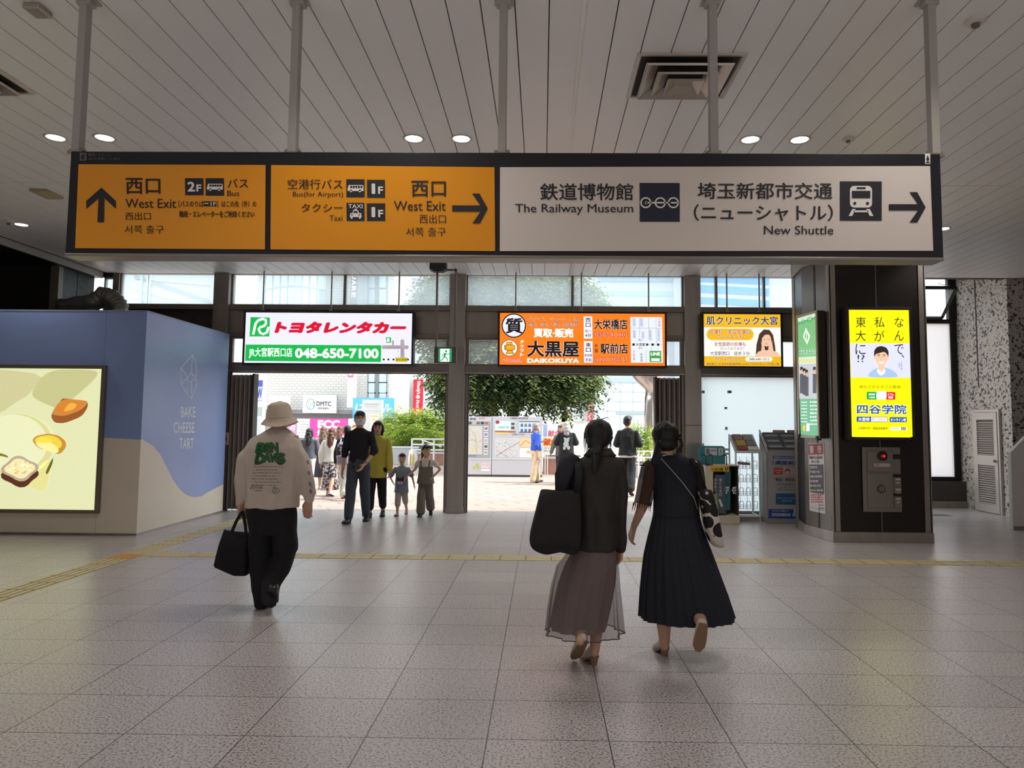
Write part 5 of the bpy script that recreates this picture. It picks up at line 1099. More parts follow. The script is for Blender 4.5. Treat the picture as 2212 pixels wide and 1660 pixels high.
def plaza_tree():
    X0 = at(1075, 900, 25).x; e = thing('broadleaf_tree', 'large dark green broadleaf tree rising behind the map boards', 'tree', (X0, 25, 0))
    mb = MB()
    T = lambda px, py, dy=0: at(px, py, 25 + dy)
    for pts, r in (([(1062, 1010), (1052, 905), (1040, 850), (1020, 760), (990, 690)], .20), ([(1066, 1010), (1066, 890), (1060, 840), (1075, 720), (1090, 620)], .22), ([(1072, 1010), (1110, 900), (1118, 860), (1150, 770), (1190, 700)], .18)):
        P_ = [T(a, b, k * .15) for k, (a, b) in enumerate(pts)]; P_[0].z = 0; mb.tube(P_, [r, r * .85, r * .75, r * .5, r * .25], BARK, 9)
    for a, b, c, d in ((1040, 850, 940, 800), (1020, 760, 930, 720), (1060, 840, 1010, 790), (1118, 860, 1200, 850), (1150, 770, 1240, 780), (1075, 720, 1140, 640), (1075, 720, 1000, 640), (1118, 860, 1090, 780)): mb.tube([T(a, b), T((a + c) / 2, (b + d) / 2 - 14), T(c, d)], [.1, .07, .03], BARK, 6)
    mb.build('trunk', e, smooth=True)
    def Bl(px, py, rx, rz, dy=0, ry=None): p = at(px, py, 25 + dy); k = 25 / FPX; return (p, (rx * k, (ry or max(rx, rz)) * k, rz * k))
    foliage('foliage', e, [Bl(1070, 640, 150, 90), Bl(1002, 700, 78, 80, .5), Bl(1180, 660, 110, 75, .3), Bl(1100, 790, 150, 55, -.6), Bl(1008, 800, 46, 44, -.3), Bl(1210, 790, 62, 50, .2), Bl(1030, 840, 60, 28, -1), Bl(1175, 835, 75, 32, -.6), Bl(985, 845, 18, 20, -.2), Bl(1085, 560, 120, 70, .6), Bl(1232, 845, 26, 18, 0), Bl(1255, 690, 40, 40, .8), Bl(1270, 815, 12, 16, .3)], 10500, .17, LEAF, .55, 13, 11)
plaza_tree()

def donation_signs():
    Y = 22.3
    for q, lab, fn in (([(1173, 916), (1222, 916), (1222, 945), (1173, 945)], 'white blood donation board with pink kanji, upper of the two', 0), ([(1173, 947), (1222, 947), (1222, 980), (1173, 980)], 'yellow blood donation board with red kanji, lower of the two', 1)):
        p = Pan(q, Y=Y - fn * .05); e = thing('donation_board', lab, 'sign', (p.c.x, Y, p.c.z), 'blood donation boards on the plaza'); p.box('board', e, mat('board_white', '#c4c6ca', .5), .03)
        if fn == 0: p.rect(*q[0], *q[2], ink('#f0eef2'), 1); p.rect(1173, 918, 1182, 944, ink('#a8bce0'), 2); p.text('献血', 1184, 930, 1212, 944, ink('#e0506a'), .03)
        else: p.rect(1173, 947, 1222, 964, ink('#f4cf4a'), 1); p.text('献血', 1175, 948, 1204, 963, ink('#e04420'), .05); p.rect(1173, 964, 1222, 980, ink('#f2f0ee'), 1); p.text('ご協力ください', 1175, 967, 1196, 970, K); p.text('受付中', 1175, 973, 1193, 976, K)
        p.build('printed_face', e)
        z = p.c.z - abs(p.V.z) / 2
        for s_ in (-1, 1): mb = MB(); x = p.c.x + s_ * abs(p.U.x) * (.40 - .1 * fn); mb.tube([(x, Y + .05 - fn * .05, z + .01), (x, Y + .05 - fn * .05, .0)], .015, RAILM, 6); mb.build('leg', e)
RAILM = mat('rail_white', '#e6e8e8', .4)
donation_signs()

def sculpture():
    Y = 23.5; e = thing('steel_sculpture', 'tall twisting polished steel sculpture flaring to a wing at the right doorway', 'sculpture', (at(1405, 990, Y).x, Y, 0)); MS = mat('polished_steel', '#c9c0ba', .22, .9); mb = MB(); k = Y / FPX; rr = []
    for y, xl, xr, d, tw in ((1000, 1390, 1420, .22, 0), (960, 1391, 1417, .20, .3), (930, 1394, 1416, .18, .7), (905, 1390, 1414, .2, 1.0), (880, 1393, 1415, .18, 1.3), (862, 1392, 1416, .2, 1.7), (848, 1397, 1419, .18, 2.0), (838, 1388, 1424, .22, 2.3), (825, 1375, 1432, .26, 2.6), (810, 1366, 1442, .28, 2.8), (795, 1360, 1450, .28, 3), (770, 1362, 1446, .26, 3.1), (740, 1375, 1432, .2, 3.2), (715, 1395, 1415, .1, 3.2)):
        c = at((xl + xr) / 2, y, Y); r = (xr - xl) / 2 * k
        if y == 1000: c.z = .0
        rr.append([c + Vector((r * math.cos(t * math.pi / 10) * (1 + .1 * math.cos(3 * t * math.pi / 10 + tw)), d * math.sin(t * math.pi / 10) * (1 + .15 * math.cos(2 * t * math.pi / 10 + tw)), .05 * math.sin(2 * t * math.pi / 10 + tw))) for t in range(20)])
    mb.rings(rr, MS); o = mb.build('twisted_body', e, smooth=True); sb = o.modifiers.new('s', 'SUBSURF'); sb.levels = sb.render_levels = 2
sculpture()

# ------------------------------------------------------------------ street signs and buildings
def tile_mat(name, base, mort, bw, rh, ms):
    m = bpy.data.materials.new(name); m.use_nodes = True; nt = m.node_tree; b = nt.nodes['Principled BSDF']; tc = nt.nodes.new('ShaderNodeTexCoord'); mp = nt.nodes.new('ShaderNodeMapping'); mp.inputs['Rotation'].default_value = (math.radians(90), 0, 0)
    br = nt.nodes.new('ShaderNodeTexBrick'); br.inputs['Scale'].default_value = 1; br.inputs['Brick Width'].default_value = bw; br.inputs['Row Height'].default_value = rh; br.inputs['Mortar Size'].default_value = ms; br.offset = .5
    br.inputs['Color1'].default_value = (*hexc(base), 1); br.inputs['Color2'].default_value = (*hexc(base), 1); br.inputs['Mortar'].default_value = (*hexc(mort), 1)
    nt.links.new(tc.outputs['Object'], mp.inputs['Vector']); nt.links.new(mp.outputs['Vector'], br.inputs['Vector']); nt.links.new(br.outputs['Color'], b.inputs['Base Color']); b.inputs['Roughness'].default_value = .7; return m
def buildings():
    # department store with a curved tiled front
    Y = 46.0; e = thing('department_store', 'white tiled department store with a curved front beyond the left doorway', 'building', (-15, 48, 0)); TL = tile_mat('perforated_tile', '#d0d0cb', '#b9b9b4', .34, .17, .03)
    xs = [at(px, 850, Y).x for px in (548, 600, 700, 800, 845, 860, 869)]; ys = [46.0, 46.0, 46.0, 46.0, 46.25, 46.8, 48.4]
    prof = list(zip(xs, ys)) + [(xs[-1] - 2.6, 60), (xs[0] - 2, 60)]; zb = at(600, 893, Y).z
    mb = MB(); mb.prism([(x, y, zb) for x, y in prof], (0, 0, 22), TL); mb.build('tiled_wall', e)
    mb = MB(); mb.prism([(x, y + .5, 0) for x, y in prof], (0, 0, zb), mat('shop_front', '#9a9c9e', .5)); mb.build('shop_floor', e)
    mb = MB(); mb.prism([(x, y - .5, zb - .02) for x, y in prof[:5]] + [(xs[4], ys[4] + .4, zb - .02), (xs[0], ys[0] + .4, zb - .02)], (0, 0, .25), mat('canopy_grey', '#8e9296', .5)); mb.build('canopy', e)
    GL = mat('store_glass', '#b4c8d4', .15, .2); FRM = mat('store_frame', '#7c8488', .5)
    for r, (y0, y1) in enumerate(((596, 622), (626, 657), (808, 826), (828, 849), (850, 860))):
        for x0, x1 in ((797, 809), (820, 834)):
            a = at(x0, y0, Y - .05); b = at(x1, y1, Y - .05); mb = MB(); mb.box(a.x - .08, b.x + .08, Y - .08, Y + .3, b.z - .06, a.z + .06, FRM); o = mb.build('window', e); mb = MB(); mb.box(a.x, b.x, Y - .1, Y - .08, b.z, a.z, GL); mb.build('pane', o)
    a = at(809, 590, Y); b = at(820, 860, Y); mb = MB(); mb.box(a.x, b.x, Y - .06, Y + .1, b.z, a.z, FRM); mb.build('window_pier', e)
    # glazed curved tower floor above
    mb = MB(); mg = MB(); n = 9; px = [572 + k * 16.2 for k in range(n)]; P_ = [at(x, 640, 43.4 - 1.2 * math.sin(math.pi * k / (n - 1))) for k, x in enumerate(px)]; z0 = at(640, 676, 43).z; z1 = z0 + 9
    for k in range(n - 1): mg.poly([(P_[k].x, P_[k].y, z0), (P_[k + 1].x, P_[k + 1].y, z0), (P_[k + 1].x, P_[k + 1].y, z1), (P_[k].x, P_[k].y, z1)], mat('tower_glass', '#bfd6e2', .12, .3))
    for q in P_: mb.tube([(q.x, q.y - .02, z0), (q.x, q.y - .02, z1)], .05, mat('mullion_pale', '#9fb0b8', .5), 5)
    for z in (z0, z0 + 1.5, z0 + 3.2): mb.tube([(q.x, q.y - .02, z) for q in P_], .06, MATS['mullion_pale'], 5)
    mb.prism([(q.x, q.y, z0 - .2) for q in P_] + [(P_[-1].x, 46, z0 - .2), (P_[0].x, 46, z0 - .2)], (0, 0, .2), MATS['canopy_grey']); mg.build('curved_glazing', e); mb.build('mullions', e)
    Yq = 43.0; p = Pan([(757, 560), (773, 560), (773, 662), (757, 662)], Y=Yq); e = thing('vertical_sign', 'tall grey vertical sign with white letters seen through the upper glazing', 'sign', (p.c.x, Yq, p.c.z)); p.box('panel', e, mat('sign_grey', '#60686c', .5), 2.4); p.text('SQUARE', 760, 560, 769, 643, ink('#f4f6f8'), .02, rot=False) if 0 else None
    for k, ch in enumerate('SQUARE'): p.text(ch, 760, 566 + k * 13.2, 769, 577 + k * 13.2, ink('#f4f6f8'), .03, rot=True)
    p.build('lettering', e)
    # blank white slab building and distant white block
    def block(name, label, x0, x1, Yb, dep, top_px, m, cat='building', z0=0):
        a = at(x0, 900, Yb).x; b = at(x1, 900, Yb).x; zt = at((x0 + x1) / 2, top_px, Yb).z; e = thing(name, label, cat, ((a + b) / 2, Yb + dep / 2, 0)); mb = MB(); mb.box(a, b, Yb, Yb + dep, z0, zt, m); mb.build('walls', e); return e, a, b, zt
    WB = mat('facade_white', '#c9d0d6', .6)
    e, a, b, zt = block('slab_building', 'plain pale slab building behind the red vertical banner', 872, 1000, 56, 10, 600, WB)
    mb = MB()
    for z in (6, 9.5, 13): mb.box(a, b, 55.96, 56, z, z + .15, mat('facade_line', '#b0b8be', .6))
    mb.build('string_courses', e)
    e, a, b, zt = block('glass_office', 'low pale panelled office block beyond the right doorway', 1285, 1450, 50, 14, 818, mat('panel_white', '#c6d2da', .35), z0=0)
    mb = MB(); LN = mat('facade_line', '#b0b8be', .6)
    for k in range(7): x = a + (b - a) * k / 6; mb.box(x - .02, x + .02, 49.97, 50, .2, zt, LN)
    for y in (847, 868, 889): z = at(1350, y, 50).z; mb.box(a, b, 49.97, 50, z - .02, z + .02, LN)
    mb.build('panel_joints', e); mb = MB(); z0 = at(1350, 827, 50).z; mb.box(a, b + .3, 49.9, 50, z0, zt, mat('parapet_glass', '#9fb4c0', .2)); mb.build('parapet', e)
    z0 = at(1350, 896, 50).z; z1 = at(1350, 889, 50).z; mb = MB(); mb.box(a + 1.5, b, 49.94, 50, z0, z1, mat('strip_glass', '#9db3b8', .2)); mb.build('strip_window', e)
    e, a, b, zt = block('striped_tower', 'tall white tower with pale blue window bands seen above the orange sign', 1290, 1500, 72, 14, 450, WB)
    for y0, y1 in ((600, 609), (630, 640), (672, 684), (716, 728)): mb = MB(); mb.box(a, b, 71.9, 72, at(1400, y1, 72).z, at(1400, y0, 72).z, mat('band_glass', '#9fc0d8', .2)); mb.build('window_band', e)
    e, a, b, zt = block('blue_banded_tower', 'office tower with blue and white bands seen above the clinic sign', 1505, 1665, 60, 10, 440, WB)
    for y0, y1 in ((592, 610), (618, 634), (644, 658), (668, 684)):
        mb = MB(); mb.prism([(a, 59.9, at(1505, y1 - 2, 60).z), (b, 59.9, at(1665, y1 + 6, 60).z), (b, 59.9, at(1665, y0 + 6, 60).z), (a, 59.9, at(1505, y0 - 2, 60).z)], (0, .1, 0), mat('blue_glass', '#5f9fd6', .2)); mb.build('window_band', e)
    e, a, b, zt = block('stone_block', 'pale stone block seen above the right end of the clinic sign', 1668, 1770, 72, 10, 440, mat('stone_pale', '#c9c6c0', .7))
    e, a, b, zt = block('white_building', 'white building with a slanted grey band seen at the upper left glazing', 215, 480, 62, 6, 430, WB); mb = MB()
    def slant(y0, y1, t, m): mb.prism([(at(290, y0, 61.9).x, 61.9, at(290, y0, 61.9).z), (at(455, y1, 61.9).x, 61.9, at(455, y1, 61.9).z), (at(455, y1, 61.9).x, 61.9, at(455, y1 + t, 61.9).z), (at(290, y0, 61.9).x, 61.9, at(290, y0 + t, 61.9).z)], (0, .09, 0), m)
    slant(593, 648, 9, mat('stair_band', '#9fa8a8', .6)); slant(625, 672, 1.5, MATS['facade_line']); slant(603, 617, 1.2, MATS['facade_line']); slant(645, 690, 1.5, MATS['facade_line']); mb.build('stair_bands', e)
    mb = MB()
    for px in (262, 304, 318, 322): q = at(px, 640, 61.9); mb.box(q.x - .12, q.x + .12, 61.85, 62, 0, 22, mat('pipe_blue', '#b8c8d4', .5))
    mb.build('columns', e)
    e, a, b, zt = block('street_shop', 'pale small shop front behind the blood donation signs', 1178, 1283, 42, 7, 780, mat('shop_pale', '#d6dcd8', .6))
    def sh(x0, y0, x1, y1, c, n): q0 = at(x0, y0, 41.9); q1 = at(x1, y1, 41.9); m = MB(); m.box(q0.x, q1.x, 41.88, 42, q1.z, q0.z, mat('shop_' + c[1:], c, .5)); m.build(n, e)
    sh(1205, 868, 1225, 912, '#c8d2cc', 'window'); sh(1241, 872, 1260, 898, '#b4c2c8', 'window'); sh(1213, 893, 1228, 900, '#e8a0a0', 'shop_sign'); sh(1213, 901, 1228, 914, '#e8e070', 'shop_sign'); sh(1241, 900, 1260, 912, '#c0ccc8', 'window')
buildings()

def street_signs():
    def flat(name, label, q, Y, dep, base, fn, cat='sign', legs=None):
        p = Pan(q, Y=Y); e = thing(name, label, cat, (p.c.x, Y, 0 if legs else p.c.z)); p.box('panel', e, mat('sign_edge', '#b8bcc0', .5), dep); p.poly(q, ink(base), .5); fn(p); p.build('printed_face', e)
        if legs:
            z = p.c.z - abs(p.V.z) / 2 + .01
            for s_ in (-1, 1): mb = MB(); x = p.c.x + s_ * abs(p.U.x) * .42; mb.box(x - .06, x + .06, Y + .02, Y + .14, 0, z, mat('sign_edge', '#b8bcc0', .5)); mb.build('post', e)
        return e
    Yb = 45.1
    def dm(p):
        C1 = ink('#5f9298'); D = ink('#333c40'); p.ring(671, 874, 9, 12, 1.3, C1, 2); p.stroke([(664, 867), (671, 875), (680, 867)], .9, C1, 2); p.stroke([(671, 875), (668, 884)], .9, C1, 2); p.stroke([(678, 869), (678, 882)], .9, C1, 2)
        p.text('DMTC', 683.5, 867.5, 715.5, 877.5, D, .03); p.text('表参道歯科', 687, 880, 711, 885, D, .01)
    flat('shop_sign', 'white billboard with a round teal mark and thin grey letters', [(654, 854), (727, 853), (727, 893), (654, 893)], Yb, .3, '#d8dad8', dm)
    flat('shop_sign', 'blank white billboard half hidden by the bucket hat', [(581, 857), (624, 855.5), (624, 893), (581, 893)], 44.6, .3, '#f2f4f2', lambda p: None)
    def ecc(p):
        W2 = ink('#fbf6f8'); p.text('ECC', 686, 908, 734, 926, W2, .07); p.text('外語学院', 685, 928, 742, 943, W2, .06)
    flat('shop_sign', 'bright pink school sign with large white letters above the walkers', [(669, 905), (752, 905), (752, 946), (669, 946)], 43.5, .25, '#f0409a', ecc, legs=True)
    def teal(p): p.oval(768, 930, 10, 9, ink('#f6dcc8'), 2); p.poly([(758, 926), (762, 919), (772, 917), (779, 925), (770, 923)], ink('#a86a40'), 3); p.oval(764.5, 931, 1, 1.2, K, 4); p.oval(771.5, 931, 1, 1.2, K, 4); p.scrib(756, 908, 796, 911, ink('#b8a8d0'), 2)
    flat('shop_sign', 'pale blue sign with a child drawing, right of the pink school sign', [(753, 905), (800, 905), (800, 946), (753, 946)], 43.6, .2, '#c8e6f0', teal, legs=True)
    def left(p):
        for r in range(6): p.scrib(645 + (r % 2) * 3, 910 + r * 6, 666, 912.5 + r * 6, ink('#7a8488'), 2, r)
    flat('shop_sign', 'white notice wall with small grey print left of the pink school sign', [(641, 905), (668, 905), (668, 946), (641, 946)], 43.7, .2, '#eef4f4', left, legs=True)
    flat('shop_sign', 'small pink sign showing at the shoulder of the man in the hat', [(622, 912), (640, 908), (640, 938), (622, 940)], 43.8, .2, '#f490bc', lambda p: p.text('カ', 626, 915, 637, 930, ink('#fff4f8'), .05), legs=True)
    def able(p): W2 = ink('#f4fafc'); p.text('エイブル', 775, 871, 845, 889, W2, .03, .15); p.poly([(767, 880), (771, 872), (772, 884), (768, 888)], W2, 2)
    flat('shop_sign', 'sky blue billboard with white katakana behind the white pylon', [(762, 860), (852, 860), (852, 905), (762, 905)], 44.6, .3, '#58b0e8', able)
    def vs(p):
        p.rect(750.5, 803, 762.5, 816, ink('#f06a8a'), 1); p.oval(756.5, 808, 4, 4, ink('#fbe8ec'), 2); p.rect(750.5, 819, 762.5, 835, ink('#f0f2f4'), 1); p.oval(754, 826, .8, .8, K, 2); p.oval(758, 831, .8, .8, K, 2); p.rect(750.5, 838, 762.5, 859, ink('#e6e4da'), 1); p.rect(750.5, 861, 762.5, 880, ink('#c4d2e2'), 1)
    flat('vertical_sign', 'narrow stacked vertical shop sign projecting from the tiled wall', [(750, 802), (763, 802), (763, 881), (750, 881)], 44.6, .85, '#cdd0d2', vs)
    def wen(p): 
        W2 = ink('#fdf4f4'); p.text("Wendy's", 898, 823, 908, 852, W2, .05, rot=True); p.oval(902.5, 858, 4.2, 4.2, W2, 2); p.text('First Kitchen', 899, 865, 906, 914, W2, .04, rot=True)
    flat('vertical_banner', 'tall red vertical restaurant sign with white letters beyond the shrubs', [(892, 820), (914, 820), (914, 917), (892, 917)], 55.28, .7, '#e02038', wen)
    def ban(p):
        for k in range(4): p.text('カラオケ'[k], 1270.5, 864 + k * 11, 1280, 873 + k * 11, ink('#f6eef0'), .03)
    flat('vertical_banner', 'red vertical shop sign with white characters beside the lamp post', [(1269, 860), (1281.5, 860), (1281.5, 910), (1269, 910)], 41.48, .5, '#c84a60', ban)
    def pyl(p):
        p.rect(786, 873, 818, 874.5, ink('#9aa0a4'), 1); p.scrib(788, 878, 815, 880, ink('#a4aaae'), 1); p.rect(784, 888, 821, 889, ink('#b4b8bc'), 1); p.rect(800, 895, 818, 925, ink('#efe6d4'), 1); p.scrib(802, 898, 816, 901, ink('#d8b070'), 2); p.scrib(803, 906, 815, 908, ink('#d8a080'), 2)
    flat('information_pylon', 'white information pylon behind the masked man', [(782, 864), (824, 864), (824, 938), (782, 938)], 31, .35, '#d4d6d6', pyl, 'pylon', legs=True)
    def wp(p): p.rect(553, 822, 565, 867, ink('#3f56ac'), 1); p.rect(553, 836, 565, 866, ink('#c4cce0'), 2); p.text('W', 553.5, 838, 564.5, 862, ink('#2f4aa0'), .05); p.rect(552, 880, 566, 900, ink('#a8b4b8'), 1); p.rect(552, 905, 566, 950, ink('#c4ccd0'), 1)
    flat('information_pylon', 'tall pylon with a blue W panel beside the folded gate', [(545, 812), (567, 812), (567, 1000), (545, 1000)], 28, .3, '#dde0e0', wp, 'pylon', legs=True)
    x = at(1283, 900, 40).x; e = thing('lamp_post', 'slim grey lamp post between the tree and the pale office block', 'lamp post', (x, 40, 0)); mb = MB(); mb.tube([(x, 40, 0), (x, 40, 9)], .06, mat('post_grey', '#9aa0a4', .5), 8); mb.build('pole', e); mb = MB(); mb.box(x - .5, x + .5, 39.9, 40.1, 9, 9.12, MATS['post_grey']); mb.build('lantern', e)
street_signs()
# ------------------------------------------------------------------ people: shared builders
SKIN = mat('skin', '#c99e82', .5); HAIRK = mat('hair_black', '#0d0a0a', .55, bump=.5, noise_scale=60, stretch=(1, 1, .15)); SHOEK = mat('shoe_black', '#121214', .4)
def hand(mb, w, d, t, n, size=.18, curl=22, spread=.0):
    """palm, four fingers of unequal length bent toward n, thumb from the side t of the palm"""
    w = Vector(w); d = Vector(d).normalized(); t = Vector(t); t = (t - d * t.dot(d)).normalized(); n = Vector(n); n = (n - d * n.dot(d) - t * n.dot(t)).normalized(); S_ = size
    for off, L in ((.19, .41), (.065, .46), (-.06, .43), (-.18, .34)):
        kn = w + d * (.48 * S_) + t * (off * S_); mb.caps(w + t * (off * .55 * S_), kn, .085 * S_, .07 * S_, None, 8)
        a = math.radians(curl * .5); p = kn; r = .052 * S_; dd = (d + t * off * spread).normalized()
        for seg, cc in ((.45, 1), (.3, 1.2), (.25, .8)):
            q = p + (dd * math.cos(a) + n * math.sin(a)) * (seg * L * S_); mb.caps(p, q, r, r * .9, None, 8); p = q; r *= .9; a += math.radians(curl * cc)
    b = w + d * (.12 * S_) + t * (.16 * S_); q = b + (d * .55 + t * .55 + n * .4).normalized() * (.24 * S_); mb.caps(w + d * .05 * S_, b, .08 * S_, .07 * S_, None, 8); mb.caps(b, q, .068 * S_, .055 * S_, None, 8); mb.caps(q, q + (d * .85 + t * .15 + n * .4).normalized() * (.17 * S_), .055 * S_, .042 * S_, None, 8)
def wrk(sc, amp, zs=1.0, seed=0):
    o = Vector((seed * 3.1, seed * 1.7, seed))
    return lambda co: amp * noise.noise(Vector((co.x * sc, co.y * sc, co.z * sc * zs)) + o)
def shoe(e, name, heel, toe, up, m, w=.042, h=.07, heel_h=0.0, sole=None):
    """a shoe from heel to toe; up is the direction of the ankle"""
    heel = Vector(heel); toe = Vector(toe); d = (toe - heel); L = d.length; d.normalize(); up = Vector(up); up = (up - d * up.dot(d)).normalized(); s_ = d.cross(up); rr = []
    for u, ww, hh, lift in ((-.04, .35, .5, .12), (0.0, .75, .95, 0), (.12, .92, 1.0, 0), (.32, .9, .95, 0), (.55, 1.0, .72, 0), (.75, 1.05, .55, 0), (.92, .8, .42, 0), (1.0, .35, .25, .08)):
        hl = heel_h * max(0, 1 - u / .5); c = heel + d * (u * L) + up * hl
        rr.append([c + s_ * (w * ww * math.cos(2 * math.pi * j / 16)) + up * (h * hh * (.5 + .5 * max(-1, min(1, 1.3 * math.sin(2 * math.pi * j / 16)))) + lift * h) for j in range(16)])
    mb = MB(); mb.rings(rr, m); o = mb.build(name, e, smooth=True); o2 = o.modifiers.new('s', 'SUBSURF'); o2.levels = o2.render_levels = 1
    if heel_h: mb = MB(); mb.tube([heel + up * heel_h + d * .02, heel + d * .025 + up * .001], [w * .75, w * .5], sole or m, 10); mb.build('heel', o)
    mb = MB(); pts = [heel + d * (u * L) + s_ * (w * ww * sg) + up * (heel_h * max(0, 1 - u / .5) + .002) for sg in (1, -1) for u, ww in (((.02, .7), (.3, .92), (.6, 1.04), (.8, 1.0), (.98, .4)) if sg > 0 else ((.98, .4), (.8, 1.0), (.6, 1.04), (.3, .92), (.02, .7)))]
    mb.prism(pts, -up * .008, sole or mat('sole_dark', '#2a2522', .7)); mb.build('sole', o); return o
def sil_rings(P, spec, n=40, fold=None):
    """rings of a garment given as frame rows: y, left, right, half depth, shift in depth"""
    out = []
    for i, r in enumerate(spec):
        y, xl, xr, dp = r[:4]; dy = r[4] if len(r) > 4 else 0; c = P((xl + xr) / 2, y, dy); hx = (P(xr, y, dy) - P(xl, y, dy)).length / 2; t = i / (len(spec) - 1); ring = []
        for j in range(n):
            a = 2 * math.pi * j / n; k = 1 + (fold(a, t) if fold else 0)
            ring.append(c + Vector((hx * math.cos(a) * k, dp * math.sin(a) * k, 0)))
        out.append(ring)
    return out
def hair_strip(mb, pts, w, m, nrm=(0, 1, 0)):
    mb.tube(pts, w, m, 6, flat=.25, up=nrm)

# ------------------------------------------------------------------ the man in the bucket hat
def hat_man():
    Y0 = 6.1; P = lambda x, y, dy=0: at(x, y, Y0 + dy); b0 = ground(583, 1310)
    e = thing('person', 'man from behind in cream bucket hat, white printed shirt and wide black trousers', 'person', (b0.x, b0.y, 0))
    mb = MB(); mb.ball(P(604, 896), (.078, .098, .118)); mb.chain([P(603, 905), P(602, 945)], [.062, .068]); mb.ball(P(583, 903), (.014, .024, .034)); mb.ball(P(624, 903), (.014, .024, .034)); mb.ball(P(604, 901, .1), (.016, .025, .022))
    mb.rings(sil_rings(P, [(940, 560, 645, .08), (975, 538, 650, .11), (1030, 545, 642, .11), (1090, 545, 635, .11), (1130, 545, 632, .11)], 20), None)
    for pts, rs in (([(552, 985, 0), (531, 1005, 0), (521, 1035, -.01), (519, 1072, .02), (521, 1090, .04)], [.045, .042, .036, .032, .03]), ([(634, 985, 0), (650, 1005, 0), (663, 1030, -.01), (667, 1062, .01), (667, 1082, .02)], [.045, .042, .036, .032, .03])): mb.chain([P(*p) for p in pts], rs)
    mb.chain([P(564, 1120), P(564, 1200, .0), P(567, 1290, 0)], [.07, .05, .03]); mb.chain([P(613, 1120), P(615, 1190, .03), P(600, 1234, -.02), P(585, 1285, -.16)], [.07, .05, .04, .03])
    hand(mb, P(667, 1082, .02), P(665, 1108) - P(668, 1082), (-1, .2, 0), (-.5, 1, 0), .19, 26)
    hand(mb, P(521, 1090, .04), P(524, 1112) - P(521, 1090), (.6, .8, 0), (1, -.4, 0), .19, 62)
    mb.remesh('body', SKIN, .0062, e, 2)
    SH = mat('shirt_offwhite', '#cfc0b2', .8, noise_amt=.06, noise_scale=5)
    mb = MB(); mb.rings(sil_rings(P, [(924, 586, 619, .066), (929, 577, 628, .078), (938, 560, 640, .1), (950, 541, 650, .12), (968, 530, 655, .14), (1000, 527, 655, .148), (1040, 530, 651, .15), (1075, 531, 647, .148), (1097, 530, 646, .15)], 32), None)
    mb.chain([P(549, 970), P(531, 992), P(522, 1035, -.01), P(520, 1072, .02), P(519, 1088, .04)], [.06, .066, .056, .052, .042]); mb.chain([P(637, 968), P(651, 992), P(661, 1030, -.01), P(666, 1062, .01), P(667, 1079, .02)], [.06, .068, .066, .062, .044])
    for c, r in ((P(519, 1066, .02), .054), (P(667, 1064, .01), .064)): mb.ball(c, (r, r, .04))
    a = wrk(7, .016, .6, 1); b = wrk(18, .006, .5, 2)
    so = mb.remesh('shirt', SH, .009, e, 3, lambda c: a(c) + b(c))
    bm = bmesh.new(); bm.from_mesh(so.data); bv = BVHTree.FromBMesh(bm); bm.free()
    p = Pan([(500, 900), (700, 900), (700, 1100), (500, 1100)], Y=Y0 - .3); p.N = Vector((0, -1, 0))
    G = ink('#1f6a32'); B = ink('#16201a'); Kp = ink('#2a2422')
    lets = (('B', 552, 957, 573, 981, .2), ('E', 571, 957, 585, 980, .1), ('N', 583, 956, 601, 979, -.1), ('D', 551, 981, 573, 1005, .15), ('A', 568, 980, 586, 1001, 0), ('V', 582, 980, 596, 1001, 0), ('I', 594, 979, 602, 1000, 0), ('S', 599, 979, 617, 1003, -.1))
    for t, x0, y0, x1, y1, sl in lets: p.text(t, x0, y0, x1, y1, B, .1, sl, lay=2)
    for t, x0, y0, x1, y1, sl in lets: p.text(t, x0 + 1, y0 + 1, x1 - 1, y1 - 1, G, .05, sl, lay=4)
    p.oval(606, 1000, 8, 5, B, 1.5); 
    for k in range(9):
        y = 1010 + k * 6.6; x0 = 548 + (k * 7) % 13 - k; x1 = 612 - (k * 11) % 17
        if k < 7:
            rnd = random.Random(k); x = x0
            while x < x1: x2 = min(x + rnd.uniform(3, 9), x1); p.stroke([(x, y), (x + (x2 - x) * .3, y - 1.4), (x + (x2 - x) * .6, y + .5), (x2, y - .6)], .8, Kp, 2); x = x2 + rnd.uniform(1, 3)
    p.stroke([(543, 1058), (549, 1049), (550, 1058), (556, 1050), (557, 1057), (561, 1052), (563, 1058), (567, 1050), (568, 1057)], 1.6, Kp, 2); p.stroke([(553, 1061), (568, 1062)], .9, Kp, 2)
    p.stroke([(590, 1064), (594, 1056), (604, 1057), (607, 1062), (597, 1068), (592, 1066), (600, 1060)], 1, Kp, 2); p.stroke([(592, 1055), (598, 1053)], 1, Kp, 2)
    def wrap(name):
        out = []
        for v in p.mb.v:
            v = Vector(v); lay = (Y0 - .3 - v.y); d = (v - Vector((0, 0, CAMH))).normalized(); h = bv.ray_cast(Vector((0, 0, CAMH)) + d * 2, d)
            out.append(tuple(h[0] - d * (.003 + lay * 1.2)) if h[0] else tuple(Vector((0, 0, CAMH)) + d * (Y0 / d.y)))
        p.mb.v = out; p.mb.build(name, so); p.mb = MB()
    wrap('back_print')
    for x, y in ((665, 999), (668, 1022), (671, 1046), (673, 1062)): p.stroke([(x - 3, y), (x, y - 4), (x + 2, y), (x - 1, y + 4), (x + 3, y + 3)], 1.6, Kp, 2); wrap('sleeve_print')
    TR = mat('trousers_black', '#0f0f12', .85)
    mb = MB(); mb.rings(sil_rings(P, [(1080, 536, 640, .13), (1110, 534, 641, .14), (1135, 538, 642, .14), (1155, 540, 643, .12)], 24), None)
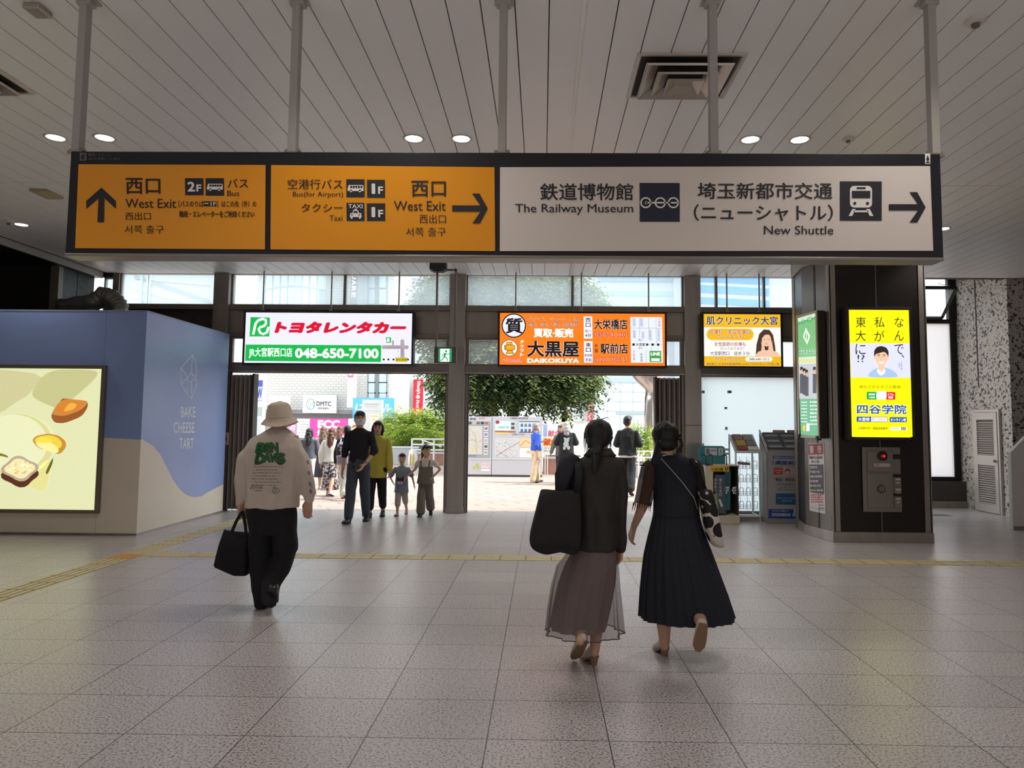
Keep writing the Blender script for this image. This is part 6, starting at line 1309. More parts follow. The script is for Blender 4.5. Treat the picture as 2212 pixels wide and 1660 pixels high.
    mb.rings(sil_rings(P, [(1130, 540, 592, .12), (1160, 538, 587, .115), (1195, 538, 586, .11), (1230, 539, 588, .11), (1265, 545, 590, .11), (1300, 549, 586, .11), (1310, 551, 586, .11)], 20), None)
    mb.rings(sil_rings(P, [(1130, 588, 641, .12), (1160, 590, 643, .115), (1188, 592, 643, .115, .03), (1200, 590, 636, .11, .03), (1234, 575, 626, .11, -.02), (1270, 567, 604, .11, -.1), (1296, 566, 600, .105, -.16), (1304, 568, 598, .1, -.18)], 20), None)
    a2 = wrk(9, .014, .7, 5); mb.remesh('trousers', TR, .009, e, 3, a2)
    shoe(e, 'shoe', Vector((b0.x - .09, b0.y + .0, 0)), Vector((b0.x - .1, b0.y + .27, 0)), (0, 0, 1), SHOEK, .05, .09)
    hp = P(585, 1282, -.2); tp = P(583, 1313, -.12); tp.z = max(tp.z, .01); shoe(e, 'shoe', hp + (hp - tp) * .25, tp, (0, .8, .3), SHOEK, .05, .09)
    HT = mat('hat_cream', '#cdbba6', .85, noise_amt=.06, noise_scale=8); mb = MB(); c = P(604, 905); T = Matrix.Rotation(math.radians(-5), 3, 'Y')
    prof = [(.001, .146), (.045, .145), (.074, .134), (.094, .108), (.104, .05), (.108, .0), (.112, -.004), (.145, -.05), (.150, -.056), (.146, -.058), (.106, -.012), (.1, -.004)]
    mb.rings([[c + T @ Vector((r * math.cos(2 * math.pi * j / 36) * (1 if r < .11 else 1 + .04 * math.cos(4 * math.pi * j / 36)), r * 1.15 * math.sin(2 * math.pi * j / 36), z + (0 if r < .11 else .018 * math.sin(2 * math.pi * j / 18 + 1)))) for j in range(36)] for r, z in prof], HT, cap=False)
    mb.poly([c + T @ Vector((.001 * math.cos(2 * math.pi * j / 36), .001 * math.sin(2 * math.pi * j / 36), .146)) for j in range(36)], HT)
    ho = mb.build('bucket_hat', e, smooth=True); sb = ho.modifiers.new('s', 'SUBSURF'); sb.levels = sb.render_levels = 1
    mb = MB()
    for z, r in ((-.02, .122), (.004, .11), (.112, .093)): mb.tube([c + T @ Vector((r * math.cos(2 * math.pi * j / 36), r * 1.15 * math.sin(2 * math.pi * j / 36), z)) for j in range(37)], .0015, mat('stitch', '#b09c84', .8), 5, cap=False)
    mb.build('stitching', ho)
    mb = MB(); mb.ball(P(604, 905, -.02), (.083, .1, .062)); mb.remesh('hair', HAIRK, .012, e, 1)
    # his tote
    BK_ = mat('canvas_black', '#111114', .9, noise_amt=.15, noise_scale=30)
    t = thing('tote_bag', 'black canvas tote bag hanging from the hand of the man in the bucket hat', 'bag', P(505, 1241, 0.02)); mb = MB(); rr = []
    for y, xl, xr, d in ((1149, 485, 540, .02), (1152, 485, 540, .035), (1174, 478, 540, .07), (1198, 473, 539, .085), (1219, 468, 538, .085), (1224, 470, 538, .08), (1241, 504, 535, .05), (1243, 508, 533, .04)):
        ring = []
        for j in range(24):
            a = 2 * math.pi * j / 24; ca, sa = math.cos(a), math.sin(a); q = P((xl + xr) / 2, y + ((xl + xr) / 2 + (xr - xl) / 2 * ca - 510) * (.17 if y < 1160 else .0), .0); hx = (xr - xl) / 2 * Y0 / FPX
            ring.append(q + Vector((hx * math.copysign(abs(ca) ** .3, ca), d * math.copysign(abs(sa) ** .3, sa), 0)))
        rr.append(ring)
    mb.rings(rr, BK_); o = mb.build('bag_body', t, smooth=True)
    for dy in (-.03, .03):
        mb = MB(); hair_strip(mb, [P(501, 1150, dy), P(509, 1130, dy), P(520, 1110, dy * .5), P(524, 1106, 0), P(526, 1112, dy * .5), P(530, 1135, dy), P(532, 1156, dy)], .014, BK_, (1, 0, 0)); mb.build('handle', t)
hat_man()

# ------------------------------------------------------------------ two women walking side by side
def pleat(n, amp, ph=0, t0=.0): return lambda a, t: amp * max(0, t - t0) * (math.sin(n * a + ph) + .5 * math.sin((n * 2 + 3) * a + 2 * ph))
def skirt_woman():
    Y0 = 4.75; P = lambda x, y, dy=0: at(x, y, Y0 + dy); b0 = ground(1277, 1438)
    e = thing('person', 'woman from behind in dark jacket and long sheer mauve skirt, low ponytail', 'person', (b0.x, b0.y, 0))
    mb = MB(); mb.ball(P(1296, 942, .01), (.074, .09, .105)); mb.chain([P(1297, 955, .01), P(1296, 1000)], [.05, .052]); mb.ball(P(1318, 950, .02), (.012, .02, .03)); mb.ball(P(1300, 946, .1), (.014, .02, .02))
    mb.rings(sil_rings(P, [(990, 1262, 1320, .05), (1010, 1245, 1335, .08), (1080, 1256, 1322, .085), (1130, 1254, 1322, .08), (1200, 1244, 1330, .1)], 20), None)
    mb.chain([P(1331, 1012), P(1340, 1045), P(1342, 1100, -.015), P(1342, 1160, .02), P(1341, 1184, .04)], [.036, .034, .028, .024, .022]); mb.chain([P(1246, 1012), P(1232, 1050, .02), P(1228, 1080, .05), P(1234, 1045, .24)], [.036, .032, .03, .024])
    mb.chain([P(1266, 1200), P(1262, 1300, .06), P(1256, 1350, -.08), P(1253, 1385, -.2)], [.075, .055, .045, .03]); mb.chain([P(1306, 1200), P(1298, 1300, .06), P(1290, 1350, .02), P(1284, 1410, 0)], [.075, .055, .045, .031])
    hand(mb, P(1341, 1180, .04), P(1335, 1207, .05) - P(1341, 1180, .04), (-.6, .8, 0), (-1, -.3, 0), .165, 34); hand(mb, P(1234, 1045, .24), (0, .3, .6), (.5, .5, 0), (0, -1, 0), .165, 60)
    mb.remesh('body', SKIN, .0062, e, 2)
    JK = mat('jacket_dark', '#2b2724', .8, noise_amt=.15, noise_scale=40)
    mb = MB(); mb.rings(sil_rings(P, [(974, 1274, 1319, .062), (984, 1262, 1327, .075), (994, 1246, 1336, .092), (1006, 1236, 1341, .108), (1030, 1234, 1340, .122), (1080, 1240, 1333, .12), (1120, 1242, 1330, .118), (1160, 1239, 1331, .126), (1189, 1237, 1331, .132)], 32), None)
    mb.chain([P(1332, 1007), P(1341, 1045), P(1342, 1100, -.015), P(1342, 1160, .02), P(1341, 1186, .035)], [.058, .05, .042, .036, .032]); mb.chain([P(1244, 1007), P(1232, 1050, .02), P(1227, 1082, .05), P(1232, 1056, .18)], [.058, .05, .045, .036])
    a = wrk(8, .01, .6, 7); b = wrk(22, .004, .6, 8); j = mb.remesh('jacket', JK, .0085, e, 3, lambda c: a(c) + b(c))
    mb = MB(); mb.tube([P(1288, 1100, -.14), P(1288, 1150, -.146), P(1288, 1188, -.15)], .004, mat('seam_dark', '#242020', .9), 5); mb.build('back_vent', j)
    mb = MB(); mb.rings(sil_rings(P, [(970, 1276, 1318, .058), (980, 1268, 1324, .07), (986, 1262, 1330, .078)], 28), JK, cap=False); c = mb.build('collar', j, smooth=True); sm = c.modifiers.new('s', 'SOLIDIFY'); sm.thickness = .008
    MV = translucent_mat('skirt_mauve', '#a89894', .35)
    mb = MB(); mb.rings(sil_rings(P, [(1140, 1252, 1322, .1), (1184, 1244, 1325, .113), (1194, 1236, 1328, .125), (1220, 1222, 1331, .14), (1260, 1208, 1328, .15), (1310, 1197, 1318, .16), (1358, 1190, 1307, .165)], 96, pleat(11, .05, .4)), MV, cap=False); mb.build('skirt_lining', e, smooth=True)
    SHR = translucent_mat('skirt_sheer', '#7d6f70', .4, .42)
    mb = MB(); rr = sil_rings(P, [(1165, 1246, 1325, .108), (1186, 1241, 1328, .12), (1196, 1226, 1331, .14), (1225, 1203, 1334, .165), (1270, 1192, 1336, .19), (1320, 1185, 1340, .205), (1366, 1181, 1343, .215)], 120, pleat(9, .07, 1.3)); mb.rings(rr, SHR, cap=False); o = mb.build('sheer_overskirt', e, smooth=True); o['label'] = 'sheer mauve overskirt'
    mb = MB(); mb.tube(rr[-1] + [rr[-1][0]], .0035, mat('hem_dark', '#4a4142', .8), 5, cap=False); mb.build('hem', o)
    H = MB(); H.ball(P(1293, 938), (.094, .104, .1)); H.ball(P(1288, 955, -.03), (.07, .07, .06)); H.chain([P(1288, 962, -.05), P(1288, 980, -.1), P(1286, 1000, -.125), P(1284, 1020, -.14)], [.045, .034, .03, .014]); w_ = wrk(40, .006, .25, 3); ho = H.remesh('hair', HAIRK, .0075, e, 2, w_)
    mb = MB(); rnd = random.Random(5)
    for x, y0, y1 in ((1263, 935, 978), (1266, 945, 984), (1319, 950, 982), (1323, 944, 968), (1270, 960, 990)): mb.tube([P(x, y0, 0), P(x - 2 + rnd.uniform(-2, 2), (y0 + y1) / 2, .01), P(x + rnd.uniform(-4, 2), y1, .0)], [.006, .0035, .001], HAIRK, 5); mb.build('hair_strand', ho); mb = MB()
    mb.tube([P(1300, 906, 0), P(1312, 902, 0), P(1318, 908, .02)], [.003, .002, .001], HAIRK, 4); mb.build('hair_strand', ho)
    mb = MB(); mb.tube([P(1282, 978, -.1), P(1288, 981, -.14), P(1295, 978, -.1), P(1288, 975, -.06), P(1282, 978, -.1)], .008, mat('hair_tie', '#0c0b0c', .6), 6); mb.build('hair_tie', ho)
    PU = mat('pump_beige', '#c4b3a2', .4); PS = mat('pump_sole', '#8a6a50', .6)
    h1 = ground(1286, 1439); shoe(e, 'shoe', h1, h1 + Vector((-.075, .21, 0)), (0, 0, 1), PU, .042, .082, .06, PS)
    hp = P(1262, 1386, -.22); tp = ground(1239, 1427); shoe(e, 'shoe', hp, tp + Vector((0, 0, .008)), (-.1, .75, .5), PU, .036, .06, .0, PS)
    BG = mat('tote_dark', '#1e1b1a', .85, noise_amt=.2, noise_scale=25); t = thing('shoulder_bag', 'big slouchy dark tote on the left shoulder of the woman in the jacket', 'bag', P(1200, 1190, -.05)); rr = []
    for y, xl, xr, d in ((1060, 1168, 1252, .012), (1064, 1167, 1253, .04), (1080, 1163, 1254, .07), (1110, 1156, 1255, .09), (1150, 1145, 1255, .11), (1172, 1143, 1253, .115), (1184, 1153, 1250, .1), (1192, 1172, 1244, .07), (1194, 1184, 1236, .05)):
        c = P((xl + xr) / 2, y, -.11); hx = (xr - xl) / 2 * (Y0 - .11) / FPX; ring = []
        for q in range(28):
            aa = 2 * math.pi * q / 28; ca, sa = math.cos(aa), math.sin(aa); ring.append(c + Vector((hx * math.copysign(abs(ca) ** .42, ca), d * math.copysign(abs(sa) ** .42, sa), .012 * math.sin(3 * aa))))
        rr.append(ring)
    mb = MB(); mb.rings(rr, BG); o = mb.build('bag_body', t, smooth=True); sb = o.modifiers.new('s', 'SUBSURF'); sb.levels = sb.render_levels = 2
    mb = MB(); mb.tube([P(1209, 1066, -.13), P(1216, 1030, -.12), P(1228, 1000, -.09), P(1240, 990, -.03), P(1244, 992, .05), P(1240, 1010, .1)], [.03, .055, .06, .055, .04, .03], mat('strap_navy', '#1b1b24', .8, noise_amt=.2, noise_scale=30), 12, flat=.45, up=(1, 0, 0)); mb.build('padded_strap', t, smooth=True)
    mb = MB(); mb.tube([P(1246, 1068, -.13), P(1250, 1030, -.14), P(1250, 1005, -.12), P(1248, 994, -.02)], [.02, .026, .026, .022], MATS['strap_navy'], 10, flat=.4, up=(1, 0, 0)); mb.build('padded_strap', t, smooth=True)
skirt_woman()

def dress_woman():
    Y0 = 4.96; P = lambda x, y, dy=0: at(x, y, Y0 + dy); b0 = ground(1438, 1418)
    e = thing('person', 'woman from behind in a long navy pleated dress with a ribbon in her hair', 'person', (b0.x, b0.y, 0))
    mb = MB(); mb.ball(P(1438, 944, .01), (.074, .09, .105)); mb.chain([P(1440, 960), P(1442, 1002)], [.05, .055]); mb.ball(P(1414, 948, .02), (.012, .02, .03)); mb.ball(P(1463, 950, .02), (.012, .02, .03)); mb.ball(P(1437, 946, .105), (.014, .02, .02))
    mb.rings(sil_rings(P, [(990, 1418, 1480, .05), (1008, 1410, 1498, .08), (1060, 1420, 1500, .09), (1110, 1420, 1500, .085), (1180, 1415, 1510, .11)], 20), None)
    mb.chain([P(1407, 1012), P(1391, 1088, -.02), P(1370, 1136, .06)], [.046, .038, .025]); mb.chain([P(1500, 1010), P(1508, 1080, .06), P(1500, 1085, .28)], [.046, .036, .025])
    mb.chain([P(1432, 1200), P(1433, 1300, .05), P(1434, 1350, 0), P(1436, 1396, 0)], [.08, .058, .05, .032]); mb.chain([P(1490, 1200), P(1502, 1310, .1), P(1508, 1330, -.1), P(1517, 1350, -.36)], [.08, .058, .05, .032])
    hand(mb, P(1370, 1136, .06), P(1361, 1168, .08) - P(1370, 1136, .06), (-.3, .9, 0), (1, .2, 0), .17, 30); hand(mb, P(1500, 1085, .28), (0, .4, .5), (-.5, .5, 0), (0, -1, 0), .165, 60)
    mb.remesh('body', SKIN, .0062, e, 2)
    NV = mat('dress_navy', '#191c28', .85, noise_amt=.2, noise_scale=30, stretch=(4, 4, .15))
    def f(a, t): k = max(0, t - .12); return .035 * k * math.sin(26 * a) + .05 * max(0, t - .5) * math.sin(9 * a + .7) + .012 * k * math.sin(47 * a)
    spec = [(981, 1424, 1466, .062), (986, 1414, 1480, .074), (993, 1406, 1495, .09), (1003, 1405, 1503, .108), (1030, 1409, 1506, .122), (1065, 1412, 1508, .126), (1095, 1412, 1509, .124), (1112, 1412, 1510, .122), (1135, 1407, 1516, .135), (1165, 1400, 1526, .155), (1200, 1393, 1539, .175), (1240, 1389, 1553, .195), (1285, 1386, 1569, .215), (1336, 1384, 1585, .235)]
    mb = MB(); mb.rings(sil_rings(P, spec, 180, f), NV, cap=False); d = mb.build('dress', e, smooth=True)
    mb = MB(); mb.tube(sil_rings(P, [spec[7], spec[7]], 60)[0] + [sil_rings(P, [spec[7], spec[7]], 60)[0][0]], .007, mat('waist_navy', '#151822', .85), 6, cap=False); mb.build('waist_seam', d)
    LC = translucent_mat('lace_brown', '#4a403c', .35, .8)
    mb = MB(); mb.tube([P(1412, 1003), P(1404, 1012), P(1398, 1040, -.01), P(1393, 1070, -.015), P(1388, 1090, -.02)], [.05, .062, .064, .062, .06], LC, 20, cap=False); o = mb.build('lace_sleeve', e, smooth=True); o['label'] = 'sheer lace sleeve'
    mb = MB()
    for k in range(22): a = 2 * math.pi * k / 22; c = P(1388, 1090, -.02); mb.tube([c + Vector((.06 * math.cos(a), .06 * math.sin(a), .01)), c + Vector((.064 * math.cos(a) - .008, .064 * math.sin(a), -.02 - .015 * (k % 3)))], [.004, .001], LC, 4)
    mb.build('fringe', o)
    mb = MB(); mb.tube([P(1497, 1001), P(1503, 1012), P(1506, 1040, .01), P(1508, 1072, .04)], [.045, .055, .056, .052], LC, 20, cap=False); o = mb.build('lace_sleeve', e, smooth=True); o['label'] = 'sheer lace sleeve'
    H = MB(); H.ball(P(1438, 939), (.096, .104, .095)); H.ball(P(1440, 958, -.04), (.078, .075, .055)); w_ = wrk(45, .006, .4, 4); ho = H.remesh('hair', HAIRK, .0075, e, 2, w_)
    RB = mat('ribbon_black', '#0d0c0f', .6)
    for pts in ([P(1420, 962, -.06), P(1416, 978, -.07), P(1412, 990, -.06), P(1411, 1002, -.05)], [P(1426, 966, -.07), P(1423, 980, -.08), P(1417, 992, -.07), P(1413, 1001, -.07)], [P(1460, 944, -.03), P(1470, 950, -.04), P(1473, 962, -.05), P(1466, 976, -.07), P(1458, 990, -.07)], [P(1462, 946, -.05), P(1471, 940, -.06), P(1472, 948, -.06), P(1463, 950, -.05)]): mb = MB(); hair_strip(mb, pts, .012, RB, (1, 0, 0)); mb.build('ribbon', ho)
    mb = MB(); mb.tube([P(1426, 990, -.04), P(1432, 985, -.065), P(1441, 983, -.075), P(1452, 983, -.07), P(1460, 985, -.05)], .0025, mat('chain_silver', '#c8c0b4', .3, .8), 5); mb.build('necklace', e)
    PU = MATS['pump_beige']; PS = MATS['pump_sole']; h1 = ground(1438, 1419); shoe(e, 'shoe', h1, h1 + Vector((-.03, .21, 0)), (0, 0, 1), PU, .042, .082, .06, PS)
    hp = P(1520, 1346, -.4); tp = P(1507, 1409, -.34); shoe(e, 'shoe', hp, tp, (0, .9, .2), PU, .038, .06, 0, PS)
    # flowered tote and thin cross strap
    m = mat('flower_print', '#cfc6bb', .8); nt = m.node_tree; b = nt.nodes['Principled BSDF']; tc = nt.nodes.new('ShaderNodeTexCoord'); vo = nt.nodes.new('ShaderNodeTexVoronoi'); vo.inputs['Scale'].default_value = 11.5; vo.inputs['Randomness'].default_value = .8; nt.links.new(tc.outputs['Object'], vo.inputs['Vector']); rp = nt.nodes.new('ShaderNodeValToRGB'); rp.color_ramp.interpolation = 'CONSTANT'; el = rp.color_ramp.elements
    el[0].position = 0; el[0].color = (*hexc('#c9c0b5'), 1); el[1].position = .12; el[1].color = (*hexc('#15110f'), 1); x_ = el.new(.56); x_.color = (*hexc('#c9c0b5'), 1); nt.links.new(vo.outputs['Distance'], rp.inputs['Fac']); nt.links.new(rp.outputs['Color'], b.inputs['Base Color'])
    t = thing('shoulder_bag', 'black and white blotch patterned tote on the shoulder of the navy dress woman', 'bag', P(1545, 1185, -.1)); rr = []
    for y, xl, xr, dp, sh in ((1057, 1507, 1536, .015, 0), (1062, 1507, 1540, .03, 0), (1100, 1514, 1549, .045, 0), (1140, 1520, 1556, .05, 0), (1172, 1530, 1562, .045, 0), (1184, 1546, 1566, .025, 0)):
        c = P((xl + xr) / 2, y, -.1); hx = (xr - xl) / 2 * (Y0 - .1) / FPX; rr.append([c + Vector((hx * math.copysign(abs(math.cos(2 * math.pi * q / 24)) ** .6, math.cos(2 * math.pi * q / 24)), dp * 1.6 * math.sin(2 * math.pi * q / 24), 0)) for q in range(24)])
    mb = MB(); mb.rings(rr, m); o = mb.build('bag_body', t, smooth=True); sb = o.modifiers.new('s', 'SUBSURF'); sb.levels = sb.render_levels = 2
    for dx, dy in ((0, -.12), (6, -.06)): mb = MB(); hair_strip(mb, [P(1519 + dx, 1060, dy), P(1511 + dx * .6, 1035, dy - .01), P(1501 + dx * .4, 1006, dy * .9), P(1493 + dx * .3, 992, dy * .5), P(1492, 990, .02)], .011, MATS['canvas_black'], (1, 0, 0)); mb.build('handle', t)
    mb = MB(); mb.tube([P(1428, 991, -.09), P(1450, 1015, -.135), P(1475, 1044, -.14), P(1499, 1076, -.125), P(1507, 1100, -.06), P(1506, 1120, .03)], .0032, mat('cord_pale', '#a8a29a', .5), 5); o = mb.build('cross_strap'); tag(o, 'thin pale cross body strap running over the back of the navy dress', 'strap')
dress_woman()
# ------------------------------------------------------------------ people further off
def cloth(c, **k): return mat('cloth_' + c.strip('#'), c, .85, **k)
def person(label, px, py, h, face, top, bottom, hair, shoes, legs=((18, 4), (-14, 16)), arms=((-12, 8, 15), (14, 8, 15)), child=0.0, vox=.011, look=0, mask=False, pts=None, gap=1.0, xoff=0, skin=None):
    b0 = ground(px, py); R = Matrix.Rotation(math.radians(face), 3, 'Z'); e = thing('person', label, 'person', (b0.x, b0.y, 0)); hs = 1 + .32 * child; skin = skin or SKIN
    hip = .50 - .035 * child; th, sn = .23 - .015 * child, .23 - .018 * child
    def fk(k, sx):
        a, b = (math.radians(v) for v in legs[k]); H = Vector((sx * .05 * gap, 0, hip)); Kn = H + th * Vector((0, math.sin(a), -math.cos(a))); A = Kn + sn * Vector((sx * .006, math.sin(a - b), -math.cos(a - b))); return H, Kn, A, a - b
    L = [fk(0, -1), fk(1, 1)]; low = min(L[0][2].z - .04, L[1][2].z - .04); dz = Vector((0, 0, -low))
    G = lambda v: Vector((b0.x, b0.y, 0)) + R @ ((Vector(v) + dz) * h)
    D = lambda v: R @ Vector(v)
    shz = .80 - .035 * child; shx = .105
    def arm(k, sx):
        if pts and pts[k]: s0 = Vector((sx * shx, 0, shz)); return s0, Vector(pts[k][0]), Vector(pts[k][1])
        a, c, f = (math.radians(v) for v in arms[k]); s0 = Vector((sx * shx, 0, shz)); el = s0 + .17 * Vector((sx * math.sin(c), math.sin(a) * math.cos(c), -math.cos(a) * math.cos(c))); wr = el + .145 * Vector((sx * math.sin(c) * .4, math.sin(a + f), -math.cos(a + f))); return s0, el, wr
    A = [arm(0, -1), arm(1, 1)]
    hc = Vector((0, .005, .918 - .012 * child)); RL = R @ Matrix.Rotation(math.radians(look), 3, 'Z'); HL = lambda v: G(hc) + RL @ (Vector(v) * h * hs)
    mb = MB()
    def tor(rows, n=20): return [[G((x * math.cos(2 * math.pi * j / n) + 0, y * math.sin(2 * math.pi * j / n) + oy, z)) for j in range(n)] for z, x, y, oy in rows]
    mb.rings(tor([(hip - .03, .07, .055, 0), (hip + .03, .084, .06, 0), (.60, .07, .05, 0), (.70, .082, .055, 0), (shz - .01, .09, .046, 0), (shz + .03, .04, .036, 0)]), None)
    mb.chain([G((0, 0, shz)), G((0, .002, .88))], [.036 * h, .031 * h])
    mb.ball(HL((0, 0, .008)), (.046 * h * hs, .056 * h * hs, .066 * h * hs), None, RL); mb.ball(HL((0, .018, -.03)), (.036 * h * hs, .036 * h * hs, .036 * h * hs), None, RL)
    mb.caps(HL((0, .052, .004)), HL((0, .062, -.012)), .008 * h * hs, .010 * h * hs)
    for s_ in (-1, 1): mb.ball(HL((s_ * .046, -.004, -.004)), (.007 * h, .012 * h, .016 * h), None, RL)
    for k, sx in ((0, -1), (1, 1)):
        H, Kn, An, f = L[k]; mb.chain([G(H), G(Kn), G(Kn.lerp(An, .35)), G(An)], [.046 * h, .031 * h, .032 * h, .02 * h]); mb.chain([G(A[k][0] * .88 + Vector((0, 0, .07))), G(A[k][0].lerp(A[k][1], .45)), G(A[k][1]), G(A[k][2])], [.016 * h, .02 * h, .019 * h, .0145 * h])
        d = (A[k][2] - A[k][1]).normalized(); hand(mb, G(A[k][2]), D(d), D((0, 1, .1)), D((-sx, .2, 0)), .105 * h, 22)
    mb.remesh('body', skin, vox * .8, e, 2)
    # face
    if abs(((face + look + 180) % 360) - 180) > 60:
        for s_ in (-1, 1):
            m = MB(); m.ball(HL((s_ * .019, .0515, .012)), (.0065 * h * hs, .004 * h * hs, .0045 * h * hs), mat('eye_dark', '#17110f', .3), RL, 10, 6); m.build('eye', e, smooth=True)
            m = MB(); m.tube([HL((s_ * .009, .055, .024)), HL((s_ * .02, .054, .028)), HL((s_ * .03, .048, .024))], .003 * h, HAIRK, 5); m.build('eyebrow', e)
        if not mask: m = MB(); m.tube([HL((-.013, .0505, -.034)), HL((0, .056, -.036)), HL((.013, .0505, -.034))], .003 * h, mat('lips', '#8a4a42', .5), 5); m.build('mouth', e)
    if mask:
        m = MB(); rr = []
        for z, w_, d_ in ((.004, .036, .063), (-.012, .046, .069), (-.03, .046, .064), (-.05, .034, .052)): rr.append([HL((w_ * math.sin(a), d_ * (math.cos(a) * .75 + .25), z)) for a in [math.radians(-85 + 17 * j) for j in range(11)]])
        for i in range(3):
            for j in range(10): m.add([rr[i][j], rr[i][j + 1], rr[i + 1][j + 1], rr[i + 1][j]], [(0, 1, 2, 3)], mat('mask_white', '#d8d8dc', .8))
        for s_ in (-1, 1): m.tube([HL((s_ * .045, .02, -.005)), HL((s_ * .05, -.002, .01))], .0018 * h, MATS['mask_white'], 4)
        o = m.build('face_mask', e, smooth=True)
    # clothes
    tcol, hem, sleeve, loose = top
    m = MB(); lo = loose; m.rings(tor([(hem, .092 + lo, .066 + lo * .7, 0), ((hem + .6) / 2, .088 + lo * .8, .062 + lo * .6, 0), (.64, .083 + lo * .6, .06 + lo * .4, 0), (.73, .096 + lo * .4, .064 + lo * .3, 0), (shz, .108, .054, 0), (shz + .025, .06, .046, 0), (shz + .042, .04, .038, 0)], 24), None)
    for k in (0, 1):
        s0, el, wr = A[k]; s0 = s0 + Vector((0, 0, -.014)); ends = {'none': None, 'cap': (.45,), 'short': (.8,), 'elbow': (1.25,), 'long': (1.95,)}[sleeve]
        if ends:
            u = ends[0]; P1 = s0.lerp(el, min(u, 1)); c = [G(s0), G(P1)]; r = [(.027 + lo * .2) * h, (.031 + lo * .45) * h]
            if u > 1: c.append(G(el.lerp(wr, u - 1))); r.append((.024 + lo * .35) * h)
            m.chain(c, r)
    tw = wrk(9, .007 * h, .7, px % 11); tm = tcol if not isinstance(tcol, str) else cloth(tcol); m.remesh('top', tm, vox, e, 3, tw)
    kind, bcol, end, fl = bottom; bm_ = bcol if not isinstance(bcol, str) else cloth(bcol)
    m = MB()
    if kind == 'trousers':
        m.rings(tor([(hip - .035, .09, .07, 0), (hip + .02, .096, .072, 0), (.58, .082, .06, 0)], 20), None)
        for k in (0, 1):
            H, Kn, An, f = L[k]
            if end <= 1: pts_ = [G(H), G(H.lerp(Kn, end))]; rs = [.056 * h, (.05 + fl) * h]
            else: pts_ = [G(H), G(Kn), G(Kn.lerp(An, end - 1))]; rs = [.056 * h, (.044 + fl * .6) * h, (.035 + fl) * h]
            m.chain(pts_, rs)
        m.remesh('trousers', bm_, vox, e, 3, wrk(10, .006 * h, .7, px % 7))
    else:
        n = 60; rr = []
        for z, x, y in ((.60, .078, .058), (hip + .03, .094, .072), (hip - .1, .1 + fl * .4, .085 + fl * .3), (end, .1 + fl, .09 + fl * .8)): rr.append([G(((x) * math.cos(2 * math.pi * j / n) * (1 + .03 * math.sin(7 * 2 * math.pi * j / n)), y * math.sin(2 * math.pi * j / n) * (1 + .05 * math.sin(9 * 2 * math.pi * j / n)), z)) for j in range(n)])
        m.rings(rr, bm_); m.build('skirt', e, smooth=True)
    # shoes
    for k, sx in ((0, -1), (1, 1)):
        H, Kn, An, f = L[k]; pitch = f * .8 if f < 0 else f * .3; d = Vector((sx * .12, math.cos(pitch), math.sin(pitch))).normalized(); hl = An - Vector((0, 0, .036)) - d * .03
        if f < -.25: hl = An + Vector((0, -.02, -.03))
        q = hl + d * .145; dz_ = min(0.0, (q + dz).z * 1.0); q.z -= dz_; sm = shoes if not isinstance(shoes, str) else mat('shoe_' + shoes[1:], shoes, .5)
        shoe(e, 'shoe', G(hl) + Vector((0, 0, .004)), G(q) + Vector((0, 0, .004)), (0, 0, 1), sm, .027 * h, .05 * h)
    # hair
    st, hcol = hair; hm = mat('hair_' + hcol[1:], hcol, .45, bump=.5, noise_scale=50, stretch=(1, 1, .2)); m = MB(); k_ = h * hs
    m.ball(HL((0, -.012, .026)), (.051 * k_, .055 * k_, .055 * k_), None, RL); m.ball(HL((0, -.026, .0)), (.047 * k_, .04 * k_, .05 * k_), None, RL)
    if st in ('long', 'bob', 'pony'):
        m.ball(HL((0, -.03, -.02)), (.047 * k_, .036 * k_, .05 * k_), None, RL)
        if st != 'pony':
            for s_ in (-1, 1): m.chain([HL((s_ * .044, .006, .02)), HL((s_ * .05, 0, -.03)), HL((s_ * .042, -.005, -.07))], [.018 * k_, .018 * k_, .012 * k_])
            m.chain([HL((0, -.04, -.02)), HL((0, -.045, -.075))], [.044 * k_, .036 * k_])
        if st == 'long': m.chain([HL((0, -.045, -.06)), HL((.0, -.06, -.13)), HL((0, -.066, -.2))], [.044 * k_, .044 * k_, .024 * k_]); m.chain([HL((-.03, -.045, -.06)), HL((-.03, -.058, -.18))], [.03 * k_, .018 * k_]); m.chain([HL((.03, -.045, -.06)), HL((.03, -.058, -.18))], [.03 * k_, .018 * k_])
        if st == 'pony': m.chain([HL((0, -.06, .0)), HL((0, -.085, -.03)), HL((0, -.085, -.09))], [.018 * k_, .02 * k_, .008 * k_])
        m.chain([HL((-.03, .045, .045)), HL((0, .052, .05)), HL((.03, .045, .045))], [.014 * k_] * 3)
    if st == 'short': m.ball(HL((0, .012, .045)), (.044 * k_, .042 * k_, .032 * k_), None, RL)
    if st == 'tuft': m.ball(HL((0, .015, .05)), (.047 * k_, .046 * k_, .034 * k_), None, RL); m.ball(HL((.02, .03, .06)), (.02 * k_, .02 * k_, .02 * k_), None, RL)
    m.remesh('hair', hm, vox * .8, e, 2, wrk(45, .004 * h, .3, px % 5))
    return e, G, HL, A, D
def drape(o_list, p, off=.006):
    pass
def decal(e, parent, G, D, shapes, side, zc, off):
    """flat print lifted just off the chest or back; shapes are polygons in body units"""
    m = MB()
    for pts, mt, lay in shapes: m.poly([G((x, side * (off + lay * .0012), zc + z)) for x, z in pts], mt)
    return m.build('print', parent or e)

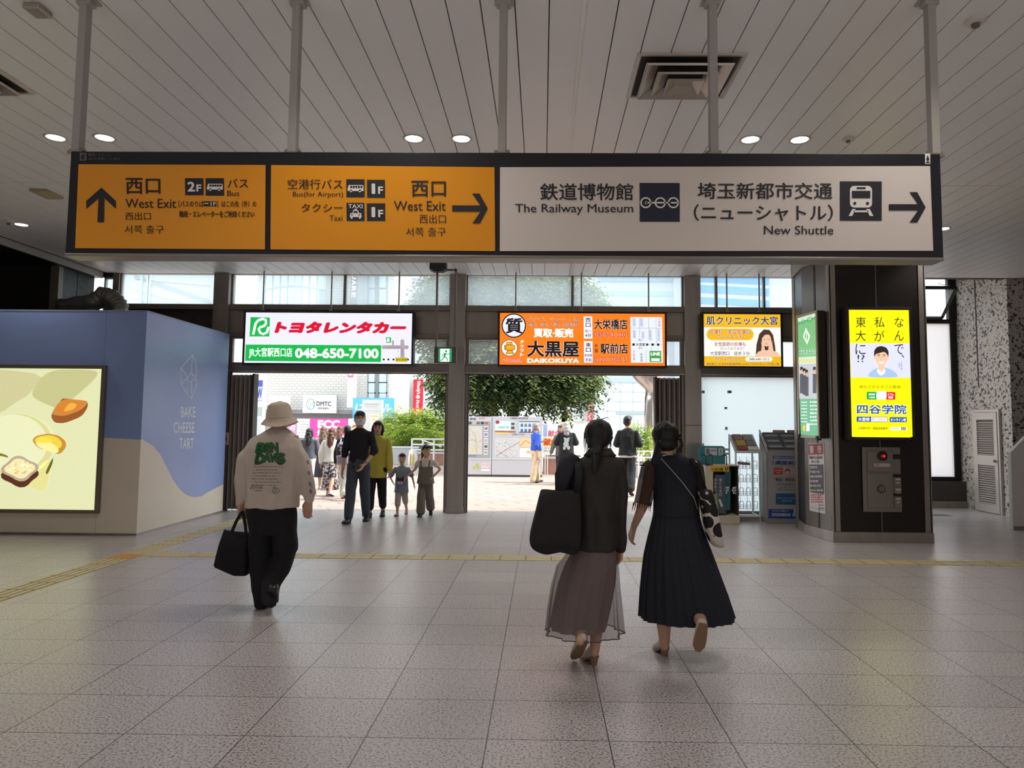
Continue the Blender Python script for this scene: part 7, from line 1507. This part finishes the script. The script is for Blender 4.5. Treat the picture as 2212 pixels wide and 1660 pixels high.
PRT = mat('skirt_print', '#8a858c', .85)
def noisy(name, c0, c1, sc, thr=.5):
    m = mat(name, c0, .85); nt = m.node_tree; b = nt.nodes['Principled BSDF']; tc = nt.nodes.new('ShaderNodeTexCoord'); n = nt.nodes.new('ShaderNodeTexNoise'); n.inputs['Scale'].default_value = sc; n.inputs['Detail'].default_value = 3; nt.links.new(tc.outputs['Object'], n.inputs['Vector']); rp = nt.nodes.new('ShaderNodeValToRGB'); el = rp.color_ramp.elements; el[0].position = thr - .03; el[0].color = (*hexc(c0), 1); el[1].position = thr + .03; el[1].color = (*hexc(c1), 1); nt.links.new(n.outputs['Fac'], rp.inputs['Fac']); nt.links.new(rp.outputs['Color'], b.inputs['Base Color']); return m
# coming in through the left doorway
e, G, HL, A, D = person('man with white face mask, dark top and grey jeans walking in through the left doorway', 772, 1128, 1.79, 180, ('#17141c', .49, 'elbow', .006), ('trousers', '#3d434c', 1.93, .004), ('short', '#16110f'), '#141416', legs=((-10, 8), (16, 4)), vox=.0095, look=22, mask=True, pts=[((-.145, .03, .64), (-.075, .1, .525)), ((.13, -.01, .63), (.135, .03, .48))])
m = MB(); c = (G(A[0][1]) * .12 + G(A[0][2]) * .88); d = (G(A[0][2]) - G(A[0][1])).normalized(); m.tube([c - d * .008, c + d * .008], .034, mat('watch_steel', '#8f8a84', .3, .8), 12); m.build('wrist_watch', e)
person('woman in loose mustard yellow tunic and black trousers, behind the masked man', 812, 1117, 1.62, 180, ('#c2b548', .405, 'long', .016), ('trousers', '#14141a', 1.7, .006), ('bob', '#1c1412'), '#17171a', legs=((-8, 6), (10, 4)), arms=((5, 8, 6), (-4, 9, 8)), vox=.0095, look=8)
kid, G, HL, A, D = person('small child in blue grey printed t-shirt and rolled pink trousers, smaller of the two children', 866, 1114, 1.05, 180, ('#7d8798', .37, 'short', .026), ('trousers', '#b0a29c', 1.35, .012), ('short', '#1a1311'), '#b8888a', legs=((-16, 22), (8, 4)), child=1, vox=.008, look=12, pts=[((-.17, .0, .63), (-.205, .0, .50)), ((.20, -.03, .62), (.135, .05, .54))])
Pk = ink('#c9c4d4'); Dk = ink('#231a30'); Pp = ink('#8a5a86')
decal(kid, None, G, D, [([(-.06, .03), (-.05, .075), (-.02, .05), (.02, .05), (.05, .075), (.06, .03), (.045, .0), (-.045, .0)], Dk, 2), ([(-.05, -.06), (-.05, .01), (.05, .01), (.05, -.06)], Pp, 1), ([(-.04, -.05), (-.04, -.005), (-.005, -.005), (-.005, -.05)], Pk, 3), ([(.005, -.05), (.005, -.005), (.04, -.005), (.04, -.05)], Pk, 3)], 1, .56, .112)
girl, G, HL, A, D = person('taller girl in white t-shirt and olive grey overalls with hand on hip, looking aside', 918, 1116, 1.21, 180, ('#cfc4ba', .58, 'cap', .01), ('trousers', '#6b6559', 1.82, .028), ('pony', '#15100f'), '#131315', legs=((-14, 20), (10, 4)), child=.75, vox=.008, look=40, pts=[((-.20, .0, .655), (-.10, .04, .545)), ((.15, 0, .655), (.245, .02, .565))])
m = MB(); OV = cloth('#6b6559'); n = 28
m.rings([[G((x * math.cos(2 * math.pi * j / n), y * math.sin(2 * math.pi * j / n), z)) for j in range(n)] for z, x, y in ((.46, .125, .1), (.55, .11, .088), (.62, .102, .08), (.69, .098, .078))], OV, cap=False); m.build('overall_bib', girl, smooth=True)
for s_ in (-1, 1): m = MB(); hair_strip(m, [G((s_ * .055, .078, .69)), G((s_ * .062, .06, .78)), G((s_ * .06, -.01, .80)), G((s_ * .055, -.07, .70))], .012, OV, (1, 0, 0)); m.build('shoulder_strap', girl)
# walking away over the plaza
ww, G, HL, A, D = person('woman in white blouse and long dark speckled skirt with reddish brown hair, walking away', 712, 1072, 1.47, 0, ('#e4e2dc', .50, 'long', .03), ('skirt', noisy('speckle_skirt', '#3a3640', '#c4bec0', 22), .10, .025), ('long', '#5a3828'), '#dcd8d0', legs=((12, 6), (-12, 20)), vox=.012)
c = G((.10, .02, .5)); t = thing('hand_bag', 'small cream handbag beside the woman in the white blouse', 'bag', c - Vector((0, 0, .18))); m = MB(); m.ball(c - Vector((0, 0, .1)), (.1, .07, .12), mat('bag_cream', '#d8ceaa', .6)); m.build('bag_body', t, smooth=True); m = MB(); m.tube([c + Vector((-.07, 0, -.02)), c + Vector((-.03, 0, .12)), c + Vector((.03, 0, .12)), c + Vector((.07, 0, -.02))], .01, MATS['bag_cream'], 6); m.build('handle', t)
bp, G, HL, A, D = person('person in black top and pale trousers with a swirl patterned backpack, walking away', 746, 1079, 1.53, 0, ('#17171b', .50, 'long', .012), ('trousers', '#d8d8d0', 1.95, .012), ('short', '#171310'), '#8c2a2e', legs=((12, 6), (-16, 26)), vox=.012)
t = thing('backpack', 'grey and pink swirl patterned backpack worn by the person in pale trousers', 'bag', G((0, -.13, .5))); m = MB(); m.rings([[G((x * math.copysign(abs(math.cos(2 * math.pi * j / 24)) ** .6, math.cos(2 * math.pi * j / 24)), -.125 + .06 * math.copysign(abs(math.sin(2 * math.pi * j / 24)) ** .6, math.sin(2 * math.pi * j / 24)) * k, z)) for j in range(24)] for z, x, k in ((.46, .05, .5), (.475, .085, .9), (.56, .098, 1), (.66, .095, 1), (.74, .085, .9), (.775, .05, .5))], noisy('swirl_print', '#2a2430', '#b0a4b4', 9)); m.build('bag_body', t, smooth=True)
m = MB(); m.rings([[G((x * math.cos(2 * math.pi * j / 20), -.19 + .02 * math.sin(2 * math.pi * j / 20), z)) for j in range(20)] for z, x in ((.48, .06), (.5, .075), (.58, .075), (.6, .06))], mat('pocket_mauve', '#8e8390', .7)); m.build('front_pocket', t, smooth=True)
for s_ in (-1, 1): m = MB(); hair_strip(m, [G((s_ * .06, -.09, .77)), G((s_ * .07, -.02, .835)), G((s_ * .075, .07, .76)), G((s_ * .085, .05, .6))], .018, mat('strap_grey', '#9a96a0', .7), (1, 0, 0)); m.build('strap', t)
person('black haired woman in slate jacket and pale trousers, walking away leftmost on the plaza', 664, 1062, 1.45, 0, ('#4c505c', .52, 'long', .02), ('trousers', '#b4b8bc', 1.95, .02), ('long', '#15110f'), '#d0d0d0', legs=((10, 6), (-8, 14)), vox=.013)
person('woman with long ash brown hair in a pale pink top, walking beyond the white blouse', 695, 1058, 1.49, 0, ('#d8bcc0', .50, 'long', .02), ('skirt', '#3a3a44', .2, .03), ('long', '#66523f'), '#c8c8c8', legs=((10, 6), (-8, 14)), vox=.013)
person('woman with auburn hair in a grey top, mostly hidden behind the backpack wearer', 731, 1048, 1.5, 0, ('#b8b4b0', .50, 'long', .02), ('trousers', '#4a5060', 1.95, .01), ('long', '#6a4634'), '#c8c8c8', legs=((10, 6), (-8, 14)), vox=.013)
# by the map boards
bl, G, HL, A, D = person('older man with grey hair, blue jacket and beige trousers standing by the map board', 1157, 1043, 1.62, -60, ('#2d56c0', .54, 'elbow', .03), ('trousers', '#d8c09c', 1.95, .018), ('short', '#8a8078'), '#3a3a44', legs=((10, 2), (-10, 4)), vox=.012, mask=True, look=0, pts=[((-.13, .03, .63), (-.06, .14, .68)), ((.13, -.06, .62), (.13, -.04, .47))], gap=1.2)
hd, G, HL, A, D = person('person in an oversized black hoodie with grey hood, standing with back turned', 1223, 1048, 1.66, 0, ('#131316', .36, 'long', .048), ('skirt', '#131316', .16, .035), ('bob', '#a8a49c'), '#17171a', legs=((3, 2), (-3, 4)), vox=.012, pts=[((-.15, .02, .66), (-.07, .13, .66)), ((.15, .02, .66), (.07, .13, .66))])
m = MB(); m.ball(G((0, -.05, .845)), (.1, .075, .06)); m.ball(G((0, -.07, .80)), (.075, .05, .06)); m.remesh('hood', mat('hood_grey', '#8f8d8c', .8), .012, hd, 2, wrk(20, .012, .5, 2))
gA = ink('#b8c4c4'); gB = ink('#c9c6c4')
def ov(cx, cz, rx, rz): return [(cx + rx * math.cos(k * .3927), cz + rz * math.sin(k * .3927)) for k in range(16)]
decal(hd, None, G, D, [(ov(0, .06, .04, .035), gA, 1), (ov(-.01, .0, .042, .05), gA, 2), (ov(-.035, -.06, .022, .03), gA, 1), (ov(.03, -.055, .025, .03), gB, 2), (ov(.03, .09, .018, .016), gA, 2), (ov(-.03, .09, .018, .016), gA, 2)], -1, .64, .128)
m = MB(); GN = mat('neon_green', '#4ad868', .6); m.poly([G((-.05, -.122, .40)), G((-.035, -.122, .40)), G((-.02, -.122, .34)), G((.03, -.122, .33)), G((.03, -.122, .355)), G((-.005, -.122, .36)), G((-.03, -.122, .37)), G((-.045, -.122, .43))][::-1], GN); m.build('green_stripe', hd)
person('person with brown hair in a grey jacket, mostly hidden left of the black hoodie', 1212, 1044, 1.58, 150, ('#6a6664', .45, 'long', .02), ('trousers', '#3a3a3e', 1.95, .01), ('bob', '#6a4c3c'), '#2a2a2c', legs=((3, 2), (-3, 2)), vox=.013)
tm, G, HL, A, D = person('man in loose black t-shirt and black trousers with back turned, beyond the two women', 1356, 1070, 1.80, -12, ('#15171a', .50, 'elbow', .028), ('trousers', '#101114', 1.95, .02), ('tuft', '#16120f'), '#d0ccc4', legs=((14, 6), (-16, 22)), vox=.0115, pts=[((-.14, .0, .64), (-.06, .13, .60)), ((.145, .0, .64), (.07, .13, .60))], look=-20)
m = MB(); n = 24; m.rings([[G((x * math.cos(2 * math.pi * j / n), y * math.sin(2 * math.pi * j / n), z)) for j in range(n)] for z, x, y in ((.476, .108, .08), (.53, .106, .078))], cloth('#e0dcd8')); m.build('undershirt_hem', tm, smooth=True)
# ------------------------------------------------------------------ downlights in the ceiling
M_lens = mat('lamp_lens', '#fff6e6', .5, emit=9.0)
M_trim = mat('lamp_trim', '#b9b2aa', .4, .2)
def make_downlight():
    e = thing('downlight', 'round recessed downlight glowing in the white slatted ceiling', 'ceiling light', (0, 0, ZC), 'round downlights in pairs along the ceiling')
    mb = MB(); n = 28; pr = [(.075, .004), (.078, -.002), (.098, -.008), (.103, -.003), (.103, .002)]
    mb.rings([[(r * math.cos(2 * math.pi * j / n), r * math.sin(2 * math.pi * j / n), z) for j in range(n)] for r, z in pr], M_trim, cap=False)
    mb.build('trim_ring', e, smooth=True, local=True)
    mb = MB(); mb.poly([(.077 * math.cos(2 * math.pi * j / n), -.077 * math.sin(2 * math.pi * j / n), -.001) for j in range(n)], M_lens); mb.build('lens', e, local=True)
    ld = bpy.data.lights.new('downlight_lamp', 'SPOT'); ld.energy = DOWNLIGHT_W; ld.spot_size = math.radians(118); ld.spot_blend = .8; ld.shadow_soft_size = .07; ld.color = (1, .965, .92)
    lo = bpy.data.objects.new('lamp', ld); COL.objects.link(lo); lo.parent = e; lo.location = (0, 0, -.03)
    return e
dl = make_downlight(); first = True
rows = [(6.5, [(-4.64, 'leftmost downlight above the sign, behind the left hanger'), (-4.17, 'downlight just right of the leftmost sign hanger'), (-1.23, 'left one of two downlights by the middle hanger'), (-.78, 'right one of two downlights by the middle hanger'), (1.93, 'left one of two downlights right of the fourth hanger'), (2.39, 'right one of two downlights beside the sprinkler')]),
        (9.48, [(-7.17, 'far downlight left of the yellow sign panel'), (5.38, 'far downlight at the right edge of the white sign panel'), (-1.23, ''), (-.78, ''), (1.93, ''), (2.39, '')])]
for y in (3.5, .5, -2.5, -5.5): rows.append((y, ([(-7.6, '')] if y < -2 else []) + [(-4.4, ''), (-1.0, ''), (2.2, ''), (5.4, ''), (8.6, '')]))
for y, xs in rows:
    for x, l in xs:
        lab = ('round white recessed ceiling light, ' + l) if l else 'round recessed downlight of the hall ceiling, out of the picture'
        if first: dl.location = (x, y, ZC); dl['label'] = lab; first = False; o = dl
        else: o = copy_thing(dl, (x, y, ZC), lab)
        if not l: o['group'] = 'hall downlights out of view'
